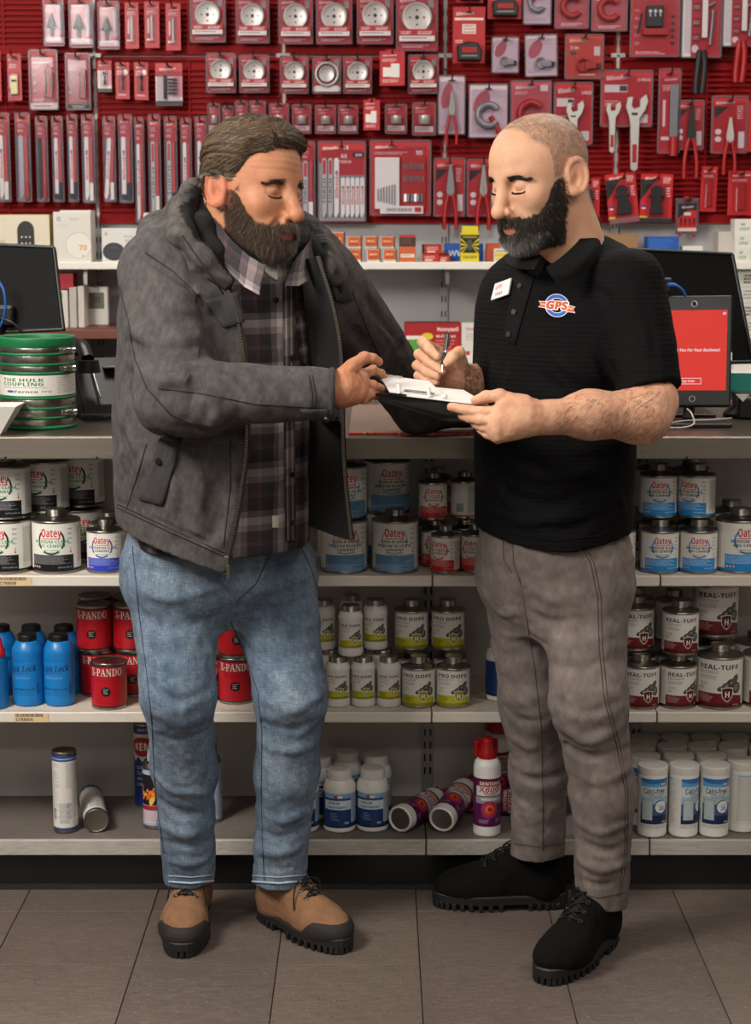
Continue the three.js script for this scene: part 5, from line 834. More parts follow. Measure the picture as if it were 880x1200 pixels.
  carton([842,272,860,307],SD + 0.05,0.1,flatM(0xbdb6ac),flatM(0xb3aca2),'grey white carton left of the green-printed stack','box',{base: SB});
  // lower shelves
  const y2 = at(440,432,6.1).y,D2 = 6.06;
  carton([474,379,540,432],D2,0.1,face(288,232,'#a31a20',(g,w,h) => {fit(g,'Honeywell',220,30,110,28,'#f0e2dc');g.fillStyle = '#e4ded6';g.fillRect(8,62,120,20);g.fillStyle = '#4f9a3a';g.beginPath();g.ellipse(60,150,74,70,0,0,7);g.fill();g.fillStyle = '#d9c51e';g.beginPath();g.ellipse(116,66,30,18,0,0,7);g.fill();text(g,'Wi-Fi Smart',210,64,F(18),'#f0e2dc');fillLines(g,160,84,110,5,16,'#c98a78',6,1);g.fillStyle = '#b5662e';g.fillRect(170,150,80,40);}),flatM(0x6f1014),'red thermostat carton with a yellow oval, behind the pen','box',{base: y2});
  carton([541,380,592,432],D2 - 0.01,0.08,face(200,200,'#d5d0ca',(g,w,h) => {text(g,'Honeywell',20,20,F(18),'#b5544e','left');fillLines(g,20,44,100,3,10,'#a49e98',4,1);g.fillStyle = '#b5443c';g.fillRect(18,118,20,18);fillLines(g,18,168,60,2,9,'#b9908c',3,2);g.fillStyle = '#c9c3bc';g.fillRect(0,180,w,3);}),white,'white carton with red lettering behind the writing hand','box',{base: y2});
  carton([864,317,902,432],D2,0.12,face(160,384,'#d2cec6',(g,w,h) => {for (let k = 0;k < 6;k++) fillLines(g,30,16 + k*62,100,3,13,'#4d4a46',k % 2 ? 4 : 8,k);g.fillStyle = '#b8b3aa';for (let k = 1;k < 6;k++) g.fillRect(0,k*62,w,3);}),white,'tall white printed carton at the right picture edge','box',{base: y2});
  const y3 = at(100,383,6.1).y;
  carton([60,341,80,384],D2,0.1,face(64,160,'#cfc9c0',(g,w,h) => {g.fillStyle = '#7cb03e';g.fillRect(6,8,40,24);}),white,'white manual with a green tab, left of its row','book',{base: y3,name: 'manual'});
  carton([81,337,90,384],D2 + 0.004,0.1,flatM(0xb5afa6),white,'slim grey manual in the middle of its row','book',{base: y3,name: 'manual'});
  carton([91,336,99,384],D2 + 0.008,0.1,flatM(0xc4beb5),white,'slim white manual at the right of its row','book',{base: y3,name: 'manual'});
  carton([66,321,86,340.5],D2 + 0.006,0.09,flatM(0xb01c28),flatM(0x8f1620),'red box lying on top of the manuals','box',{base: y3 + at(70,341,D2).y - at(70,384,D2).y + 0.006});
  {const a = at(100,336,6.2),b = at(128,381,6.2),w = b.x - a.x,h = a.y - y3;const t = thing('thermostat','small white wall thermostat with a grey digital display','thermostat',[(a.x + b.x) / 2,y3 + 0.0004,-6.2]);
    mesh('housing',box(w,h,0.03,0,h / 2,0,0.004),M.plasticWhite,t);mesh('display',box(w*0.66,h*0.42,0.002,0,h*0.64,0.0155),face(96,64,'#6d7060',(g,w2,h2) => {text(g,'105',w2 / 2,h2*0.42,F(34),'#33362c');}),t);}
}

// ================================================================ FIELDS AND MESHING FOR FIGURES AND CLOTH
const smin = (a,b,k) => {const h = Math.max(k - Math.abs(a - b),0) / k;return Math.min(a,b) - h*h*k*0.25;};
const smax = (a,b,k) => -smin(-a,-b,k);
const cone = (a,b,ra,rb) => {const bx = b.x - a.x,by = b.y - a.y,bz = b.z - a.z,l2 = bx*bx + by*by + bz*bz || 1e-9,{x: ax,y: ay,z: az} = a;return (x,y,z) => {const px = x - ax,py = y - ay,pz = z - az,t = clamp((px*bx + py*by + pz*bz) / l2,0,1),qx = px - bx*t,qy = py - by*t,qz = pz - bz*t;return Math.sqrt(qx*qx + qy*qy + qz*qz) - (ra + (rb - ra)*t);};};
const ell = (cx,cy,cz,rx,ry,rz) => (x,y,z) => {x -= cx;y -= cy;z -= cz;const a = x / rx,b = y / ry,c = z / rz,k0 = Math.sqrt(a*a + b*b + c*c),d = a / rx,e = b / ry,f = c / rz,k1 = Math.sqrt(d*d + e*e + f*f);return k1 < 1e-9 ? -Math.min(rx,ry,rz) : k0*(k0 - 1) / k1;};
const union = (k,...fs) => (x,y,z) => {let d = fs[0](x,y,z);for (let i = 1;i < fs.length;i++) d = smin(d,fs[i](x,y,z),k);return d;};
// stack of elliptic sections: [y, cx, cz, half width, half depth, yaw]
function loft(sec) {
  sec = sec.slice().sort((a,b) => a[0] - b[0]);const y0 = sec[0][0],y1 = sec[sec.length - 1][0],N = 160,T = [];
  for (let i = 0;i <= N;i++) {const y = lerp(y0,y1,i / N);let k = 0;while (k < sec.length - 2 && y > sec[k + 1][0]) k++;const A = sec[k],B = sec[k + 1],P = sec[Math.max(0,k - 1)],Q = sec[Math.min(sec.length - 1,k + 2)],t = (y - A[0]) / (B[0] - A[0]);T.push([1,2,3,4,5].map(j => {const m0 = (B[j] - P[j]) / (B[0] - P[0] || 1)*(B[0] - A[0]),m1 = (Q[j] - A[j]) / (Q[0] - A[0] || 1)*(B[0] - A[0]),t2 = t*t,t3 = t2*t;return (2*t3 - 3*t2 + 1)*A[j] + (t3 - 2*t2 + t)*m0 + (-2*t3 + 3*t2)*B[j] + (t3 - t2)*m1;}));}
  const f = (x,y,z) => {const s = clamp((y - y0) / (y1 - y0),0,1)*N,i = Math.min(N - 1,s | 0),t = s - i,A = T[i],B = T[i + 1],w = lerp(A[4],B[4],t),c = Math.cos(w),n = Math.sin(w),dx = x - lerp(A[0],B[0],t),dz = z - lerp(A[1],B[1],t);const u = dx*c - dz*n,v = dx*n + dz*c,a = lerp(A[2],B[2],t),b = lerp(A[3],B[3],t),p = u / a,q = v / b,k0 = Math.sqrt(p*p + q*q),k1 = Math.sqrt(p*p / (a*a) + q*q / (b*b));const d = k1 < 1e-9 ? -Math.min(a,b) : k0*(k0 - 1) / k1;const e = y > y1 ? y - y1 : y < y0 ? y0 - y : -1;return e > 0 ? (d > 0 ? Math.hypot(d,e) : e) : d;};
  f.local = (x,y,z) => {const s = clamp((y - y0) / (y1 - y0),0,1)*N,i = Math.min(N - 1,s | 0),A = T[i],c = Math.cos(A[4]),n = Math.sin(A[4]),dx = x - A[0],dz = z - A[1];return [dx*c - dz*n,dx*n + dz*c,A[2],A[3]];};
  return f;
}
// first place where the line of sight of a measured point meets a surface
const rayOf = (px,py) => {const a = at(px,py,1),d = V(a.x,a.y - EYE,a.z);return d.normalize();};
function hit(f,px,py,t0 = 3.1,t1 = 5) {const d = rayOf(px,py);let t = t0;for (let i = 0;i < 220 && t < t1;i++) {const v = f(d.x*t,EYE + d.y*t,d.z*t);if (v < 0.0006) return V(d.x*t,EYE + d.y*t,d.z*t);t += Math.max(0.0008,v*0.7);} return null;}
const gradOf = (f,p,e = 0.002) => V(f(p.x + e,p.y,p.z) - f(p.x - e,p.y,p.z),f(p.x,p.y + e,p.z) - f(p.x,p.y - e,p.z),f(p.x,p.y,p.z + e) - f(p.x,p.y,p.z - e)).normalize();
// folds: ridges (+) and grooves (-) laid along lines on a surface
function foldsOn(f,list) {
  const seg = [];
  for (const [pts,width,amp] of list) {const P = [];if (pts[0].isVector3) P.push(...pts);else {const c = new THREE.CatmullRomCurve3(pts.map(q => V(q[0],q[1],0))),n = Math.max(2,Math.round(c.getLength() / 7));for (let i = 0;i <= n;i++) {const q = c.getPoint(i / n),h = hit(f,q.x,q.y);if (h) P.push(h);}} for (let i = 0;i + 1 < P.length;i++) seg.push([P[i],P[i + 1],width,amp*(P.length > 5 ? Math.min(1,0.35 + 1.6*Math.min(i + 0.5,P.length - 1.5 - i) / P.length) : 1)]);}
  return (x,y,z) => {let s = 0;for (const [a,b,w,m] of seg) {const bx = b.x - a.x,by = b.y - a.y,bz = b.z - a.z,px = x - a.x,py = y - a.y,pz = z - a.z,l2 = bx*bx + by*by + bz*bz || 1e-9,u = (px*bx + py*by + pz*bz) / l2,t = clamp(u,0,1),qx = px - bx*t,qy = py - by*t,qz = pz - bz*t,d2 = (qx*qx + qy*qy + qz*qz) / (w*w);if (d2 < 6) {const g = m*Math.exp(-d2);if (Math.abs(g) > Math.abs(s)) s = g + s*0.35;else s += g*0.35;}} return Math.abs(s) < 1e-5 ? 0 : s*(0.6 + 0.75*noise3(x*19,y*23,z*19));};
}
function polygonize(f,lo,hi,cell) {
  const nx = Math.ceil((hi[0] - lo[0]) / cell) + 1,ny = Math.ceil((hi[1] - lo[1]) / cell) + 1,nz = Math.ceil((hi[2] - lo[2]) / cell) + 1,B = 6,F = new Float32Array(nx*ny*nz),id = new Int32Array(nx*ny*nz).fill(-1);
  const at3 = (i,j,k) => (k*ny + j)*nx + i,half = B*cell*0.87;
  for (let k0 = 0;k0 < nz;k0 += B) for (let j0 = 0;j0 < ny;j0 += B) for (let i0 = 0;i0 < nx;i0 += B) {
    const v = f(lo[0] + (i0 + B / 2)*cell,lo[1] + (j0 + B / 2)*cell,lo[2] + (k0 + B / 2)*cell),far = Math.abs(v) > half*1.7 + 0.012;
    for (let k = k0;k < Math.min(nz,k0 + B);k++) for (let j = j0;j < Math.min(ny,j0 + B);j++) for (let i = i0;i < Math.min(nx,i0 + B);i++) F[at3(i,j,k)] = far ? v : f(lo[0] + i*cell,lo[1] + j*cell,lo[2] + k*cell);
 }
  const P = [],idx = [],sx = 1,sy = nx,sz = nx*ny;
  const C = [0,sx,sy,sx + sy,sz,sx + sz,sy + sz,sx + sy + sz],E = [[0,1],[2,3],[4,5],[6,7],[0,2],[1,3],[4,6],[5,7],[0,4],[1,5],[2,6],[3,7]];
  for (let k = 0;k < nz - 1;k++) for (let j = 0;j < ny - 1;j++) for (let i = 0;i < nx - 1;i++) {
    const o = at3(i,j,k);let m = 0;for (let c = 0;c < 8;c++) if (F[o + C[c]] < 0) m |= 1 << c;if (m === 0 || m === 255) continue;
    let n = 0,x = 0,y = 0,z = 0;
    for (const [a,b] of E) {const va = F[o + C[a]],vb = F[o + C[b]];if ((va < 0) !== (vb < 0)) {const t = va / (va - vb);n++;x += (a & 1) + ((b & 1) - (a & 1))*t;y += (a >> 1 & 1) + ((b >> 1 & 1) - (a >> 1 & 1))*t;z += (a >> 2) + ((b >> 2) - (a >> 2))*t;}}
    id[o] = P.length / 3;P.push(lo[0] + (i + x / n)*cell,lo[1] + (j + y / n)*cell,lo[2] + (k + z / n)*cell);
 }
  const quad = (a,b,c,d,flip) => {if (a < 0 || b < 0 || c < 0 || d < 0) return;if (flip) idx.push(a,c,b,b,c,d);else idx.push(a,b,c,b,d,c);};
  for (let k = 1;k < nz - 1;k++) for (let j = 1;j < ny - 1;j++) for (let i = 1;i < nx - 1;i++) {
    const o = at3(i,j,k),s = F[o] < 0;
    if (s !== F[o + sx] < 0) quad(id[o - sy - sz],id[o - sz],id[o - sy],id[o],!s);
    if (s !== F[o + sy] < 0) quad(id[o - sx - sz],id[o - sx],id[o - sz],id[o],!s);
    if (s !== F[o + sz] < 0) quad(id[o - sx - sy],id[o - sy],id[o - sx],id[o],!s);
 }
  const Nn = new Float32Array(P.length),e = cell*0.7;
  for (let i = 0;i < P.length;i += 3) {const x = P[i],y = P[i + 1],z = P[i + 2];let a = f(x + e,y,z) - f(x - e,y,z),b = f(x,y + e,z) - f(x,y - e,z),c = f(x,y,z + e) - f(x,y,z - e);const l = Math.hypot(a,b,c) || 1;Nn[i] = a / l;Nn[i + 1] = b / l;Nn[i + 2] = c / l;}
  let vote = 0;for (let i = 0;i < idx.length;i += 3*97) {const a = idx[i]*3,b = idx[i + 1]*3,c = idx[i + 2]*3,ux = P[b] - P[a],uy = P[b + 1] - P[a + 1],uz = P[b + 2] - P[a + 2],vx = P[c] - P[a],vy = P[c + 1] - P[a + 1],vz = P[c + 2] - P[a + 2];vote += (uy*vz - uz*vy)*Nn[a] + (uz*vx - ux*vz)*Nn[a + 1] + (ux*vy - uy*vx)*Nn[a + 2] > 0 ? 1 : -1;}
  if (vote < 0) for (let i = 0;i < idx.length;i += 3) {const t = idx[i];idx[i] = idx[i + 1];idx[i + 1] = t;}
  return {P: new Float32Array(P),N: Nn,I: idx};
}
// surface -> geometry; uv in metres from the side each face looks to (or a function), colour per point
function surface(s,{color,uv,scale = 1} = {}) {
  const n = s.I.length,p = new Float32Array(n*3),q = new Float32Array(n*3),t = new Float32Array(n*2),c = color ? new Float32Array(n*3) : null,cc = {};
  for (let i = 0;i < n;i += 3) {
    const v = [s.I[i],s.I[i + 1],s.I[i + 2]];let ax = 0;
    if (!uv) {const nx = Math.abs(s.N[v[0]*3] + s.N[v[1]*3] + s.N[v[2]*3]),ny = Math.abs(s.N[v[0]*3 + 1] + s.N[v[1]*3 + 1] + s.N[v[2]*3 + 1]),nz = Math.abs(s.N[v[0]*3 + 2] + s.N[v[1]*3 + 2] + s.N[v[2]*3 + 2]);ax = nx > nz*1.0 && nx > ny*0.7 ? 0 : nz > ny*0.7 ? 2 : 1;}
    for (let j = 0;j < 3;j++) {
      const k = v[j]*3,o = (i + j)*3,x = s.P[k],y = s.P[k + 1],z = s.P[k + 2];p[o] = x;p[o + 1] = y;p[o + 2] = z;q[o] = s.N[k];q[o + 1] = s.N[k + 1];q[o + 2] = s.N[k + 2];
      const w = uv ? uv(x,y,z) : ax === 0 ? [z,y] : ax === 1 ? [x,z] : [x,y];t[(i + j)*2] = w[0]*scale;t[(i + j)*2 + 1] = w[1]*scale;
      if (c) {const u = cc[v[j]] ||= color(x,y,z,s.N[k],s.N[k + 1],s.N[k + 2]);c[o] = u[0];c[o + 1] = u[1];c[o + 2] = u[2];}
   }
 }
  const g = new THREE.BufferGeometry();g.setAttribute('position',new THREE.BufferAttribute(p,3));g.setAttribute('normal',new THREE.BufferAttribute(q,3));g.setAttribute('uv',new THREE.BufferAttribute(t,2));if (c) g.setAttribute('color',new THREE.BufferAttribute(c,3));return g;
}
const lin = (hex) => {const c = new THREE.Color(hex);return [c.r,c.g,c.b];};
const mixC = (a,b,t) => [lerp(a[0],b[0],t),lerp(a[1],b[1],t),lerp(a[2],b[2],t)];
// strands: thin three-sided tapering hairs, merged
function strands(list) {// each: {path:[Vector3...], r, c:[r,g,b]}
  let nv = 0,ni = 0;for (const s of list) {nv += s.path.length*3;ni += (s.path.length - 1)*18;}
  const p = new Float32Array(nv*3),n = new Float32Array(nv*3),c = new Float32Array(nv*3),uv = new Float32Array(nv*2),idx = new Uint32Array(ni);let v = 0,q = 0;const T = V(),A = V(),Bn = V(),up = V(0.3,0.9,0.2).normalize();
  for (const s of list) {
    const L = s.path.length;for (let i = 0;i < L;i++) {
      T.subVectors(s.path[Math.min(L - 1,i + 1)],s.path[Math.max(0,i - 1)]).normalize();A.crossVectors(T,up).normalize();Bn.crossVectors(T,A);const r = s.r*(1 - 0.75*i / (L - 1));
      for (let k = 0;k < 3;k++) {const a = k*2.0944,cx = Math.cos(a),sx = Math.sin(a),nx = A.x*cx + Bn.x*sx,ny = A.y*cx + Bn.y*sx,nz = A.z*cx + Bn.z*sx,o = v*3;p[o] = s.path[i].x + nx*r;p[o + 1] = s.path[i].y + ny*r;p[o + 2] = s.path[i].z + nz*r;n[o] = nx;n[o + 1] = ny;n[o + 2] = nz;c[o] = s.c[0];c[o + 1] = s.c[1];c[o + 2] = s.c[2];v++;}
      if (i) {const b = v - 6;for (let k = 0;k < 3;k++) {const k2 = (k + 1) % 3;idx[q++] = b + k;idx[q++] = b + k2;idx[q++] = b + 3 + k;idx[q++] = b + k2;idx[q++] = b + 3 + k2;idx[q++] = b + 3 + k;}}
   }
 }
  const g = new THREE.BufferGeometry();g.setAttribute('position',new THREE.BufferAttribute(p,3));g.setAttribute('normal',new THREE.BufferAttribute(n,3));g.setAttribute('color',new THREE.BufferAttribute(c,3));g.setAttribute('uv',new THREE.BufferAttribute(uv,2));g.setIndex(new THREE.BufferAttribute(idx,1));return g;
}
// a sewn line or cord lying on a surface
function lineOn(f,pts,r,lift = 0,step = 6) {const P = [];for (let i = 0;i + 1 < pts.length;i++) {const [x0,y0] = pts[i],[x1,y1] = pts[i + 1],n = Math.max(1,Math.round(Math.hypot(x1 - x0,y1 - y0) / step));for (let k = i ? 1 : 0;k <= n;k++) {const h = hit(f,lerp(x0,x1,k / n),lerp(y0,y1,k / n));if (h) P.push(h.addScaledVector(gradOf(f,h),lift));}} return P.length > 1 ? tube(P,r,5,P.length*2) : null;}
// a patch of cloth lying on a surface: corners (four measured points, going round) filled by a grid, lifted and given thickness
function patchOn(f,c,nu,nv,lift,thick) {
  const top = [],nor = [];for (let j = 0;j <= nv;j++) for (let i = 0;i <= nu;i++) {const u = i / nu,v = j / nv,x = lerp(lerp(c[0][0],c[1][0],u),lerp(c[3][0],c[2][0],u),v),y = lerp(lerp(c[0][1],c[1][1],u),lerp(c[3][1],c[2][1],u),v);const h = hit(f,x,y) || at(x,y,3.8);const n = gradOf(f,h,0.006);nor.push(n);top.push(h.addScaledVector(n,lift));}
  const pos = [],uv = [],idx = [],W = nu + 1,n = top.length;top.forEach((p,i) => {pos.push(p.x,p.y,p.z);uv.push((i % W) / nu,1 - Math.floor(i / W) / nv);});top.forEach((p,i) => {const q = p.clone().addScaledVector(nor[i],-thick);pos.push(q.x,q.y,q.z);uv.push((i % W) / nu,1 - Math.floor(i / W) / nv);});
  for (let j = 0;j < nv;j++) for (let i = 0;i < nu;i++) {const a = j*W + i;idx.push(a,a + W,a + 1,a + 1,a + W,a + W + 1);idx.push(a + n,a + 1 + n,a + W + n,a + 1 + n,a + W + 1 + n,a + W + n);}
  const rim = [];for (let i = 0;i <= nu;i++) rim.push(i);for (let j = 1;j <= nv;j++) rim.push(j*W + nu);for (let i = nu - 1;i >= 0;i--) rim.push(nv*W + i);for (let j = nv - 1;j > 0;j--) rim.push(j*W);
  for (let k = 0;k < rim.length;k++) {const a = rim[k],b = rim[(k + 1) % rim.length];idx.push(a,b,a + n,b,b + n,a + n);}
  const g = new THREE.BufferGeometry();g.setAttribute('position',new THREE.Float32BufferAttribute(pos,3));g.setAttribute('uv',new THREE.Float32BufferAttribute(uv,2));g.setIndex(idx);g.computeVertexNormals();return g;
}
// ---- cloth materials
const weave = (n,warp,weft,grain,s) => dataTex(256,(x,y) => {const a = Math.sin(x / 256*Math.PI*2*n)*warp,b = Math.sin(y / 256*Math.PI*2*n)*weft,g = (pnoise(x / 2,y / 2,128,s) - 0.5)*grain + (pnoise(x / 24,y / 5,51,s + 1) - 0.5)*grain*0.5;return 150 + a + b + g;});
const clothMap = (tone,seed) => dataTex(256,(x,y) => {const v = 205 + tone*((pnoise(x / 2,y / 2,128,seed) - 0.5)*1.0 + (pnoise(x / 8,y / 32,8,seed + 1) - 0.5)*0.7 + (pnoise(x / 64,y / 64,4,seed + 2) - 0.5)*0.7);return [v,v,v];},true);
const bumpDuck = weave(40,22,22,90,11);
const CLOTH = {
  jacket: std({color: 0xffffff,vertexColors: true,roughness: 0.92,map: clothMap(46,21),bumpMap: bumpDuck,bumpScale: 0.0007}),
  denim: std({color: 0xffffff,vertexColors: true,roughness: 0.95,map: dataTex(256,(x,y) => {const v = 200 + 60*(pnoise(x / 2,y / 24,128,31) - 0.5) + 55*(pnoise(x / 24,y / 2,128,32) - 0.5) + 34*(pnoise(x / 1.0,y / 1.0,256,33) - 0.5) + 24*(pnoise(x / 64,y / 64,4,34) - 0.5);return [v,v,v];},true),bumpMap: weave(48,20,8,80,35),bumpScale: 0.0006}),
  chino: std({color: 0xffffff,vertexColors: true,roughness: 0.9,map: clothMap(30,41),bumpMap: bumpDuck,bumpScale: 0.0004}),
  polo: phys({color: 0x08080a,roughness: 0.85,specularIntensity: 0.35,map: clothMap(30,51),bumpMap: dataTex(256,(x,y) => 120 + 95*smooth(0.55,0.75,Math.abs(((y / 256*6) % 1) - 0.5)*2) + 26*(pnoise(x / 2,y / 2,128,52) - 0.5)),bumpScale: 0.0011}),
  black: std({color: 0x0a0a0b,roughness: 0.96,bumpMap: bumpDuck,bumpScale: 0.001}),
  plaid: std({roughness: 0.95,bumpMap: bumpDuck,bumpScale: 0.0005}),
  thread: std({color: 0x1f1d1e,roughness: 0.9}),threadLight: std({color: 0x6f6a66,roughness: 0.9}),
  brass: std({color: 0x8d8578,metalness: 1,roughness: 0.35}),button: std({color: 0x1b191c,roughness: 0.35}),
};
// ---- a head, built in its own frame: y up, z where it looks, x to its left; metres
function headField(o = {}) {
  const J = o.jaw ?? 1,cran = ell(0,0.03,-0.014,0.0765,0.0885,0.099),fore = ell(0,0.04,0.02,0.066,0.068,0.076),faceE = ell(0,-0.028,0.026,0.061*J,0.084,0.068),jaw = ell(0,-0.072,0.036,0.054*J,0.042,0.056),chin = ell(0,-0.101,0.072,0.024,0.018,0.018);
  const neck = cone(V(0,-0.05,-0.03),V(0,-0.24,-0.062),0.06*(o.neck ?? 1),0.066*(o.neck ?? 1)),nose = cone(V(0,0.014,0.09),V(0,-0.036,0.1155),0.0088,0.0125),tip = ell(0,-0.0405,0.1185,0.0135,0.012,0.0125),brow = cone(V(0.008,0.021,0.0855),V(0.042,0.024,0.07),0.011,0.009);
  const browB = ell(0,0.022,0.083,0.014,0.01,0.009),cheek = ell(0.041,-0.024,0.06,0.024,0.022,0.022),socket = ell(0.032,0.004,0.094,0.019,0.013,0.016),lid = ell(0.0315,0.0015,0.0735,0.0155,0.0125,0.0145),wing = ell(0.0142,-0.0425,0.102,0.0088,0.009,0.012),nostril = ell(0.0075,-0.0505,0.105,0.0045,0.004,0.006);
  const lipU = cone(V(0,-0.0665,0.0965),V(0.02,-0.0715,0.084),0.0072,0.004),lipL = cone(V(0,-0.0785,0.0945),V(0.018,-0.075,0.084),0.0085,0.005),philt = ell(0,-0.058,0.098,0.016,0.012,0.008),slit = cone(V(0,-0.0725,0.1045),V(0.02,-0.0735,0.093),0.0034,0.002),mouthB = ell(0,-0.072,0.074,0.034,0.026,0.024);
  const lidLine = cone(V(0.0215,-0.0085,0.089),V(0.043,-0.0085,0.083),0.0018,0.0014),crease = cone(V(0.021,0.0105,0.089),V(0.044,0.0085,0.082),0.0016,0.0012),bag = cone(V(0.022,-0.016,0.086),V(0.042,-0.014,0.081),0.004,0.003),fold = cone(V(0.017,-0.041,0.1),V(0.034,-0.068,0.084),0.0035,0.003);
  // ear frame
  const eT = -0.22,ec = Math.cos(eT),es = Math.sin(eT);
  const ear = (x,y,z) => {const X = x - 0.0765,Y = (y + 0.004)*ec + (z + 0.016)*es,Z = (z + 0.016)*ec - (y + 0.004)*es;const out = X - 0.008 + Z*0.42,r = Math.hypot(Y / 0.0335,Z / 0.0195);const disk = Math.max(Math.abs(out) - 0.0035,(r - 1)*0.02),rim = Math.hypot((r - 0.92)*0.021,out - 0.0035) - 0.0042,lobe = Math.hypot(Y + 0.029,Z - 0.006,out) - 0.0085,anti = Math.hypot((Math.hypot((Y + 0.002) / 0.024,(Z - 0.001) / 0.012) - 0.8)*0.013,out - 0.001) - 0.0035,conch = Math.hypot((Y + 0.006) / 1.35,(Z - 0.005),(out - 0.004)*0.9) - 0.0075,trag = Math.hypot(Y + 0.004,Z - 0.0165,out - 0.001) - 0.0055,root = Math.hypot(Y*0.42,Z - 0.006,X + 0.003) - 0.0115;let d = smin(disk,rim,0.004);d = smin(d,lobe,0.007);d = smin(d,anti,0.004);d = smax(d,-conch,0.004);d = smin(d,trag,0.004);return smin(d,root,0.006);};
  const f = (x,y,z) => {
    const s = Math.abs(x);let d = smin(cran(s,y,z),fore(s,y,z),0.03);d = smin(d,faceE(s,y,z),0.03);d = smin(d,jaw(s,y,z),0.025);d = smin(d,chin(s,y,z),0.025);d = smin(d,neck(x,y,z),0.035);
    if (z > 0.02 && d < 0.05) {
      d = smin(d,cheek(s,y,z),0.022);d = smin(d,mouthB(s,y,z),0.02);d = smin(d,brow(s,y,z),0.016);d = smin(d,browB(s,y,z),0.014);d = smax(d,-socket(s,y,z),0.014);d = smin(d,lid(s,y,z),0.0045);d = smin(d,nose(s,y,z),0.014);d = smin(d,tip(s,y,z),0.008);d = smin(d,wing(s,y,z),0.006);d = smax(d,-nostril(s,y,z),0.003);
      d = smin(d,philt(s,y,z),0.012);d = smin(d,lipU(s,y,z),0.005);d = smin(d,lipL(s,y,z),0.005);d = smax(d,-slit(s,y,z),0.003);d = smax(d,-lidLine(s,y,z),0.002);d = smax(d,-crease(s,y,z),0.003);d = smin(d,bag(s,y,z),0.008);d = smax(d,-fold(s,y,z),0.01);
      if (o.wrinkle && y > 0.03 && z > 0.05) d += 0.00035*Math.sin(y*520 + Math.sin(x*60))*smooth(0.03,0.04,y)*smooth(0.085,0.07,y);
   }
    if (s > 0.05 && Math.abs(z + 0.015) < 0.05 && Math.abs(y) < 0.06) d = smin(d,ear(s,y,z),0.005);
    return d;
 };
  return f;
}
function handField(parts,k = 0.008) {const fs = parts.map(p => cone(p[0],p[1],p[2],p[3]));return (x,y,z) => {let d = 9;for (const f of fs) d = smin(d,f(x,y,z),k);return d;};}
// a hand: palm pieces blend; each finger is a chain of its own, blended within itself and only lightly with its neighbours
function fingers(palm,chains,nails = []) {
  const pf = palm.map(p => cone(at(...p[0]),at(...p[1]),p[2],p[3])),cf = chains.map(c => {const q = [];for (let i = 0;i + 1 < c.length;i++) q.push(cone(at(c[i][0],c[i][1],c[i][2]),at(c[i + 1][0],c[i + 1][1],c[i + 1][2]),c[i][3],c[i + 1][3]));return q;});
  return (x,y,z) => {let d = 9;for (const f of pf) d = smin(d,f(x,y,z),0.022);for (const q of cf) {let e = 9;for (const f of q) e = smin(e,f(x,y,z),0.005);d = smin(d,e,0.0035);} return d;};
}
const bounds = (pts,pad) => {const lo = [1e9,1e9,1e9],hi = [-1e9,-1e9,-1e9];for (const p of pts) {const q = p.isVector3 ? [p.x,p.y,p.z] : p;for (let i = 0;i < 3;i++) {lo[i] = Math.min(lo[i],q[i] - pad);hi[i] = Math.max(hi[i],q[i] + pad);}} return [lo,hi];};
function placed3(s,m) {const n3 = new THREE.Matrix3().getNormalMatrix(m),v = V();for (let i = 0;i < s.P.length;i += 3) {v.set(s.P[i],s.P[i + 1],s.P[i + 2]).applyMatrix4(m);s.P[i] = v.x;s.P[i + 1] = v.y;s.P[i + 2] = v.z;v.set(s.N[i],s.N[i + 1],s.N[i + 2]).applyMatrix3(n3).normalize();s.N[i] = v.x;s.N[i + 1] = v.y;s.N[i + 2] = v.z;} return s;}
const mergeColored = (list) => mergeGeometries(list);
const skinBump = dataTex(256,(x,y) => 128 + 60*(pnoise(x / 3,y / 3,85,61) - 0.5) + 40*(pnoise(x / 9,y / 9,28,62) - 0.5));
const skinMat = () => phys({vertexColors: true,roughness: 0.52,specularIntensity: 0.45,bumpMap: skinBump,bumpScale: 0.0005});
const hairMat = std({vertexColors: true,roughness: 0.62});
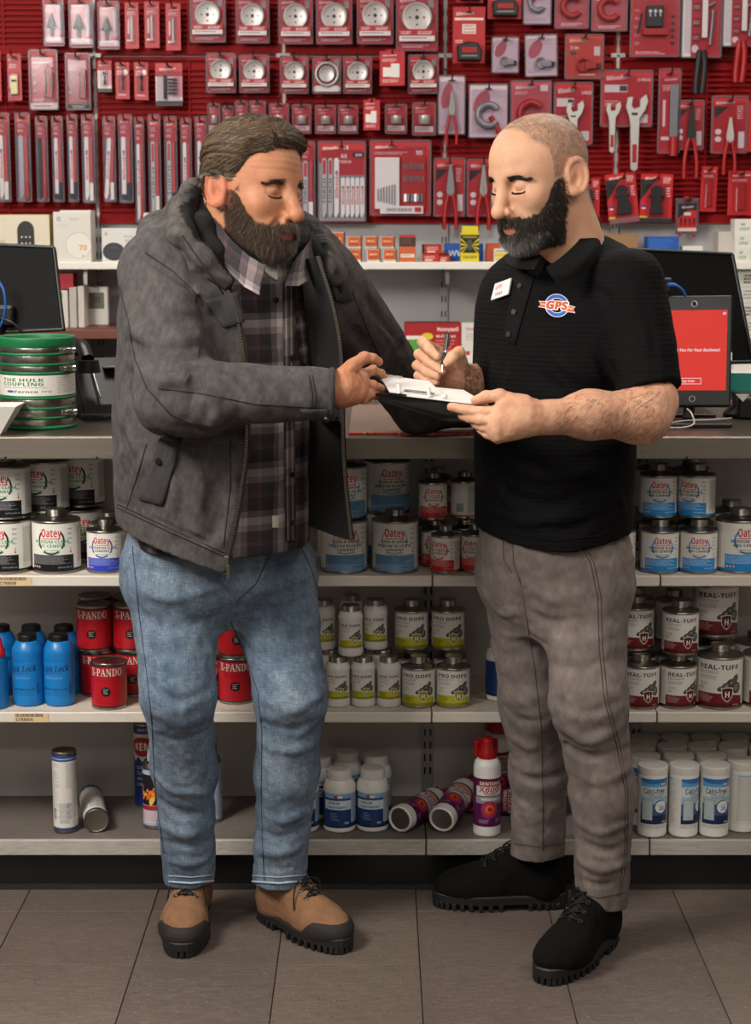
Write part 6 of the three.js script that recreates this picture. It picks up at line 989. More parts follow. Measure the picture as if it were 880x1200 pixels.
// meshes a head in its own frame, colours it there, sets it into the room; growth() sows hairs on it
function makeHead(HF,hm,headCol,person) {
  const s = polygonize(HF,[-0.1,-0.23,-0.125],[0.1,0.125,0.132],0.0024),L = {P: s.P.slice(),N: s.N.slice()},cols = new Map(),tmp = [];
  for (let i = 0;i < s.P.length;i += 3) tmp.push(headCol(s.P[i],s.P[i + 1],s.P[i + 2]));
  placed3(s,hm);for (let i = 0;i < s.P.length;i += 3) cols.set(s.P[i] + '_' + s.P[i + 1] + '_' + s.P[i + 2],tmp[i / 3]);
  const geo = surface(s,{color: (x,y,z) => cols.get(x + '_' + y + '_' + z),scale: 12});
  const onSkin = (x,y,z) => {const p = V(x,y,z);for (let i = 0;i < 5;i++) {const d = HF(p.x,p.y,p.z),g = gradOf(HF,p,0.003);p.addScaledVector(g,-d);} return p;};
  const growth = (mask,count,len,dir,rad,col,seed,seg = 4,curl = 0.3,stand = 0.7) => {
    const r = rng(seed),list = [],{P,N} = L,cand = [];for (let i = 0;i < P.length;i += 3) {const m = mask(P[i],P[i + 1],P[i + 2]);if (m > 0.12) cand.push([i,m]);}
    for (let q = 0;q < count;q++) {const [i,m] = cand[(r()*cand.length) | 0];if (r() > m) continue;const n = V(N[i],N[i + 1],N[i + 2]),a = V(P[i] + (r() - 0.5)*0.0026,P[i + 1] + (r() - 0.5)*0.0026,P[i + 2] + (r() - 0.5)*0.0026),len1 = len(a,r),d = dir(a,n,r).normalize(),wob = V(r() - 0.5,r() - 0.5,r() - 0.5).multiplyScalar(curl),path = [a.clone().addScaledVector(n,-0.001)];let p = a.clone(),v = n.clone().multiplyScalar(stand).add(d).add(wob).normalize();for (let k = 0;k < seg;k++) {p = p.clone().addScaledVector(v,len1 / seg);path.push(p);v = v.clone().lerp(d,0.35).addScaledVector(wob,0.25).normalize();} list.push({path: path.map(x => x.applyMatrix4(hm)),r: rad,c: col(a,r)});}
    return list;
 };
  const brows = (o) => {const R = rng(o.seed);for (const sd of [-1,1]) {
    const list = [],lash = [];
    for (let i = 0;i < o.n;i++) {const t = R(),th = o.w*(1 - 0.55*t),a = onSkin(sd*lerp(0.0125,0.047,t),o.y + o.arch*Math.sin(t*Math.PI) - o.drop*t*t + (R() - 0.5)*th,0.087 - 0.022*t),n = gradOf(HF,a,0.003),d = V(sd*0.85,lerp(0.35,-0.3,t),-0.3).addScaledVector(n,0.15),p = [a.clone().addScaledVector(n,-0.0005)];for (let k = 1;k < 4;k++) p.push(a.clone().addScaledVector(d,0.0022*k).addScaledVector(n,0.0008));const g = (o.dark + o.vary*R());list.push({path: p.map(q => q.applyMatrix4(hm)),r: o.r || 0.00034,c: [g*1.15,g*0.88,g*0.7]});}
    mesh('eyebrow',strands(list),hairMat,person);
    for (let i = 0;i < 70;i++) {const t = i / 69,a = onSkin(sd*lerp(0.0185,0.0465,t),-0.0058 - 0.0034*Math.sin(t*2.9),lerp(0.09,0.082,t)),p = [a,a.clone().add(V(sd*0.0008,-0.0016,0.0026)),a.clone().add(V(sd*(0.001 + 0.002*t),-0.0032,0.0046))];lash.push({path: p.map(q => q.applyMatrix4(hm)),r: 0.00042,c: [0.012,0.009,0.008]});}
    mesh('eyelashes',strands(lash),hairMat,person).userData.kind = 'stuff';
 }};
  return {geo,L,growth,brows,onSkin};
}
// a lace-up boot in its own frame: sole on y = 0, toe towards z
function makeBoot(parent,heelPos,yaw,o) {
  const b = new THREE.Group();b.name = 'boot';b.position.copy(heelPos);b.rotation.y = yaw;b.scale.setScalar(o.scale || 1);b.scale.x*= o.side || 1;parent.add(b);
  const shaft = cone(V(0,0.2,0.055),V(0,0.08,0.055),0.047,0.047),heel = ell(0,0.06,0.043,0.041,0.055,0.047),inst = cone(V(0,0.12,0.07),V(0.002,0.062,0.175),0.045,0.04),ball = ell(0.004,0.045,0.205,0.05,0.038,0.07),toe = ell(0.0,0.044,0.235,0.0465,0.034,0.058);
  const waist = cone(V(0,0.048,0.05),V(0.003,0.042,0.2),0.038,0.043),base = (x,y,z) => {let d = smin(shaft(x,y,z),heel(x,y,z),0.02);d = smin(d,waist(x,y,z),0.025);d = smin(d,inst(x,y,z),0.03);d = smin(d,ball(x,y,z),0.03);d = smin(d,toe(x,y,z),0.02);return Math.max(d,0.018 - y,y - 0.195);};
  const crumple = foldsOn(base,[[[V(-0.05,0.085,0.14),V(0,0.1,0.135),V(0.05,0.085,0.14)],0.008,-0.004],[[V(-0.05,0.07,0.165),V(0,0.088,0.165),V(0.05,0.07,0.165)],0.008,-0.003]]);
  const upper = (x,y,z) => {const d = base(x,y,z);return Math.abs(d) > 0.02 ? d : d - crumple(x,y,z) - 0.0012*noise3(x*60,y*60,z*60) - 0.0005*noise3(x*200,y*200,z*200);};
  const up = mesh('upper',surface(polygonize(upper,[-0.065,0.0,-0.02],[0.065,0.21,0.31],0.004),{scale: 20,color: (x,y,z) => mixC(o.c1,o.c2,clamp(0.5 + 0.5*noise3(x*50,y*50,z*50) + 0.4*noise3(x*200,y*200,z*200),0,1))}),o.mat,b);
  // sole outline
  const out = [];for (let i = 0;i <= 40;i++) {const t = i / 40*Math.PI*2,c = Math.cos(t),s = Math.sin(t),z = 0.143 - c*0.152,w = z < 0.09 ? 0.041 : lerp(0.041,0.053,smooth(0.09,0.2,z));out.push([Math.sign(s)*Math.pow(Math.abs(s),0.75)*w,z]);}
  const sole = extrude(out.map(p => [p[0],p[1]]),0.016,0.003).rotateX(Math.PI / 2).translate(0,0.0335,0);sole.scale(1,1,1);
  const lugs = [];for (let i = 0;i < out.length - 1;i++) {const [x,z] = out[i];if (z > 0.085 && z < 0.125) continue;const [x2,z2] = out[i + 1];lugs.push(box(0.013,0.016,0.0105,0,0,0,0.002).rotateY(Math.atan2(x2 - x,z2 - z)).translate(x*0.93,0.009,0.143 + (z - 0.143)*0.965));}
  lugs.push(box(0.06,0.012,0.075,0,0.01,0.045,0.003),box(0.07,0.01,0.13,0,0.01,0.2,0.003));
  const so = mesh('sole',[sole],o.rubber,b);mesh('lug',lugs,o.rubber,so).userData.kind = 'stuff';
  if (o.cap) {
    const capF = (x,y,z) => {const d = base(x,y,z) - 0.0028;const line = 0.052 + 0.0*x - 0.35*Math.max(0,0.215 - z),low = 0.034;return Math.max(d,Math.min(Math.max(y - (z > 0.2 ? 0.055 : low),0),9) > 0 ? (y - (z > 0.2 ? 0.055 - (0.03 - Math.min(0.03,(z - 0.2)*1.2)) : low)) : -1,0.016 - y);};
    mesh('toe_cap',surface(polygonize((x,y,z) => Math.max(base(x,y,z) - 0.0032,y - lerp(0.034,0.066,smooth(0.19,0.235,z)),0.018 - y),[-0.07,0.0,-0.025],[0.07,0.09,0.315],0.004),{scale: 20}),o.capMat,b);
    mesh('side_stripe',tube([V(0.052,0.115,0.03),V(0.056,0.09,0.075),V(0.055,0.07,0.12),V(0.056,0.05,0.16)].map(p => {const g = gradOf(base,p);return p.addScaledVector(g,-base(p.x,p.y,p.z) + 0.0004);}),0.0022,6,20),o.rubber,b);
 }
  // tongue, laces, eyelets
  const on = (x,y,z,l) => {const p = V(x,y,z);for (let i = 0;i < 6;i++) {const d = base(p.x,p.y,p.z),g = gradOf(base,p,0.004);p.addScaledVector(g,-d);} return p.addScaledVector(gradOf(base,p,0.004),l);};
  const rows = 5,L = [],R = [];for (let i = 0;i < rows;i++) {const z = lerp(0.178,0.104,i / (rows - 1)),y = lerp(0.1,0.17,i / (rows - 1));L.push(on(-0.021,y,z,0.003));R.push(on(0.021,y,z,0.003));}
  mesh('tongue',[tube([on(0,0.1,0.184,-0.011),on(0,0.12,0.15,-0.0095),on(0,0.15,0.125,-0.009),on(0,0.185,0.104,-0.009)],0.0125,10,16)],o.tongue,b);
  const lc = [];for (let i = 0;i + 1 < rows;i++) {for (const [p,q] of [[L[i],R[i + 1]],[R[i],L[i + 1]]]) {const m = p.clone().lerp(q,0.5).addScaledVector(gradOf(base,p.clone().lerp(q,0.5)),0.008);lc.push(tube([p,m,q],0.002,5,10));}} lc.push(tube([L[0],L[0].clone().lerp(R[0],0.5).add(V(0,0.006,0.006)),R[0]],0.002,5,10));
  if (o.bow) for (const s of [-1,1]) lc.push(tube([R[2].clone().lerp(L[2],0.5),V(s*0.03,0.13,0.155),V(s*0.042,0.1,0.16),V(s*0.045,0.075,0.165)],0.002,5,16));
  mesh('laces',lc,o.lace,b).userData.kind = 'stuff';
  mesh('eyelet',[...L,...R].map(p => new THREE.TorusGeometry(0.0042,0.0014,6,14).applyQuaternion(new THREE.Quaternion().setFromUnitVectors(V(0,0,1),gradOf(base,p))).translate(p.x,p.y,p.z)),o.eyelet,b).userData.kind = 'stuff';
  return b;
}
function sheetOf(rows,uvs = 8) {const pos = [],uv = [],idx = [],cols = rows[0].length;rows.forEach((r,j) => r.forEach((q,i) => {pos.push(q.x,q.y,q.z);uv.push(q.x*uvs,q.y*uvs);}));for (let j = 0;j + 1 < rows.length;j++) for (let i = 0;i + 1 < cols;i++) {const a = j*cols + i;idx.push(a,a + cols,a + 1,a + 1,a + cols,a + cols + 1);} const g = new THREE.BufferGeometry();g.setAttribute('position',new THREE.Float32BufferAttribute(pos,3));g.setAttribute('uv',new THREE.Float32BufferAttribute(uv,2));g.setIndex(idx);g.computeVertexNormals();return g;}
// a smooth leaf of cloth through rows of measured points
function leafOf(pts,nu = 20,nv = 8,thick = 0.003,uvs = 5) {
  const rows = pts.map(r => new THREE.CatmullRomCurve3(r.map(p => at(...p)))),grid = [];for (let j = 0;j <= nv;j++) {const line = [];for (let i = 0;i <= nu;i++) {const col = new THREE.CatmullRomCurve3(rows.map(c => c.getPoint(i / nu)));line.push(col.getPoint(j / nv));} grid.push(line);}
  const a = sheetOf(grid,uvs),n = a.attributes.normal,W = nu + 1;const back = grid.map((r,j) => r.map((p,i) => {const k = j*W + i;return p.clone().addScaledVector(V(n.getX(k),n.getY(k),n.getZ(k)),(n.getZ(0) > 0 ? -1 : 1)*thick);}));
  const edge = [];const loop = (g) => {const o = [];for (let i = 0;i <= nu;i++) o.push(g[0][i]);for (let j = 1;j <= nv;j++) o.push(g[j][nu]);for (let i = nu - 1;i >= 0;i--) o.push(g[nv][i]);for (let j = nv - 1;j >= 0;j--) o.push(g[j][0]);return o;};
  return merge([a,sheetOf(back,uvs),sheetOf([loop(grid),loop(back)],uvs)]);
}

// ================================================================ THE CUSTOMER: canvas jacket, plaid shirt, jeans, boots
const customer = thing('person','man in an open grey hooded jacket, plaid shirt and blue jeans, holding the clipboard','person',[0,0,0]);
{
  const T0 = (px,py,D,a,b,yaw) => {const p = at(px,py,D);return [p.y,p.x,p.z,a,b,yaw];};
  const yaw = 0.72;
  // --- jeans
  const hipR = at(200,665,3.86),kneeR = at(209,812,3.78),anR = at(223,1045,3.93),hipL = at(316,668,3.95),kneeL = at(341,815,3.83),anL = at(327,1045,3.92);
  const jeansBase = (() => {
    const pel = loft([T0(250,590,3.9,0.175,0.15,yaw),T0(250,650,3.9,0.19,0.165,yaw),T0(252,690,3.9,0.19,0.15,yaw*0.8),T0(258,728,3.9,0.075,0.08,yaw*0.8)]);
    const a1 = cone(hipR,kneeR,0.098,0.076),a2 = cone(kneeR,at(216,900,3.86),0.076,0.068),a3 = cone(at(216,900,3.86),anR,0.066,0.056),b1 = cone(hipL,kneeL,0.104,0.074),b2 = cone(kneeL,at(336,905,3.87),0.074,0.066),b3 = cone(at(336,905,3.87),anL,0.065,0.058);
    const yR = at(223,1036,3.9).y,yL = at(327,1036,3.9).y;
    return (x,y,z) => {let r = smin(a1(x,y,z),a2(x,y,z),0.03);r = smin(r,a3(x,y,z),0.03);r = Math.max(r,yR - y);let l = smin(b1(x,y,z),b2(x,y,z),0.03);l = smin(l,b3(x,y,z),0.03);l = Math.max(l,yL - y);return smin(pel(x,y,z),smin(r,l,0.014),0.05);};
 })();
  const jf = foldsOn(jeansBase,[
    [[[168,765],[205,780],[250,762]],0.012,0.006],[[[172,800],[210,822],[248,806]],0.011,-0.005],[[[176,835],[215,850],[246,838]],0.012,0.006],[[[178,858],[212,868],[244,856]],0.009,-0.005],
    [[[180,905],[200,925],[244,930]],0.01,0.006],[[[183,935],[215,955],[250,948]],0.011,-0.006],[[[186,965],[220,978],[252,962]],0.012,0.009],[[[190,985],[222,992],[250,985]],0.008,-0.006],[[[195,1008],[222,1012],[250,1005]],0.009,0.005],
    [[[158,690],[200,700],[255,690]],0.012,0.005],[[[155,665],[200,672],[262,668]],0.01,-0.004],[[[160,720],[205,735],[258,722]],0.012,-0.004],
    [[[275,690],[320,690],[370,672]],0.011,0.005],[[[270,712],[320,716],[374,700]],0.011,-0.005],[[[270,735],[325,742],[376,728]],0.013,0.005],[[[285,765],[330,770],[378,760]],0.012,-0.004],
    [[[300,815],[340,832],[378,815]],0.012,0.006],[[[302,845],[340,856],[374,842]],0.01,-0.005],[[[303,872],[340,880],[370,872]],0.011,0.005],[[[303,950],[330,962],[362,950]],0.011,0.007],[[[300,972],[330,980],[360,970]],0.009,-0.006],[[[298,995],[328,1000],[358,992]],0.011,0.007],[[[298,1014],[328,1018],[358,1012]],0.007,-0.004],
    [[[262,690],[268,712],[276,728]],0.008,-0.008],[[[268,725],[290,760],[302,800]],0.008,-0.004],[[[318,640],[300,675],[285,700]],0.007,0.005]]);
  const jeans = (x,y,z) => {const d = jeansBase(x,y,z);return Math.abs(d) > 0.03 ? d : d - 1.4*jf(x,y,z) - 0.003*noise3(x*26,y*34,z*26) - 0.0012*noise3(x*80,y*95,z*80);};
  {
    const base = lin('#7f93a8'),pale = lin('#b0bfcc'),deep = lin('#5c718b');
    const s = polygonize(jeans,[-0.56,0.05,-4.12],[-0.05,0.95,-3.62],0.0062);
    const color = (x,y,z) => {const worn = noise3(x*16,y*7,z*16)*0.5 + noise3(x*60,y*26,z*60)*0.4 + noise3(x*170,y*120,z*170)*0.35;const t = 0.45 + worn*0.55;return t > 0.5 ? mixC(base,pale,clamp((t - 0.5)*1.5,0,1)) : mixC(deep,base,clamp(t*2,0,1));};
    const j = mesh('jeans',surface(s,{color,scale: 14}),CLOTH.denim,customer);
    const seam = std({color: 0x2f4059,roughness: 0.9}),hem = [],sl = [];
    for (const pts of [[[270,728],[288,770],[302,810],[307,860],[306,930],[308,1000],[310,1034]],[[155,640],[163,720],[172,790],[178,850],[182,930],[192,1000]],[[352,640],[362,660],[372,690]],[[318,636],[314,655],[300,684],[276,706]]]) {const l = lineOn(jeans,pts,0.0012,0.0);l && sl.push(l);}
    mesh('seam',sl,seam,j).userData.kind = 'stuff';
    for (const [x0,x1] of [[197,251],[295,359]]) for (const dy of [0,7]) {const l = lineOn(jeans,[[x0 + 1,1033 - dy],[(x0 + x1) / 2,1035 - dy],[x1 - 1,1032 - dy]],dy ? 0.0012 : 0.0024,0.0006,4);l && hem.push(l);}
    mesh('hem_stitch',hem,std({color: 0x9fb3c7,roughness: 0.9}),j).userData.kind = 'stuff';
 }
  // --- shirt
  const tor = (grow,top = 292,bottom = 640) => loft([
    T0(262,bottom,3.86,0.19 + grow,0.175 + grow,yaw),T0(259,560,3.855,0.195 + grow,0.185 + grow,yaw),T0(260,480,3.85,0.2 + grow,0.18 + grow,yaw),T0(264,400,3.86,0.205 + grow,0.165 + grow,yaw),T0(270,340,3.86,0.2 + grow*1.1,0.14 + grow,yaw),T0(282,305,3.86,0.13 + grow*1.2,0.105 + grow,yaw),T0(288,top - 12,3.86,0.075 + grow,0.072 + grow,yaw)]);
  const shirtT = tor(0,292,636);
  const sFold = foldsOn(shirtT,[[[[330,400],[318,470],[322,540],[316,600]],0.012,0.006],[[[345,420],[350,500],[352,600]],0.012,0.006],[[[305,480],[300,540],[302,610]],0.011,-0.005],[[[336,500],[335,560],[334,630]],0.008,-0.006],[[[362,520],[364,570],[366,620]],0.009,-0.005],[[[300,350],[318,390],[340,430]],0.009,-0.004],[[[350,360],[348,400],[352,450]],0.01,0.004]]);
  const shirt = (x,y,z) => {const d = shirtT(x,y,z);return Math.abs(d) > 0.03 ? d : d - sFold(x,y,z) - 0.0022*noise3(x*22,y*14,z*22);};
  const plaidTex = canvas(512,512,(g,w,h) => {
    g.fillStyle = '#2b272c';g.fillRect(0,0,w,h);const P = 256;
    const bands = [[0,40,'#1b181c'],[40,34,'#5f575b'],[74,40,'#b3a7a2'],[114,34,'#7a7070'],[148,60,'#33292c'],[208,20,'#4a3638'],[228,28,'#232024']];
    for (let k = 0;k < 2;k++) for (const [a,b,c] of bands) {g.globalAlpha = 1;g.fillStyle = c;g.fillRect(0,k*P + a,w,b);}
    for (let k = 0;k < 2;k++) for (const [a,b,c] of bands) {g.globalAlpha = 0.5;g.fillStyle = c;g.fillRect(k*P + a,0,b,h);}
    const r = rng(4);for (let i = 0;i < 9000;i++) {g.globalAlpha = 0.05 + 0.12*r();g.fillStyle = r() < 0.5 ? '#000' : '#d8ccc6';g.fillRect(r()*w,r()*h,1 + r()*5,1);g.fillRect(r()*w,r()*h,1,1 + r()*5);} g.globalAlpha = 1;
 },true);
  const plaid = CLOTH.plaid;plaid.map = plaidTex;
  {
    const s = polygonize(shirt,[-0.56,0.86,-4.1],[-0.06,1.58,-3.62],0.006);
    const sh = mesh('plaid_shirt',surface(s,{uv: (x,y,z) => {const [u,v,a,b] = shirtT.local(x,y,z);const an = Math.atan2(u / a,v / b);return [an*(a + b) / 2 / 0.2 + 0.1,y / 0.2];}}),plaid,customer);
    // button band, pocket, buttons, small white tab
    mesh('button_band',patchOn(shirt,[[331,330],[343,326],[345,632],[334,634]],3,40,0.004,0.004),plaid,sh);
    const bt = [];for (const [px,py] of [[322,352],[340,420],[340,490],[340,556],[340,612]]) {const h = hit(shirt,px,py);if (h) {const n = gradOf(shirt,h);bt.push(new THREE.CylinderGeometry(0.0055,0.0055,0.003,14).applyQuaternion(new THREE.Quaternion().setFromUnitVectors(V(0,1,0),n)).translate(h.x + n.x*0.006,h.y + n.y*0.006,h.z + n.z*0.006));}}
    for (const b of bt) mesh('button',b,CLOTH.button,sh);
    mesh('care_tab',patchOn(shirt,[[318,604],[325,604],[325,618],[318,618]],2,3,0.0045,0.003),std({color: 0xc8bfb2,roughness: 0.8}),sh);
    mesh('chest_pocket',patchOn(shirt,[[346,372],[371,366],[376,420],[352,428]],6,8,0.003,0.003),plaid,sh);
    // collar: a folded leaf either side of the neck
    const leaf = (pts,m) => {const g = [];const rows = pts.length,cols = pts[0].length,pos = [],uv = [],idx = [];pts.forEach((r,j) => r.forEach((p,i) => {const q = at(...p);pos.push(q.x,q.y,q.z);uv.push(i*0.16,j*0.16);}));for (let j = 0;j + 1 < rows;j++) for (let i = 0;i + 1 < cols;i++) {const a = j*cols + i;idx.push(a,a + cols,a + 1,a + 1,a + cols,a + cols + 1);} const q = new THREE.BufferGeometry();q.setAttribute('position',new THREE.Float32BufferAttribute(pos,3));q.setAttribute('uv',new THREE.Float32BufferAttribute(uv,2));q.setIndex(idx);q.computeVertexNormals();return mesh('collar',q,m,sh);};
    leaf([[[243,240,3.87],[246,247,3.79],[255,262,3.735],[272,282,3.695],[292,300,3.67],[312,312,3.655]],[[240,258,3.88],[241,266,3.775],[250,285,3.715],[267,305,3.67],[288,322,3.64],[306,332,3.635]],[[244,274,3.87],[247,288,3.76],[256,305,3.70],[270,320,3.665],[286,336,3.64],[304,346,3.64]]],plaid);
    leaf([[[348,300,3.70],[356,292,3.74],[364,280,3.80],[366,268,3.87]],[[340,316,3.675],[352,312,3.70],[364,304,3.77],[370,290,3.86]],[[334,335,3.665],[350,335,3.69],[366,326,3.76],[374,310,3.85]]],plaid);
    mesh('undershirt',patchOn(shirt,[[300,296],[326,300],[324,330],[312,322]],6,8,0.006,0.006),std({color: 0xbdb8b2,roughness: 0.9}),sh);
 }
  // --- jacket
  const jT = tor(0.034,296,668),shR = at(192,322,3.735),elR = at(208,462,3.575),wrR = at(392,462,3.535),shL = at(375,325,3.95),elL = at(492,476,4.13),wrL = at(596,478,4.21);
  const armR = union(0.035,cone(shR,elR,0.094,0.072),cone(elR,wrR,0.07,0.047)),armL = union(0.03,cone(shL,elL,0.086,0.062),cone(elL,wrL,0.056,0.045));
  const elbowBulge = cone(at(196,470,3.57),at(240,484,3.56),0.058,0.05);
  const yoke = cone(shR,at(352,312,3.97),0.07,0.065);
  const zipR = [[262,318],[276,350],[288,400],[293,460],[294,520],[288,570],[279,620],[268,668]],zipL = [[352,300],[362,350],[370,400],[374,460],[376,520],[379,570],[382,640]];
  const curveX = (pts,D) => {const P = pts.map(p => at(p[0],p[1],D));return (y) => {if (y >= P[0].y) return P[0].x;for (let i = 0;i + 1 < P.length;i++) if (y <= P[i].y && y >= P[i + 1].y) return lerp(P[i].x,P[i + 1].x,(P[i].y - y) / (P[i].y - P[i + 1].y));return P[P.length - 1].x;};};
  const xR = curveX(zipR,3.67),xL = curveX(zipL,3.73);
  const hemY = (x) => lerp(at(130,604,3.85).y,at(272,668,3.68).y,clamp((x - at(130,604,3.85).x) / 0.25,0,1));
  const bodyJ = (x,y,z) => smin(jT(x,y,z),yoke(x,y,z),0.05);
  const solidJ = (x,y,z) => {const b = bodyJ(x,y,z),a = Math.max(armR(x,y,z),x - wrR.x + 0.0),r = smin(a,elbowBulge(x,y,z),0.03);return smin(smin(b,r,0.03),armL(x,y,z),0.04);};
  const jFold = foldsOn(solidJ,[
    [[[150,380],[185,400],[235,395]],0.014,0.008],[[[148,400],[190,422],[240,418]],0.010,-0.007],[[[150,425],[190,445],[230,440]],0.013,0.008],[[[165,350],[205,372],[250,372]],0.012,-0.006],[[[160,330],[205,345],[245,345]],0.014,0.006],
    [[[240,440],[255,465],[250,498]],0.012,0.008],[[[262,438],[280,462],[278,498]],0.011,-0.006],[[[285,436],[305,455],[300,492]],0.014,0.007],[[[320,440],[340,455],[338,490]],0.012,-0.005],[[[225,432],[228,455],[218,490]],0.012,-0.008],[[[345,440],[362,455],[360,488]],0.012,0.005],
    [[[205,430],[240,428],[300,442]],0.011,0.007],[[[210,500],[250,508],[300,500]],0.010,-0.005],
    [[[150,500],[165,540],[160,590]],0.014,0.008],[[[180,520],[195,560],[190,600]],0.012,-0.006],[[[225,520],[235,570],[232,620]],0.013,0.007],[[[255,530],[258,580],[250,640]],0.012,-0.007],[[[205,510],[212,560],[210,630]],0.012,-0.004],[[[140,430],[145,480],[142,540]],0.012,0.006],[[[275,540],[275,590],[266,640]],0.010,0.006],
    [[[400,340],[425,370],[445,405]],0.014,0.006],[[[420,335],[440,365],[462,398]],0.010,-0.005],[[[405,380],[425,400],[435,425]],0.012,-0.006],[[[445,385],[455,402],[452,425]],0.010,0.006],[[[470,395],[470,415],[462,435]],0.010,-0.005],
    [[[168,300],[190,312],[215,330]],0.009,-0.006],[[[215,330],[232,350],[240,380]],0.010,-0.005],[[[132,585],[200,618],[270,648]],0.006,-0.006]]);
  const thick = 0.011;
  const outerJ = (x,y,z) => {const d = solidJ(x,y,z);if (Math.abs(d) > 0.05) return d;const w = jFold(x,y,z);return d - 1.9*w - 0.005*noise3(x*15,y*12,z*15) - 0.0022*noise3(x*50,y*40,z*50);};
  const inCut = (x,y,z) => {const [u,v] = jT.local(x,y,z);return Math.min(x - xR(y),xL(y) - x,v + 0.02);};
  const jacketF = (x,y,z) => {
    const d = outerJ(x,y,z);if (d > 0.05) return d;
    const a = Math.min(armR(x,y,z),elbowBulge(x,y,z));let s = Math.max(d,-(solidJ(x,y,z) + 0.027));
    if (a > 0.012) s = Math.max(s,inCut(x,y,z));s = Math.max(s,hemY(x) - y);
    return s;
 };
  const grey = lin('#585352'),greyD = lin('#413d3e'),greyL = lin('#726c67'),lining = lin('#0b0b0c');
  const jCol = (x,y,z) => {if (solidJ(x,y,z) < -0.0235) return lining;const t = 0.5 + 0.5*(noise3(x*14,y*14,z*14)*0.35 + noise3(x*60,y*60,z*60)*0.4 + noise3(x*190,y*190,z*190)*0.5);return t > 0.5 ? mixC(grey,greyL,(t - 0.5)*1.3) : mixC(greyD,grey,t*2);};
  let jk;
  {
    const s = polygonize(jacketF,[-0.62,0.8,-4.32],[0.34,1.6,-3.43],0.0062);
    jk = mesh('jacket',surface(s,{color: jCol,scale: 16}),CLOTH.jacket,customer);
    // open left front panel: lining towards us, canvas outside
    const inn = [[352,305,3.76],[356,350,3.80],[356,400,3.84],[354,460,3.86],[352,520,3.87],[350,580,3.87],[352,612,3.87]],out = [[372,300,3.72],[388,350,3.715],[398,400,3.72],[401,460,3.725],[402,520,3.73],[406,580,3.73],[412,634,3.73]];
    const sheet = (A,B,nu,nv,off,wob) => {const ca = new THREE.CatmullRomCurve3(A.map(p => at(...p))),cb = new THREE.CatmullRomCurve3(B.map(p => at(...p))),pos = [],uv = [],idx = [];for (let j = 0;j <= nv;j++) {const a = ca.getPoint(j / nv),b = cb.getPoint(j / nv);for (let i = 0;i <= nu;i++) {const t = i / nu,p = a.clone().lerp(b,t);p.z += off + wob*Math.sin(j*0.5 + i*1.3)*0.004 + Math.sin(t*Math.PI)*0.008;pos.push(p.x,p.y,p.z);uv.push(p.x*16,p.y*16);}} const W = nu + 1;for (let j = 0;j < nv;j++) for (let i = 0;i < nu;i++) {const a = j*W + i;idx.push(a,a + W,a + 1,a + 1,a + W,a + W + 1);} const g = new THREE.BufferGeometry();g.setAttribute('position',new THREE.Float32BufferAttribute(pos,3));g.setAttribute('uv',new THREE.Float32BufferAttribute(uv,2));g.setIndex(idx);g.computeVertexNormals();return g;};
    mesh('lining',sheet(inn,out,8,40,0.004,1),CLOTH.black,jk);
    const canvasM = std({color: 0x454244,roughness: 0.92,map: CLOTH.jacket.map,bumpMap: bumpDuck,bumpScale: 0.0007});
    mesh('front_panel',sheet(inn.map(p => [p[0] + 10,p[1],p[2] + 0.03]),out.map(p => [p[0] + 3,p[1],p[2] + 0.006]),8,40,-0.008,1),canvasM,jk);
    // zips
    const zip = (pts,f,D) => {const P = [];const c = new THREE.CatmullRomCurve3(pts.map(p => p.length > 2 ? at(...p) : hit(f,p[0] - 2,p[1]) || at(p[0],p[1],D)));return c;};
    const cR = zip(zipR.map(p => [p[0] - 3,p[1]]),bodyJ,3.68),cL = new THREE.CatmullRomCurve3(out.map(p => at(p[0],p[1],p[2] - 0.004)));
    for (const c of [cR,cL]) {const z = mesh('zip_tape',new THREE.TubeGeometry(c,60,0.0042,6),CLOTH.thread,jk);const teeth = [];for (let i = 0;i < 150;i++) {const p = c.getPointAt((i + 0.5) / 150);teeth.push(box(0.0062,0.0022,0.004,p.x,p.y,p.z + 0.0036));} mesh('zip_teeth',teeth,CLOTH.brass,z).userData.kind = 'stuff';}
    const zp = cR.getPointAt(0.965);mesh('zip_pull',[box(0.01,0.018,0.006,zp.x,zp.y,zp.z + 0.006,0.002),box(0.007,0.03,0.003,zp.x + 0.003,zp.y - 0.024,zp.z + 0.008,0.001)],CLOTH.brass,jk);
    // sewn lines
    const sl = [];for (const pts of [[[170,296],[200,316],[226,340],[236,372],[232,420]],[[138,330],[150,375],[158,420],[172,455],[200,486],[240,504]],[[186,455],[240,462],[300,474],[380,478]],[[132,588],[200,620],[272,652]],[[131,592],[200,624],[272,656]],[[172,520],[160,560],[148,598]],[[270,516],[270,570],[262,640]],[[410,335],[428,380],[446,420]],[[362,440],[366,462],[364,492]],[[366,440],[370,462],[368,492]]]) {const l = lineOn(outerJ,pts,0.0014,0.0);l && sl.push(l);}
    mesh('sewn_seam',sl,CLOTH.thread,jk).userData.kind = 'stuff';
    // pocket flaps and welt, cuff tab, snaps
    const flap = (c,nu,nv) => mesh('pocket_flap',patchOn(outerJ,c,nu,nv,0.006,0.006),canvasM,jk);
    flap([[240,352],[278,342],[286,378],[262,384]],6,6);flap([[384,318],[408,326],[412,352],[392,352]],5,5);flap([[190,508],[213,514],[192,592],[164,584]],5,12);
    const cuffTab = mesh('cuff_tab',patchOn(outerJ,[[352,480],[394,478],[394,494],[368,492]],6,4,0.005,0.005),canvasM,jk);
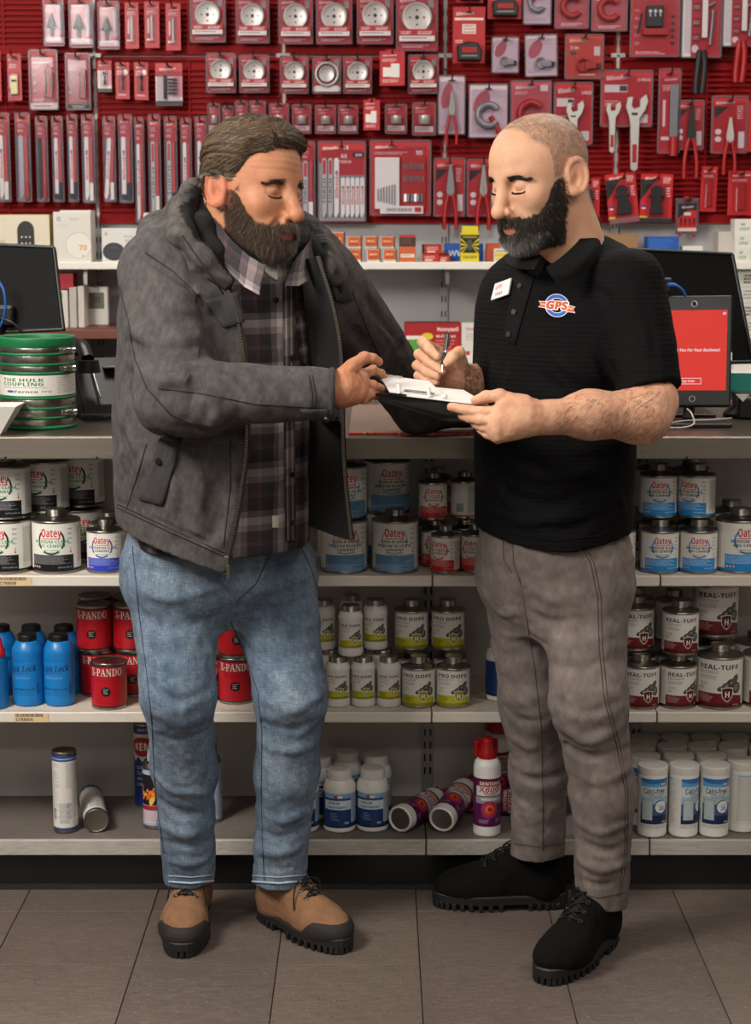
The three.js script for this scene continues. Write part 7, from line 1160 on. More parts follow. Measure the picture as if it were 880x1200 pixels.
    for (const [px,py] of [[186,540],[383,488],[398,338]]) {const h = hit(outerJ,px,py);if (h) {const n = gradOf(outerJ,h,0.006);mesh('snap',new THREE.CylinderGeometry(0.006,0.0068,0.004,16).applyQuaternion(new THREE.Quaternion().setFromUnitVectors(V(0,1,0),n)).translate(h.x + n.x*0.008,h.y + n.y*0.008,h.z + n.z*0.008),CLOTH.button,jk);}}
    mesh('cuff',new THREE.TorusGeometry(0.047,0.006,8,32).rotateY(Math.PI / 2).translate(wrR.x - 0.004,wrR.y,wrR.z),canvasM,jk);
    // hood lying round the neck
    const H = [[268,330,3.665],[238,300,3.66],[212,272,3.68],[212,246,3.75],[228,226,3.85],[250,218,3.93],[285,225,3.99],[330,245,4.0],[362,268,3.96],[378,292,3.88],[384,322,3.79]].map(p => at(...p)),rad = [0.014,0.02,0.025,0.026,0.026,0.026,0.026,0.026,0.024,0.02,0.012];
    const low = [[262,338,3.69],[215,318,3.70],[184,292,3.74],[190,275,3.83],[215,268,3.93],[250,268,4.0],[330,285,4.02],[375,300,3.95],[392,322,3.86]].map(p => at(...p)),lr = [0.016,0.026,0.034,0.042,0.05,0.05,0.05,0.042,0.026];
    const hs = [];for (let i = 0;i + 1 < H.length;i++) hs.push(cone(H[i],H[i + 1],rad[i],rad[i + 1]));const ls = [];for (let i = 0;i + 1 < low.length;i++) ls.push(cone(low[i],low[i + 1],lr[i],lr[i + 1]));
    const hoodS = (x,y,z) => {let d = 9;for (const f of hs) d = smin(d,f(x,y,z),0.02);for (const f of ls) d = smin(d,f(x,y,z),0.035);return d;};
    const hoodF = (x,y,z) => {const d = hoodS(x,y,z);return Math.abs(d) > 0.03 ? d : d - 0.0045*noise3(x*18,y*30,z*18) - 0.002*noise3(x*60,y*70,z*60);};
    const cN = at(300,268,3.83),inside = (x,y,z) => {const dx = (x - cN.x),dz = (z - cN.z);return dx*dx + dz*dz;};
    const hs2 = polygonize(hoodF,[-0.56,1.38,-4.16],[-0.02,1.68,-3.58],0.0055);
    const ring = new THREE.CatmullRomCurve3(H).getPoints(80);
    const hd = mesh('hood',surface(hs2,{scale: 16,color: (x,y,z,nx,ny,nz) => {let best = 9,bp = null;for (const p of ring) {const q = (p.x - x)**2 + (p.y - y)**2 + (p.z - z)**2;if (q < best) {best = q;bp = p;}} const out = (x - bp.x)*(bp.x - cN.x) + (z - bp.z)*(bp.z - cN.z);return out < 0.0006 && y < bp.y + 0.022 ? lining : mixC(greyD,greyL,clamp(0.45 + 0.4*noise3(x*60,y*60,z*60) + 0.3*noise3(x*190,y*190,z*190),0,1));}}),CLOTH.jacket,jk);
    const inner = [[262,336,3.69],[246,300,3.70],[232,270,3.74],[238,248,3.83],[262,238,3.92],[300,248,3.96],[345,272,3.92],[362,296,3.84]].map(p => at(...p)),is = [];for (let i = 0;i + 1 < inner.length;i++) is.push(cone(inner[i],inner[i + 1],i < 1 ? 0.016 : 0.03,0.03));
    const innF = (x,y,z) => {let d = 9;for (const f of is) d = smin(d,f(x,y,z),0.02);return d - 0.002*noise3(x*70,y*70,z*70);};
    mesh('fleece_lining',surface(polygonize(innF,[-0.5,1.36,-4.08],[-0.02,1.64,-3.6],0.006),{scale: 20}),CLOTH.black,hd);
    const cords = [tube([at(214,276,3.625),at(236,308,3.6),at(252,330,3.61),at(262,345,3.63)],0.0022,6,20)];mesh('draw_cord',cords,CLOTH.thread,hd);
 }
  // --- body: head, hand, what is under the clothes
  const parts = [],skin = lin('#b98463'),ruddy = lin('#ad6a50'),lip = lin('#9c5a4e'),beardBase = lin('#35271e');
  const S = 1.07,hm = new THREE.Matrix4().compose(at(296,222,3.80),new THREE.Quaternion().setFromEuler(new THREE.Euler(0.09,0.9,-0.06,'YXZ')),V(S,S,S));
  const HF = headField({jaw: 1.04,neck: 1.12,wrinkle: 1});
  const inLips = (x,y,z,k) => z > 0.075 ? smooth(1.12,0.9,Math.hypot(x / (0.023*k),(y + 0.0755) / (0.0108*k))) : 0;
  const beardMask = (x,y,z) => {const s = Math.abs(x);if (z < -0.01 || y > 0.03) return 0;if (y > -0.004) return s > 0.05 && s < 0.073 ? smooth(0.01,0.017,z)*smooth(0.036,0.024,z)*(1 - smooth(0.0,0.03,y)*0.5) : 0;const edge = z > 0.078 ? (s < 0.026 ? -0.0545 : -0.06) : lerp(0.0,-0.058,smooth(0.012,0.07,z));const ragged = 0.004*noise3(x*120,y*120,z*120);let m = smooth(edge + 0.005,edge - 0.006,y + ragged)*smooth(-0.004,0.008,z + ragged);m*= 1 - inLips(x,y + 0.0015,z,0.9);if (y > -0.035) m*= smooth(0.004,0.014,z);if (y < -0.125) m = 0;return m;};
  const headCol = (x,y,z) => {const n = noise3(x*45,y*45,z*45)*0.35 + noise3(x*300,y*300,z*300)*0.25,s = Math.abs(x);let c = mixC(skin,ruddy,clamp(0.3 + n,0,1));c = mixC(c,lip,inLips(x,y,z,1)*0.75);const b = beardMask(x,y,z);if (b > 0) c = mixC(c,beardBase,b*0.8);if (s > 0.068 && Math.abs(z + 0.016) < 0.03 && Math.abs(y) < 0.04) c = mixC(c,lin('#b5634c'),0.5);return c;};
  const H1 = makeHead(HF,hm,headCol,customer);parts.push(H1.geo);
  // right hand on the clipboard: thumb above, fingers below
  const wp = at(398,456,3.545);
  const handR = fingers([[[380,460,3.537],[402,452,3.548],0.028,0.026],[[402,450,3.55],[424,440,3.585],0.024,0.0135],[[402,456,3.545],[424,450,3.565],0.024,0.0135],[[402,459,3.542],[421,459,3.55],0.023,0.013],[[402,461,3.54],[416,465,3.545],0.021,0.012]],[
    [[401,441,3.545,0.017],[412,430,3.555,0.0145],[427,419,3.565,0.0115],[437,420,3.57,0.0095],[444,424,3.575,0.0085]],
    [[424,439,3.59,0.0115],[437,434,3.63,0.0098],[446,438,3.66,0.009],[450,444,3.675,0.0082]],
    [[424,450,3.568,0.0115],[437,452,3.575,0.0098],[446,455,3.6,0.0088]],
    [[421,459,3.553,0.0112],[433,462,3.56,0.0096],[440,463,3.585,0.0086]],
    [[416,465,3.548,0.0098],[426,468,3.555,0.0085],[432,467,3.575,0.0076]]]);
  const handCol = (x,y,z) => mixC(skin,ruddy,clamp(0.4 + noise3(x*90,y*90,z*90)*0.5 + noise3(x*400,y*400,z*400)*0.25,0,1));
  const hb = bounds([at(378,460,3.53),at(452,415,3.68),at(430,475,3.54)],0.03);
  parts.push(surface(polygonize((x,y,z) => {const d = handR(x,y,z);return Math.abs(d) > 0.01 ? d : d - 0.0007*noise3(x*130,y*130,z*130) - 0.0003*Math.sin((x + y*0.4)*700)*smooth(0.2,0.6,noise3(x*60,y*60,z*60));},hb[0],hb[1],0.0023),{color: handCol,scale: 12}));
  // trunk and limbs under the clothes
  const under = union(0.04,tor(-0.035,296,640),cone(at(196,325,3.75),elR,0.05,0.042),cone(elR,at(385,461,3.537),0.042,0.028),cone(shL,elL,0.048,0.04),cone(elL,wrL,0.038,0.028),cone(hipR,kneeR,0.07,0.046),cone(kneeR,at(218,900,3.87),0.046,0.042),cone(at(218,900,3.87),at(224,1062,3.94),0.042,0.034),cone(hipL,kneeL,0.072,0.046),cone(kneeL,at(336,905,3.88),0.046,0.042),cone(at(336,905,3.88),at(327,1062,3.93),0.042,0.034),cone(at(280,330,3.86),at(288,262,3.84),0.07,0.062));
  parts.push(surface(polygonize(under,[-0.58,0.04,-4.3],[0.4,1.62,-3.45],0.014),{color: () => skin,scale: 12}));
  mesh('body',mergeColored(parts),skinMat(),customer);
  H1.brows({seed: 77,n: 420,y: 0.0235,arch: 0.0035,drop: 0.005,w: 0.0095,dark: 0.03,vary: 0.09});
  mesh('beard',strands(H1.growth(beardMask,17000,(a,r) => (a.z > 0.06 ? 0.012 : lerp(0.0035,0.0085,smooth(-0.005,-0.045,a.y)))*(0.7 + 0.6*r())*(a.y < -0.09 ? 1.3 : 1),(a,n) => V(n.x*0.5,-0.9,n.z*0.5 + 0.05),0.00038,(a,r) => {const g = r(),q = 0.6 + 0.8*r();if (g > 0.93) return [0.26*q,0.23*q,0.2*q];return [0.085*q,0.052*q,0.032*q];},5)),hairMat,customer).userData.kind = 'stuff';
  // --- hair: a combed mass and strands over it
  const hairline = (x,y,z) => {const s = Math.abs(x);let h;if (z > 0.012) {const front = 0.082 - 0.012*smooth(0.02,0.055,s);h = lerp(0.014,front,smooth(0.014,0.06,z));if (s > 0.045 && z > 0.045) h = Math.max(h,0.062);} else h = z > -0.035 ? lerp(0.014,0.012,smooth(0.012,-0.035,z)) : lerp(0.0,-0.085,smooth(-0.035,-0.075,z));return h;};
  const hairMask = (x,y,z) => smooth(hairline(x,y,z) - 0.003,hairline(x,y,z) + 0.003,y)*(Math.abs(x) > 0.079 && Math.abs(z + 0.016) < 0.024 && y < 0.026 ? 0 : 1);
  const hairVol = (x,y,z) => {
    const d = HF(x,y,z);if (d > 0.05) return d;const up = smooth(0.02,0.1,y),fr = smooth(0.0,0.07,z);let t = 0.008 + 0.010*up + 0.005*fr*up;if (y < 0.04) t = lerp(t,0.0035,smooth(0.055,0.068,Math.abs(x))*smooth(0.04,0.02,y)*smooth(-0.05,-0.03,z));t -= 0.006*smooth(0.02,-0.06,y) + 0.006*smooth(-0.03,-0.1,z);const hl = hairline(x,y,z);t*= lerp(0.3,1,smooth(0.0,0.03,y - hl));const part = Math.exp(-(((x + 0.034) / 0.007)**2))*smooth(0.0,0.05,z)*up;t -= 0.007*part;
    const ang = x > -0.034 ? Math.atan2(y - 0.02,z + 0.08)*26 + x*10 : Math.atan2(y + 0.05,x - 0.1)*30,g = noise3(ang*1.2,d*60,x*12 + z*6)*0.0035 + noise3(ang*4.5,d*100,z*15)*0.002;return Math.max(d - t - g,(hl - y)*0.7 + 0.002,-(d + 0.004));
 };
  const hcol = (a,r) => {const grey = smooth(0.03,-0.02,a.y)*(a.z > -0.03 ? 1 : 0.5)*0.6 + 0.05;const q = 0.35 + 1.1*r()*r() + 0.3*r();return r() < grey ? [0.34*q,0.3*q,0.26*q] : [0.165*q,0.102*q,0.057*q];};
  const hsf = polygonize(hairVol,[-0.115,-0.1,-0.135],[0.115,0.155,0.13],0.0027),hl0 = {P: hsf.P.slice(),N: hsf.N.slice()};const rc = rng(8),hcols = new Map();placed3(hsf,hm);for (let i = 0;i < hsf.P.length;i += 3) {const x = hl0.P[i],y = hl0.P[i + 1],z = hl0.P[i + 2],q = 0.8 + 0.4*noise3(x*90,y*90,z*30),gr = smooth(0.03,-0.03,y)*0.5;hcols.set(hsf.P[i] + '_' + hsf.P[i + 1] + '_' + hsf.P[i + 2],mixC([0.072*q,0.044*q,0.024*q],[0.16*q,0.15*q,0.135*q],gr));}
  const hair = mesh('hair',surface(hsf,{color: (x,y,z) => hcols.get(x + '_' + y + '_' + z)}),hairMat,customer);
  {
    const r = rng(19),list = [],P = hl0.P,N = hl0.N,n0 = P.length / 3;
    for (let q = 0;q < 13000;q++) {const i = ((r()*n0) | 0)*3,n = V(N[i],N[i + 1],N[i + 2]);let p = V(P[i],P[i + 1],P[i + 2]);if (HF(p.x,p.y,p.z) < 0.004) continue;const path = [],L = 0.022 + 0.03*r(),c = hcol(p,r),lift = 0.0006 + 0.0016*r()*r();const wob = V(r() - 0.5,r() - 0.5,r() - 0.5).multiplyScalar(0.25);
      for (let k = 0;k < 7;k++) {const f = p.x > -0.034 && p.y > 0.03 ? V(0.75,-0.1 - 0.5*smooth(0.02,0.08,p.x),-0.75) : p.y > 0.06 ? V(-0.55,-0.35,-0.75) : V(-0.05,-0.5,-0.85);f.add(wob);let gN = gradOf(hairVol,p,0.005);f.addScaledVector(gN,-f.dot(gN)).normalize();const dd = hairVol(p.x,p.y,p.z);path.push(p.clone().addScaledVector(gN,lift - dd));p = p.clone().addScaledVector(f,L / 6).addScaledVector(gN,-dd*0.9);if (HF(p.x,p.y,p.z) < 0.002) break;}
      if (path.length > 2) list.push({path: path.map(x => x.applyMatrix4(hm)),r: 0.00055,c});}
    const nearLine = (x,y,z) => {const k = y - hairline(x,y,z);return k > -0.003 && k < 0.012 && z > -0.02 ? 0.9 : 0;};list.push(...H1.growth(nearLine,2600,(a,r) => 0.022 + 0.014*r(),(a,n) => a.z > 0.03 ? V(a.x > -0.034 ? 0.5 : -0.4,0.75,-0.6) : V(-0.1*Math.sign(a.x),0.1,-1),0.0005,hcol,23,5,0.15,0.35));
    mesh('hair_strand',strands(list),hairMat,hair).userData.kind = 'stuff';
 }
  // --- boots
  const suede = std({vertexColors: true,roughness: 0.95,bumpMap: bumpDuck,bumpScale: 0.0008}),rubber = std({color: 0x161413,roughness: 0.6}),o = {c1: lin('#8a6447'),c2: lin('#7a553a'),mat: suede,rubber,cap: 1,capMat: std({color: 0x211c1a,roughness: 0.7,bumpMap: bumpDuck,bumpScale: 0.0008}),tongue: std({color: 0x1d1714,roughness: 0.9}),lace: std({color: 0x1a120e,roughness: 0.9}),eyelet: std({color: 0x8d8577,metalness: 1,roughness: 0.35}),bow: 1};
  const f1 = at(225,1060,3.98),f2 = at(310,1070,3.97);makeBoot(customer,V(f1.x,0.0008,-4.03),0.0,{...o,side: -1,scale: 0.97});makeBoot(customer,V(xAt(309,3.98,0.05),0.0008,-3.985),0.74,{...o,scale: 0.97});
}

// ================================================================ THE SHOP ASSISTANT: black polo shirt, grey trousers, black boots
const assistant = thing('person','bearded bald man in a black polo shirt and grey trousers, writing','person',[0,0,0]);
{
  const T0 = (px,py,D,a,b,yaw) => {const p = at(px,py,D);return [p.y,p.x,p.z,a,b,yaw];};
  const yaw = -0.7;
  // --- trousers
  const hipN = at(684,672,3.83),kneeN = at(690,822,3.74),midN = at(707,930,3.76),anN = at(705,1070,3.80),hipF = at(612,668,3.93),kneeF = at(625,822,3.93),midF = at(632,900,3.97),anF = at(630,1010,4.03);
  const pantsBase = (() => {
    const pel = loft([T0(647,600,3.865,0.16,0.14,yaw),T0(647,650,3.87,0.166,0.145,yaw),T0(650,695,3.875,0.162,0.132,yaw*0.8),T0(645,738,3.88,0.08,0.08,yaw*0.8)]);
    const a1 = cone(hipN,kneeN,0.094,0.077),a2 = cone(kneeN,midN,0.077,0.066),a3 = cone(midN,anN,0.066,0.056),b1 = cone(hipF,kneeF,0.086,0.073),b2 = cone(kneeF,midF,0.072,0.063),b3 = cone(midF,anF,0.062,0.062),cN = at(703,1060,3.78),cF = at(630,1001,4.02);
    return (x,y,z) => {let n = smin(a1(x,y,z),a2(x,y,z),0.03);n = smin(n,a3(x,y,z),0.03);n = Math.max(n,cN.y - y - (x - cN.x)*0.18);let f = smin(b1(x,y,z),b2(x,y,z),0.03);f = smin(f,b3(x,y,z),0.03);f = Math.max(f,cF.y - y);return smin(pel(x,y,z),smin(n,f,0.02),0.055);};
 })();
  const pf = foldsOn(pantsBase,[
    [[[620,690],[650,705],[690,690]],0.012,0.005],[[[618,715],[650,730],[700,712]],0.011,-0.006],[[[625,740],[665,755],[722,738]],0.013,0.006],[[[630,770],[670,785],[722,770]],0.012,-0.004],[[[645,845],[690,868],[735,850]],0.012,0.008],[[[652,868],[690,888],[738,876]],0.010,-0.007],[[[660,895],[700,915],[740,900]],0.012,0.006],[[[650,818],[690,835],[728,822]],0.012,-0.004],
    [[[672,960],[705,975],[740,962]],0.011,0.006],[[[680,985],[710,998],[738,986]],0.010,-0.006],[[[678,1008],[708,1020],[738,1008]],0.011,0.007],[[[676,1030],[705,1038],[735,1028]],0.008,-0.004],[[[690,880],[715,925],[735,960]],0.011,0.005],
    [[[570,700],[590,720],[615,712]],0.011,0.005],[[[575,735],[598,752],[622,745]],0.011,-0.005],[[[585,800],[612,822],[640,815]],0.012,0.006],[[[592,830],[615,846],[645,842]],0.010,-0.006],[[[596,862],[622,875],[660,868]],0.012,0.006],[[[598,900],[625,915],[662,905]],0.011,-0.005],[[[597,940],[625,952],[660,945]],0.011,0.005],
    [[[620,640],[612,690],[616,724]],0.007,-0.006],[[[590,620],[592,645],[602,668]],0.006,0.004]]);
  const pants = (x,y,z) => {const d = pantsBase(x,y,z);return Math.abs(d) > 0.03 ? d : d - pf(x,y,z)*1.25 - 0.0028*noise3(x*24,y*30,z*24) - 0.001*noise3(x*80,y*90,z*80);};
  {
    const s = polygonize(pants,[0.16,0.06,-4.16],[0.62,0.98,-3.62],0.006),base = lin('#897c76'),pale = lin('#a3958e'),deep = lin('#716560');
    const p = mesh('trousers',surface(s,{scale: 16,color: (x,y,z) => {const t = 0.5 + 0.3*noise3(x*14,y*8,z*14) + 0.3*noise3(x*70,y*60,z*70);return t > 0.5 ? mixC(base,pale,clamp((t - 0.5)*1.8,0,1)) : mixC(deep,base,clamp(t*2,0,1));}}),CLOTH.chino,assistant);
    const th = std({color: 0x463c39,roughness: 0.9}),sl = [];for (const pts of [[[681,640],[692,660],[700,700],[702,760],[708,820],[722,870],[733,930],[732,1000],[724,1052]],[[685,640],[696,660],[704,700],[706,760],[712,820],[726,870],[736,930],[735,1000],[727,1052]],[[617,724],[626,780],[634,850],[636,930],[636,996]],[[590,630],[590,655],[600,672]],[[600,628],[602,660],[612,690],[617,724]],[[676,1046],[700,1052],[732,1046]],[[598,988],[630,992],[662,988]],[[678,632],[690,648],[698,655]]]) {const l = lineOn(pants,pts,0.0011,0.0);l && sl.push(l);}
    mesh('sewn_seam',sl,th,p).userData.kind = 'stuff';
 }
  // --- polo shirt
  const tor = (g) => loft([T0(646,640,3.865,0.172 + g,0.148 + g,yaw),T0(649,570,3.86,0.172 + g,0.15 + g,yaw),T0(652,490,3.855,0.178 + g,0.15 + g,yaw),T0(656,410,3.85,0.19 + g,0.146 + g,yaw),T0(660,345,3.845,0.19 + g,0.125 + g,yaw),T0(663,308,3.84,0.125 + g,0.1 + g,yaw),T0(662,282,3.83,0.076 + g,0.074 + g,yaw)]);
  const poT = tor(0.004),shN = at(733,338,3.72),elN = at(766,478,3.615),shF = at(604,340,3.93),elF = at(588,446,3.9);
  const slN = cone(shN,elN,0.082,0.064),slF = cone(shF,elF,0.07,0.054),hemN = [at(752,455,3.6),at(766,478,3.615).sub(at(733,338,3.72)).normalize()],yokeP = cone(at(715,318,3.78),at(618,322,3.9),0.06,0.055);
  const sleeveN = (x,y,z) => Math.max(slN(x,y,z),(x - hemN[0].x)*hemN[1].x + (y - hemN[0].y)*hemN[1].y + (z - hemN[0].z)*hemN[1].z),cutF = at(575,428,3.9);
  const poBase = (x,y,z) => {let d = smin(poT(x,y,z),yokeP(x,y,z),0.05);d = Math.max(d,at(646,632,3.86).y - y - 0.05*Math.cos((x - 0.38)*7) + 0.05);d = smin(d,sleeveN(x,y,z),0.022);return smin(d,Math.max(slF(x,y,z),cutF.y - y),0.025);};
  const poF = foldsOn(poBase,[
    [[[600,545],[640,560],[700,550]],0.013,0.006],[[[590,575],[640,592],[720,570]],0.012,-0.006],[[[575,600],[620,612],[690,600]],0.012,0.007],[[[620,610],[660,622],[725,596]],0.010,-0.006],[[[690,540],[715,565],[732,600]],0.011,0.006],[[[565,540],[585,570],[600,600]],0.012,0.006],
    [[[708,395],[716,430],[720,460]],0.010,-0.010],[[[690,410],[700,440],[712,462]],0.010,0.006],[[[740,350],[755,395],[760,440]],0.012,0.006],[[[725,370],[735,410],[740,445]],0.010,-0.005],[[[765,370],[772,405],[775,440]],0.010,0.004],[[[650,420],[680,440],[710,470]],0.012,0.005],[[[620,430],[650,455],[690,480]],0.012,-0.005],[[[600,420],[598,470],[605,520]],0.012,0.005],[[[690,335],[712,350],[725,375]],0.009,-0.005],
    [[[575,400],[580,450],[576,500]],0.011,0.005],[[[640,520],[680,528],[730,520]],0.010,0.005]]);
  const polo = (x,y,z) => {const d = poBase(x,y,z);return Math.abs(d) > 0.03 ? d : d - 1.5*poF(x,y,z) - 0.0025*noise3(x*18,y*18,z*18) - 0.0008*noise3(x*70,y*70,z*70);};
  const s = polygonize(polo,[0.16,0.84,-4.08],[0.68,1.58,-3.5],0.0058);
  const po = mesh('polo_shirt',surface(s,{scale: 1 / 0.06}),CLOTH.polo,assistant);
  const plain = phys({color: 0x0a0a0b,roughness: 0.8,specularIntensity: 0.35,bumpMap: bumpDuck,bumpScale: 0.0006});
  mesh('collar',leafOf([[[699,250,3.86],[692,262,3.77],[676,284,3.705],[655,303,3.665],[640,313,3.655]],[[705,262,3.87],[703,276,3.76],[690,298,3.685],[668,318,3.645],[645,322,3.64]],[[704,274,3.87],[706,290,3.755],[694,310,3.69],[674,326,3.65],[652,332,3.64]]],24,8,0.004,16),plain,po);
  mesh('collar',leafOf([[[636,300,3.70],[620,300,3.72],[608,298,3.76],[604,290,3.83]],[[630,308,3.685],[612,308,3.705],[600,304,3.76],[596,296,3.84]],[[626,316,3.68],[606,314,3.70],[594,308,3.76],[590,300,3.85]]],16,6,0.004,16),plain,po);
  mesh('placket',patchOn(polo,[[606,314],[627,322],[604,404],[590,398]],5,20,0.0035,0.0035),plain,po);
  mesh('neck_opening',patchOn(polo,[[616,306],[640,306],[630,326],[620,322]],6,6,0.006,0.006),CLOTH.black,po);
  for (const [px,py] of [[611,336],[604,366],[598,392]]) {const h = hit(polo,px,py),n = gradOf(polo,h,0.006);mesh('button',new THREE.CylinderGeometry(0.0058,0.0058,0.003,16).applyQuaternion(new THREE.Quaternion().setFromUnitVectors(V(0,1,0),n)).translate(h.x + n.x*0.006,h.y + n.y*0.006,h.z + n.z*0.006),std({color: 0x3a3a3a,roughness: 0.25}),po);}
  const hemLine = [];for (const pts of [[[724,462],[750,457],[785,446]],[[560,612],[600,626],[650,634],[700,628],[730,612]]]) {const l = lineOn(polo,pts,0.0013,0.0004);l && hemLine.push(l);} mesh('hem_stitch',hemLine,plain,po).userData.kind = 'stuff';
  // embroidered round emblem and the name tag
  const logo = canvas(256,200,(g,w,h) => {
    g.clearRect(0,0,w,h);const cx = 128,cy = 98;g.lineWidth = 34;g.strokeStyle = '#e9e6e4';g.beginPath();g.arc(cx,cy,68,0,7);g.stroke();g.lineWidth = 24;g.strokeStyle = '#2f5fc0';g.beginPath();g.arc(cx,cy,68,0,7);g.stroke();
    const band = (k,c) => {g.fillStyle = c;for (const s of [-1,1]) {g.save();g.translate(cx,cy + 4);g.scale(s,1);g.beginPath();g.moveTo(60,-22 - k);g.lineTo(122 + k,-14 - k);g.lineTo(112 + k*0.4,4);g.lineTo(124 + k,22 + k);g.lineTo(60,22 + k);g.fill();g.restore();}};g.save();g.translate(0,2);g.transform(1,0.1,0,1,0,-12);band(5,'#eae6e2');band(0,'#d8562b');text(g,'DALE',34,cy + 4,F(15),'#f2ece6');text(g,'INC',224,cy + 4,F(15),'#f2ece6');g.restore();
    g.save();g.translate(cx,cy);g.transform(1,0,-0.16,1,0,0);g.font = 'bold 92px sans-serif';g.textAlign = 'center';g.textBaseline = 'middle';const k = 150 / g.measureText('GPS').width;g.scale(k,0.82);g.lineJoin = 'round';g.lineWidth = 22;g.strokeStyle = '#eae6e2';g.strokeText('GPS',0,0);g.lineWidth = 6;g.strokeStyle = '#7a2412';g.strokeText('GPS',0,0);g.fillStyle = '#dd5526';g.fillText('GPS',0,0);g.restore();
 });
  mesh('emblem',patchOn(polo,[[632,341],[675,344],[674,376],[631,373]],12,10,0.0022,0.001),std({map: logo,transparent: true,alphaTest: 0.5,roughness: 0.8}),po);
  const tagT = canvas(160,112,(g,w,h) => {g.fillStyle = '#e4e1de';g.fillRect(0,0,w,h);g.save();g.translate(52,34);g.transform(1,0,-0.3,1,0,0);fit(g,'GPS',0,0,64,40,'#cf3f22');g.restore();fit(g,'TONY',66,84,70,30,'#2a2a2c');});
  {const c = [[585,335],[604,328],[600,347],[580,354]],P = c.map(q => hit(polo,q[0],q[1])),n = P[1].clone().sub(P[0]).cross(P[3].clone().sub(P[0])).normalize();if (n.z < 0) n.negate();const g = new THREE.BufferGeometry(),F0 = P.map(p => p.clone().addScaledVector(n,0.012)),B0 = P.map(p => p.clone().addScaledVector(n,0.0085)),pos = [...F0,...B0].flatMap(p => [p.x,p.y,p.z]);g.setAttribute('position',new THREE.Float32BufferAttribute(pos,3));g.setAttribute('uv',new THREE.Float32BufferAttribute([0,1,1,1,1,0,0,0,0,1,0,1,0,1,0,1],2));g.setIndex([0,3,1,1,3,2,4,5,7,5,6,7,0,1,4,1,5,4,1,2,5,2,6,5,2,3,6,3,7,6,3,0,7,0,4,7]);const q = toCreasedNormals(g,0.5);mesh('name_tag',q,std({map: tagT,roughness: 0.35}),po);}
  // --- body
  const parts = [],skin = lin('#d3a586'),pink = lin('#c88d72'),lip = lin('#c0766a'),beardBase = lin('#1a1310');
  const S = 1.04,hm = new THREE.Matrix4().compose(at(632,208,3.74),new THREE.Quaternion().setFromEuler(new THREE.Euler(0.25,-0.92,0.02,'YXZ')),V(S,S,S));
  const HF = headField({jaw: 1.0,neck: 1.08});
  const inLips = (x,y,z,k) => z > 0.075 ? smooth(1.12,0.9,Math.hypot(x / (0.023*k),(y + 0.0755) / (0.0112*k))) : 0;
  const beardMask = (x,y,z) => {const s = Math.abs(x);if (z < -0.002 || y > 0.002) return 0;const rg = 0.0025*noise3(x*150,y*150,z*150);const edge = z > 0.076 ? (s < 0.026 ? -0.0535 : -0.0585) : lerp(0.0,-0.056,smooth(0.016,0.072,z));let m = smooth(edge + 0.003,edge - 0.004,y + rg)*smooth(0.0,0.008,z + rg + (y < -0.07 ? -0.006 : 0));m*= 1 - inLips(x,y + 0.001,z,0.92);if (y > -0.035) m*= smooth(0.003,0.012,z);if (y < -0.128) m = 0;return m;};
  const stubble = (x,y,z) => {const s = Math.abs(x),rg = 0.006*noise3(x*70,y*70,z*70);let h;if (z > 0.02) h = 0.078 + 0.03*smooth(0.02,0.07,z) - 0.02*smooth(0.03,0.06,s);else h = z > -0.04 ? 0.012 : lerp(0.005,-0.09,smooth(-0.04,-0.08,z));if (s > 0.055 && z > 0.004 && z < 0.026) h = -0.005;return smooth(h - 0.006,h + 0.012,y + rg)*(z > 0.05 ? smooth(0.075,0.05,z) : 1);};
  const hairTone = lin('#6f6059');
  const headCol = (x,y,z) => {const n = noise3(x*45,y*45,z*45)*0.35 + noise3(x*320,y*320,z*320)*0.2,s = Math.abs(x);let c = mixC(skin,pink,clamp(0.28 + n,0,1));c = mixC(c,lip,inLips(x,y,z,1)*0.85);c = mixC(c,hairTone,stubble(x,y,z)*clamp(0.5 + 0.4*noise3(x*480,y*480,z*480) + 0.2*noise3(x*120,y*120,z*120),0,0.85));const b = beardMask(x,y,z);if (b > 0) c = mixC(c,beardBase,b*0.88);if (s > 0.068 && Math.abs(z + 0.016) < 0.03 && Math.abs(y) < 0.04) c = mixC(c,lin('#c98a6e'),0.5);return c;};
  const H2 = makeHead(HF,hm,headCol,assistant);parts.push(H2.geo);
  // near forearm and the hand under the clipboard, thumb on the paper
  const fore = [cone(at(766,470,3.615),at(752,487,3.6),0.05,0.052),cone(at(752,487,3.6),at(690,486,3.55),0.051,0.043),cone(at(690,486,3.55),at(632,490,3.505),0.043,0.029)];
  const handL = fingers([[[640,489,3.51],[612,489,3.49],0.029,0.027],[[612,484,3.49],[586,482,3.475],0.025,0.0145],[[612,489,3.488],[582,494,3.465],0.025,0.0145],[[612,493,3.488],[582,504,3.463],0.024,0.0135],[[614,496,3.49],[584,512,3.468],0.022,0.012],[[610,476,3.49],[596,470,3.485],0.021,0.017]],[
    [[600,472,3.487,0.017],[586,464,3.485,0.0135],[570,465,3.49,0.0115],[557,470,3.5,0.0092]],
    [[586,483,3.475,0.0125],[566,483,3.478,0.0108],[546,480,3.488,0.0098],[529,477,3.497,0.0088]],
    [[582,494,3.466,0.0125],[563,492,3.475,0.0105],[550,489,3.49,0.0095],[542,487,3.505,0.0088]],
    [[582,504,3.464,0.012],[567,500,3.478,0.0102],[557,496,3.497,0.0092]],
    [[584,512,3.469,0.0105],[571,508,3.482,0.0092],[563,503,3.5,0.0082]]]);
  const armF = (x,y,z) => {let d = 9;for (const f of fore) d = smin(d,f(x,y,z),0.03);return smin(d,handL(x,y,z),0.02);};
  const handCol = (x,y,z) => {let c = mixC(skin,pink,clamp(0.38 + noise3(x*80,y*80,z*80)*0.5 + noise3(x*380,y*380,z*380)*0.22,0,1));return c;};
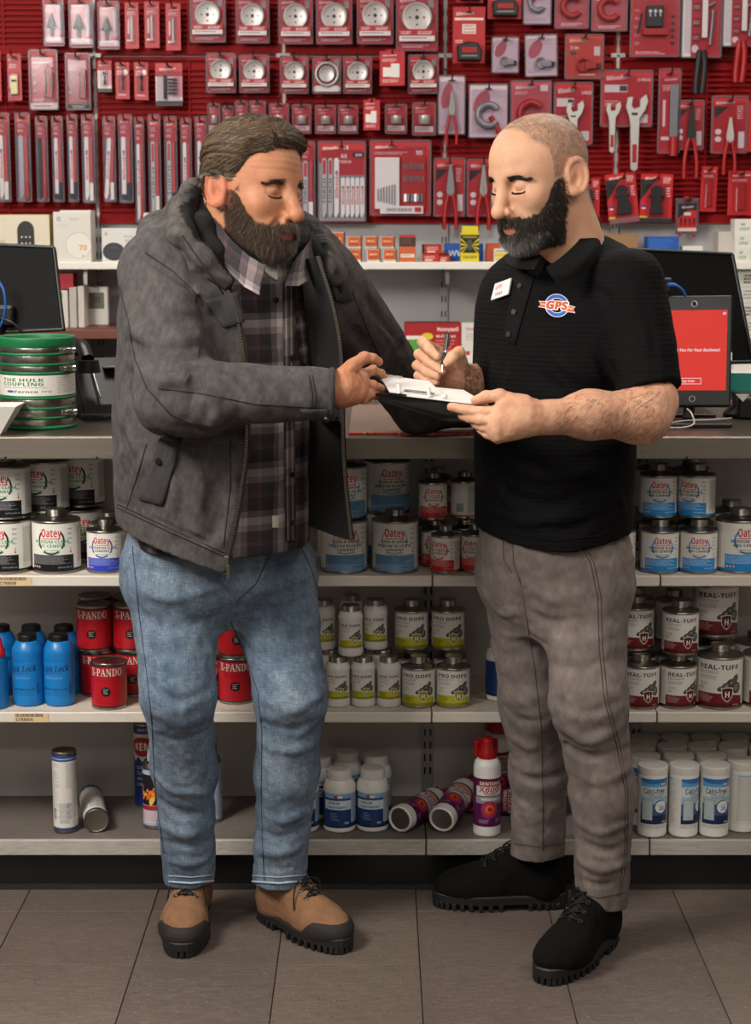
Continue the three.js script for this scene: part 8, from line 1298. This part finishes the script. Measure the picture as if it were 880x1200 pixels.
  const fine = (f) => (x,y,z) => {const d = f(x,y,z);return Math.abs(d) > 0.01 ? d : d - 0.0008*noise3(x*120,y*120,z*120) - 0.0008*noise3(x*45,y*45,z*45);};
  const b1 = bounds([at(520,480,3.5),at(640,460,3.5),at(640,520,3.5),at(580,515,3.46)],0.018),bw = at(634,490,3.505).x;
  const armCut = (x,y,z) => armF(x,y,z);
  parts.push(surface(polygonize(fine((x,y,z) => Math.max(armF(x,y,z),x - bw - 0.006)),b1[0],b1[1],0.0023),{color: handCol,scale: 12}));
  const b2 = bounds([at(640,490,3.5),at(775,450,3.62),at(760,515,3.6),at(766,420,3.63)],0.05);
  parts.push(surface(polygonize(fine((x,y,z) => Math.max(armF(x,y,z),bw - x)),b2[0],b2[1],0.004),{color: handCol,scale: 12}));
  // writing hand and its forearm
  const wr = fingers([[[578,448,3.87],[545,447,3.83],0.034,0.028],[[545,447,3.83],[530,438,3.82],0.028,0.026],[[532,440,3.825],[512,412,3.845],0.024,0.013],[[532,440,3.825],[508,422,3.845],0.024,0.013],[[530,442,3.825],[506,432,3.84],0.023,0.013],[[530,446,3.825],[506,441,3.835],0.021,0.012],[[536,436,3.81],[540,424,3.785],0.02,0.015]],[
    [[513,411,3.845,0.0115],[495,401,3.8,0.0108],[503,409,3.765,0.0098],[512,418,3.745,0.0086]],
    [[508,422,3.845,0.0115],[491,415,3.795,0.0108],[502,424,3.76,0.0098],[518,434,3.745,0.0088]],
    [[506,432,3.84,0.0112],[489,428,3.795,0.0105],[500,436,3.762,0.0095],[513,441,3.755,0.0086]],
    [[506,441,3.835,0.01],[490,440,3.795,0.0092],[500,446,3.765,0.0085],[511,448,3.76,0.0078]],
    [[540,424,3.785,0.0135],[538,413,3.755,0.012],[530,418,3.735,0.011],[524,425,3.73,0.009]]]);
  const farArm = cone(at(596,450,3.9),at(560,448,3.855),0.042,0.036);
  const b3 = bounds([at(486,395,3.8),at(600,465,3.9),at(520,455,3.73)],0.035);
  parts.push(surface(polygonize(fine((x,y,z) => smin(wr(x,y,z),farArm(x,y,z),0.02)),b3[0],b3[1],0.0024),{color: handCol,scale: 12}));
  const under = union(0.04,tor(-0.032),cone(shN,elN,0.05,0.044),cone(shF,elF,0.045,0.038),cone(hipN,kneeN,0.072,0.048),cone(kneeN,midN,0.048,0.042),cone(midN,anN,0.042,0.034),cone(hipF,kneeF,0.068,0.046),cone(kneeF,midF,0.046,0.04),cone(midF,at(630,1010,4.05),0.036,0.028),cone(at(662,310,3.84),at(655,255,3.80),0.066,0.06));
  parts.push(surface(polygonize(under,[0.14,0.06,-4.14],[0.7,1.6,-3.5],0.014),{color: () => skin,scale: 12}));
  mesh('body',mergeColored(parts),skinMat(),assistant);
  H2.brows({seed: 78,n: 900,y: 0.0215,arch: 0.0055,drop: 0.004,w: 0.0105,dark: 0.006,vary: 0.02,r: 0.00042});
  mesh('beard',strands(H2.growth(beardMask,26000,(a,r) => (a.z > 0.05 && a.y < -0.085 ? 0.016 : a.z > 0.06 ? 0.009 : lerp(0.0035,0.0075,smooth(-0.01,-0.05,a.y)))*(0.7 + 0.6*r()),(a,n) => V(n.x*0.55,-0.85,n.z*0.55),0.0004,(a,r) => {const chin = smooth(0.05,0.075,a.z)*smooth(-0.084,-0.098,a.y),q = 0.5 + 0.9*r();return r() < 0.03 + 0.42*chin ? [0.42*q,0.4*q,0.38*q] : [0.032*q,0.021*q,0.015*q];},6,4,0.5)),hairMat,assistant).userData.kind = 'stuff';
  {// close-cropped hair on the skull, and hair on the forearm
    mesh('cropped_hair',strands(H2.growth(stubble,9000,() => 0.0016,(a,n) => V(n.x,n.y - 0.4,n.z),0.00022,(a,r) => {const q = 0.5 + r();return [0.13*q,0.1*q,0.08*q];},7,1,0.3)),hairMat,assistant).userData.kind = 'stuff';
    const r = rng(31),list = [];for (let i = 0;i < 2600;i++) {const px = lerp(650,785,Math.pow(r(),0.8)),py = lerp(452,515,r()),h = hit(armF,px,py,3.3,3.9);if (!h) continue;const n = gradOf(armF,h,0.004);const d = V(-0.5 - 0.4*r(),-0.7 + 0.5*(r() - 0.5),0.1).addScaledVector(n,0.45).normalize(),p = [h,h.clone().addScaledVector(d,0.004),h.clone().addScaledVector(d,0.008).add(V(-0.001,-0.0012,0))];const q = 0.6 + 0.7*r();list.push({path: p,r: 0.00016,c: [0.075*q,0.045*q,0.026*q]});}
    for (let i = 0;i < 1300;i++) {const px = lerp(545,580,r()),py = lerp(425,470,r()),h = hit((x,y,z) => smin(wr(x,y,z),farArm(x,y,z),0.02),px,py,3.5,4.1);if (!h) continue;const n = V(0,0.6,0.5),d = V(-0.4,0.1 + 0.4*r(),0.2).addScaledVector(n,0.6).normalize(),p = [h,h.clone().addScaledVector(d,0.004),h.clone().addScaledVector(d,0.009)];list.push({path: p,r: 0.00018,c: [0.05,0.03,0.017]});}
    mesh('arm_hair',strands(list),hairMat,assistant).userData.kind = 'stuff';
 }
  // --- boots
  const nub = phys({vertexColors: true,roughness: 0.93,specularIntensity: 0.3,bumpMap: bumpDuck,bumpScale: 0.0007}),rubber = std({color: 0x100f0f,roughness: 0.55}),dk = std({color: 0x0b0a0a,roughness: 0.9}),o = {c1: lin('#100e0d'),c2: lin('#0a0909'),mat: nub,rubber,tongue: dk,lace: dk,eyelet: std({color: 0x4a4644,metalness: 1,roughness: 0.4})};
  makeBoot(assistant,V(xAt(716,3.83,0.05),0.0008,-3.855),-0.6,{...o,scale: 1.02});
  makeBoot(assistant,V(xAt(660,4.06,0.05),0.0008,-4.055),-1.6,{...o,scale: 1.02,side: -1});
}

// ================================================================ THINGS HELD AND THINGS ON THE COUNTER
{// clipboard with its glossy black cover hanging open
  const t = thing('clipboard','black clipboard with paper, raised white clip plate and glossy cover, held by both men','clipboard',[0,0,0]);
  const A = at(427,459,3.57),B = at(576,477,3.49),C = at(545,458,3.72),Dd = at(440,448,3.77);
  const slab = (c,th) => {const n = c[1].clone().sub(c[0]).cross(c[3].clone().sub(c[0])).normalize();if (n.y < 0) n.negate();const lo = c.map(p => p.clone().addScaledVector(n,-th)),all = [...c,...lo],g = new THREE.BufferGeometry();g.setAttribute('position',new THREE.Float32BufferAttribute(all.flatMap(p => [p.x,p.y,p.z]),3));g.setAttribute('uv',new THREE.Float32BufferAttribute([0,0,1,0,1,1,0,1,0,0,1,0,1,1,0,1],2));g.setIndex([0,1,2,0,2,3,4,6,5,4,7,6,0,4,1,1,4,5,1,5,2,2,5,6,2,6,3,3,6,7,3,7,0,0,7,4]);return toCreasedNormals(g,0.5);};
  const up = V(0,1,0),mix = (u,v,h = 0) => {const p = A.clone().lerp(B,u).lerp(Dd.clone().lerp(C,u),v);return p.addScaledVector(up,h);};
  mesh('board',slab([mix(0,0),mix(1,0),mix(1,1),mix(0,1)],0.004),M.blackGloss,t);
  mesh('paper',slab([mix(0.34,0.02,0.003),mix(0.985,0.02,0.003),mix(0.97,0.95,0.003),mix(0.34,0.95,0.003)],0.0025),std({color: 0xe6e3de,roughness: 0.7}),t);
  const plateM = std({color: 0xe4e2de,roughness: 0.3});
  mesh('clip_plate',slab([mix(0.2,0.04,0.006),mix(0.66,0.06,0.006),mix(0.56,0.62,0.022),mix(0.07,0.62,0.024)],0.0025),plateM,t);
  const clip = mesh('clip_bar',[rod(mix(0.32,0.05,0.011),mix(0.56,0.05,0.011),0.0028),rod(mix(0.1,0.56,0.026),mix(0.3,0.56,0.025),0.0022)],M.chrome,t);
  mesh('clip_post',[rod(mix(0.28,0.04,0.004),mix(0.27,0.05,0.022),0.0042),],plateM,clip);mesh('clip_post',[rod(mix(0.52,0.04,0.004),mix(0.51,0.05,0.022),0.0042)],plateM,clip);mesh('clip_knob',new THREE.SphereGeometry(0.006,14,10).translate(...mix(0.64,0.05,0.008).toArray()),plateM,clip);
  // cover: hinged on the near edge, hanging down and back
  const e0 = mix(0.0,0,-0.004),e1 = mix(1,0,-0.004),l1 = at(553,494,3.56),l0 = at(522,493,3.6),l2 = at(440,468,3.6);
  const rows = [];for (let j = 0;j <= 6;j++) {const r = [],v = j / 6;for (let i = 0;i <= 12;i++) {const u = i / 12,p = e0.clone().lerp(e1,u),q = u < 0.75 ? l2.clone().lerp(l0,u / 0.75) : l0.clone().lerp(l1,(u - 0.75) / 0.25);r.push(p.lerp(q,v).add(V(0,0,-0.012*Math.sin(v*Math.PI))));} rows.push(r);}
  mesh('cover',merge([sheetOf(rows),sheetOf(rows.map(r => r.map(p => p.clone().add(V(0,-0.001,-0.003)))))]),phys({color: 0x1c2022,roughness: 0.22,clearcoat: 0.6,clearcoatRoughness: 0.1}),t);
}
{// pen
  const t = thing('pen','dark ballpoint pen with a silver band in the writing hand','pen',[0,0,0]);
  const a = at(524,391,3.765),b = at(518.5,433,3.725),d = b.clone().sub(a),m = a.clone().lerp(b,0.52);
  mesh('barrel',[rod(a.clone().lerp(b,0.04),m,0.0049,14)],std({color: 0x5d5851,metalness: 0.6,roughness: 0.3}),t);
  mesh('grip',[rod(m,a.clone().lerp(b,0.9),0.0047,14)],M.black,t);mesh('band',[rod(m.clone().lerp(b,-0.03),m.clone().lerp(b,0.04),0.0053,14)],M.chrome,t);
  const tip = new THREE.CylinderGeometry(0.0045,0.0008,0.014,12);const dn = d.clone().normalize();tip.applyQuaternion(new THREE.Quaternion().setFromUnitVectors(V(0,-1,0),dn));tip.translate(...a.clone().lerp(b,0.9).addScaledVector(dn,0.007).toArray());mesh('tip',tip,M.chrome,t);
  mesh('end_button',[rod(a.clone().addScaledVector(d,-0.03),a.clone().lerp(b,0.05),0.0038,12)],M.black,t);
  const off = V(0.006,0,0.002);mesh('pocket_clip',tube([a.clone().lerp(b,0.04),a.clone().lerp(b,0.06).add(off),a.clone().lerp(b,0.36).add(off)],0.0014,6,10),M.black,t);
}
const CT = TOP_H + 0.0003;
{// green and steel pipe coupling
  const D = 4.3,r = 0.0865,t = thing('pipe_coupling','pipe coupling of green rubber wrapped in steel bands, left on the counter','coupling',[xAt(44,D,1.18),CT,-D]);
  const green = std({color: 0x0f6b3c,roughness: 0.5}),H = 0.212,prof = [[r*0.86,H - 0.03],[r*0.88,H - 0.004],[r*0.93,H],[r*1.04,H],[r*1.05,H - 0.004],[r*1.05,H - 0.018],[r*1.0,H - 0.021]];
  const ribs = [0.1737,0.15,0.13,0.0725,0.0486,0.0266];for (const q of ribs) prof.push([r*0.985,q + 0.0036],[r*1.035,q + 0.002],[r*1.035,q - 0.002],[r*0.985,q - 0.0036]);prof.push([r*0.985,0.009],[r*1.04,0.007],[r*1.045,0.002],[r*1.02,0],[r*0.86,0],[r*0.84,0.1],[r*0.86,H - 0.03]);
  mesh('rubber_sleeve',lathe(prof,56),green,t);
  const edges = [H - 0.02,...ribs,0.0055];for (let i = 0;i < 7;i++) {if (i === 3) continue;const a = edges[i + 1] + 0.0034,b = edges[i] - 0.0034;mesh('steel_band',lathe([[r*0.99,a],[r*1.014,a + 0.0008],[r*1.014,b - 0.0008],[r*0.99,b]],56),std({color: 0xb9b2a8,metalness: 1,roughness: 0.24}),t);}
  for (const q of [0.181,0.14,0.0376]) mesh('clamp_screw',[box(0.028,0.012,0.006,0.055,q,r*0.86,0.002).rotateY(0.35),rod(V(0.07,q,0.055),V(0.092,q,0.035),0.0055,10),cyl(0.008,0.008,0.008,0,0,0,8).rotateZ(1.57).rotateY(0.8).translate(0.09,q,0.036)],M.chrome,t);
  const lab = canvas(1024,200,(g,w,h) => {g.fillStyle = '#dcd8cf';g.fillRect(0,0,w,h);fit(g,'THE HULK',470,42,200,44,'#1f6b45');fit(g,'COUPLING',470,82,200,44,'#1f6b45');fillLines(g,370,112,240,1,8,'#555',5,1);g.fillStyle = '#2a4a9c';g.beginPath();g.ellipse(415,152,20,11,0,0,7);g.fill();fit(g,'Fernco',490,152,110,34,'#26324e');text(g,'PFQ',580,152,F(24),'#6d6d6d');fillLines(g,630,24,150,9,17,'#77736c',4,2);g.fillStyle = '#2a7a4e';g.fillRect(0,h - 8,w,8);});
  mesh('label',new THREE.CylinderGeometry(r*1.018,r*1.018,0.049,56,1,true).translate(0,0.1012,0),labelMat(lab,0.35),t,null,[0,Math.PI + 0.0,0]);
}
{// folded paper tray at the picture edge
  const p = at(0,470,4.2),t = thing('paper_tray','folded white paper tray at the left edge of the counter','paper tray',[xAt(-10,4.145,1.12),CT,-4.145]);
  const w = std({color: 0xcfcac2,roughness: 0.7}),q = (a,b) => sheetOf([a.map(v => V(...v)),b.map(v => V(...v))]);
  mesh('tray_side',merge([q([[-0.12,0.066,0.05],[0.066,0.066,0.05]],[[-0.12,0,0.03],[0.024,0,0.03]]),q([[0.066,0.066,0.05],[0.066,0.066,-0.06]],[[0.024,0,0.03],[0.024,0,-0.04]]),q([[-0.12,0.066,-0.06],[0.066,0.066,-0.06]],[[-0.12,0,-0.04],[0.024,0,-0.04]])]),w,t);
  mesh('tray_base',box(0.144,0.0012,0.07,-0.048,0.0006,-0.005),w,t);
}
function monitor(name,label,c,depth,baseX,baseD,tilt) {// c: corners measured on its rear side
  const t = thing(name,label,'monitor',[0,0,0]);const P = c.map(q => at(...q)),n = P[1].clone().sub(P[0]).cross(P[3].clone().sub(P[0])).normalize();if (n.z > 0) n.negate();
  const g = new THREE.BufferGeometry(),F0 = P,mid = P[0].clone().add(P[1]).add(P[2]).add(P[3]).multiplyScalar(0.25),B0 = P.map(p => p.clone().addScaledVector(n,0.022));g.setAttribute('position',new THREE.Float32BufferAttribute([...F0,...B0].flatMap(p => [p.x,p.y,p.z]),3));g.setAttribute('uv',new THREE.Float32BufferAttribute([0,1,1,1,1,0,0,0,0,1,1,1,1,0,0,0],2));g.setIndex([0,3,1,1,3,2,4,5,7,5,6,7,0,1,4,1,5,4,1,2,5,2,6,5,2,3,6,3,7,6,3,0,7,0,4,7]);
  mesh('rear_shell',toCreasedNormals(g,0.5),phys({color: 0x060607,roughness: 0.6,specularIntensity: 0.25}),t);
  const bz = 0.012;mesh('bezel',[tube([P[0],P[1]],0.005,6,2),tube([P[1],P[2]],0.005,6,2),tube([P[2],P[3]],0.005,6,2),tube([P[3],P[0]],0.005,6,2)],M.black,t);
  const hub = mid.clone().addScaledVector(n,-0.02);mesh('mount',new RoundedBoxGeometry(0.09,0.05,0.03,2,0.008).translate(hub.x,hub.y - 0.07,hub.z + 0.012),M.black,t);
  mesh('stand',[rod(V(hub.x,hub.y - 0.07,hub.z + 0.02),V(hub.x,CT + 0.01,hub.z + 0.03),0.02,14),box(0.22,0.012,0.17,hub.x,CT + 0.006,hub.z,0.004)],M.black,t);
  return {t,n,mid};
}
{
  const m = monitor('monitor','black monitor seen from behind at the left edge of the counter',[[-70,284,4.62],[63,290,4.58],[74,386,4.52],[-70,392,4.56]]);
  tag(mesh('blue_cable',tube([at(-4,326,4.5),at(4,340,4.49),at(6,362,4.49),at(0,382,4.5),at(-14,395,4.5)],0.0032,8,24),std({color: 0x1a55a0,roughness: 0.5})),'blue cable looping down behind the left monitor','cable');
  tag(mesh('black_cable',tube([at(-2,372,4.5),at(14,378,4.49),at(30,392,4.5),at(60,402,4.54)],0.003,8,24),M.black),'thin black cable across the foot of the left monitor','cable');
}
{
  const m = monitor('monitor','large black monitor seen from behind, right of the shop assistant',[[688,290,4.56],[858,298,4.62],[882,424,4.55],[690,428,4.49]]);
  const a = thing('power_box','black power box clipped behind the right monitor','power box',at(768,334,4.46).toArray());
  mesh('case',box(0.075,0.036,0.05,0,0,0,0.006),M.black,a);mesh('port',box(0.012,0.008,0.006,0.034,0.002,0.024),std({color: 0x5c5a58,metalness: 0.5,roughness: 0.4}),a);
  tag(mesh('blue_cable',[tube([at(782,333,4.44),at(792,334,4.42),at(800,340,4.42),at(806,352,4.43)],0.003,8,20),rod(at(782,333,4.44),at(791,334,4.425),0.005,10)],std({color: 0x1a55a0,roughness: 0.5})),'short blue cable plugged in behind the right monitor','cable');
  tag(mesh('white_cable',tube([at(744,308,4.46),at(750,305,4.46),at(757,308,4.46),at(759,316,4.46)],0.0024,8,16),M.plasticWhite),'white cable loop beside the black sleeve','cable');
}
{// tablet on its stand
  const P = [[774,347,4.44],[861,346,4.4],[851,478,4.33],[772,477,4.36]].map(q => at(...q)),t = thing('tablet','black framed tablet showing a red thank-you screen on a stand','tablet',[0,0,0]);
  const X = P[1].clone().sub(P[0]).normalize(),Y = P[0].clone().sub(P[3]).normalize(),Z = X.clone().cross(Y).normalize();Y.copy(Z.clone().cross(X));const w = P[1].distanceTo(P[0])*0.98,h = P[0].distanceTo(P[3]),mid = P[0].clone().add(P[1]).add(P[2]).add(P[3]).multiplyScalar(0.25),mm = new THREE.Matrix4().makeBasis(X,Y,Z).setPosition(mid);
  const put3 = (n,g,m,par) => {g.applyMatrix4(mm);return mesh(n,g,m,par || t);};
  put3('case',new RoundedBoxGeometry(w,h,0.014,3,0.006),std({color: 0x131315,roughness: 0.45}));
  const scr = canvas(512,680,(g,W,H) => {g.fillStyle = '#f0453c';g.fillRect(0,0,W,H);g.save();g.translate(W*0.5,H*0.5);g.transform(1,0,-0.15,1,0,0);fit(g,'Thank You For Your Business!',0,0,W*0.8,36,'#fff4f2');g.restore();g.strokeStyle = '#ffe9e6';g.lineWidth = 5;g.strokeRect(W*0.24,H*0.85,W*0.38,H*0.07);fit(g,'Sign Order',W*0.43,H*0.886,W*0.2,26,'#fff4f2');g.fillStyle = '#e6c8e0';g.fillRect(W*0.93,H*0.03,26,20);});
  put3('screen',new THREE.PlaneGeometry(w*0.9,h*0.72).translate(-w*0.015,h*0.005,0.0074),phys({color: 0x050505,roughness: 0.5,specularIntensity: 0.1,emissive: 0xffffff,emissiveMap: scr,emissiveIntensity: 0.8}));
  const cam = put3('camera_hole',new THREE.TorusGeometry(0.0065,0.0012,8,24).translate(-w*0.02,h*0.42,0.0074),M.steel);put3('lens',new THREE.CylinderGeometry(0.003,0.003,0.002,14).rotateX(1.57).translate(-w*0.02,h*0.42,0.0074),M.blackGloss,cam);
  put3('home_button',new THREE.TorusGeometry(0.0068,0.0009,8,24).translate(-w*0.02,-h*0.43,0.0074),M.steel);
  put3('side_port',new THREE.BoxGeometry(0.003,0.02,0.008).translate(w*0.5,-h*0.05,0),M.steel);
  const lightL = new THREE.RectAreaLight(new THREE.Color(1,0.2,0.16),0.5,w*0.88,h*0.7);lightL.position.copy(mid).addScaledVector(Z,0.012);lightL.lookAt(mid.clone().addScaledVector(Z,1));t.add(lightL);lightL.position.copy(mid).addScaledVector(Z,0.012);
  const bx = xAt(815,4.32,1.1);mesh('stand',[box(0.15,0.01,0.13,bx + 0.0,CT + 0.005,-4.32,0.003),rod(V(bx - 0.01,CT + 0.01,-4.37),mid.clone().addScaledVector(Z,-0.02),0.014,12)],M.black,t);
  tag(mesh('charging_cable',[tube([P[3].clone().lerp(P[2],0.42).add(V(0,-0.003,0.004)),V(bx - 0.02,CT + 0.03,-4.25),V(bx - 0.018,CT + 0.013,-4.235),V(bx - 0.045,CT + 0.0055,-4.22),V(bx - 0.1,CT + 0.004,-4.235)],0.0022,8,30),tube([V(bx - 0.1,CT + 0.006,-4.26),V(bx - 0.03,CT + 0.0135,-4.29),V(bx + 0.03,CT + 0.0145,-4.3),V(bx + 0.085,CT + 0.016,-4.32)],0.0018,8,24)],std({color: 0xc9c2b4,roughness: 0.5})),'cream charging cable hanging below the tablet','cable');
}
{// desk phone beside the coupling
  const D = 4.53,t = thing('desk_phone','black desk phone with coiled cord between coupling and jacket','phone',[xAt(131,D,1.15),CT + 0.004,-D],0.35);
  const wedge = extrude([[-0.09,0],[0.09,0],[0.075,0.03],[-0.07,0.13],[-0.085,0.13]],0.17,0.004).rotateY(-Math.PI / 2).translate(0.085,0,0);mesh('base',wedge,M.black,t);
  mesh('handset',[tube([V(-0.07,0.14,0.06),V(-0.072,0.165,0.02),V(-0.072,0.17,-0.04),V(-0.07,0.15,-0.09)],0.017,10,24),cyl(0.026,0.03,0.03,-0.07,0.125,0.065),cyl(0.026,0.03,0.03,-0.07,0.135,-0.095)],M.black,t);
  mesh('display_trim',[box(0.1,0.004,0.05,0.035,0.115,-0.03,0.001).rotateX(0.0),rod(V(-0.045,0.05,0.08),V(-0.045,0.16,-0.09),0.003)],M.steel,t);
  const pts = [];for (let i = 0;i <= 260;i++) {const u = i / 260,a = u*34*Math.PI*2;pts.push(V(-0.1 + u*0.17,0.009 + 0.006*Math.cos(a),0.12 + 0.02*Math.sin(u*3) + 0.006*Math.sin(a)));} mesh('coiled_cord',tube(pts,0.0018,5,520),M.black,t);
  const c = thing('credit_terminal','black card terminal with a leather-brown top behind the coupling','card terminal',[xAt(80,4.72,1.2),CT,-4.72],0.2);
  mesh('body',box(0.11,0.12,0.12,0,0.06,0,0.01),M.black,c);mesh('top_cover',box(0.112,0.02,0.122,0,0.128,0,0.006),std({color: 0x3a2420,roughness: 0.4}),c);
}
{// the far right: teal card holder on a black base
  const D = 4.5,t = thing('card_holder','teal panel on a black base at the right edge behind the tablet','card holder',[xAt(872,D,1.15),CT,-D],-0.2);
  mesh('base',[lathe([[0,0],[0.05,0],[0.05,0.012],[0.03,0.03],[0.03,0.06],[0,0.06]],28),box(0.13,0.055,0.08,0.05,0.0275,0.02,0.008)],M.black,t);
  mesh('teal_panel',box(0.16,0.045,0.004,0.03,0.085,0.0,0.001).rotateX(-0.1),std({color: 0x1c8f83,roughness: 0.5}),t);mesh('white_card',extrude([[-0.02,0.062],[0.014,0.062],[-0.002,0.044]],0.002).translate(0.0,0,0.066),M.plasticWhite,t);
}

renderer.render(scene, camera);
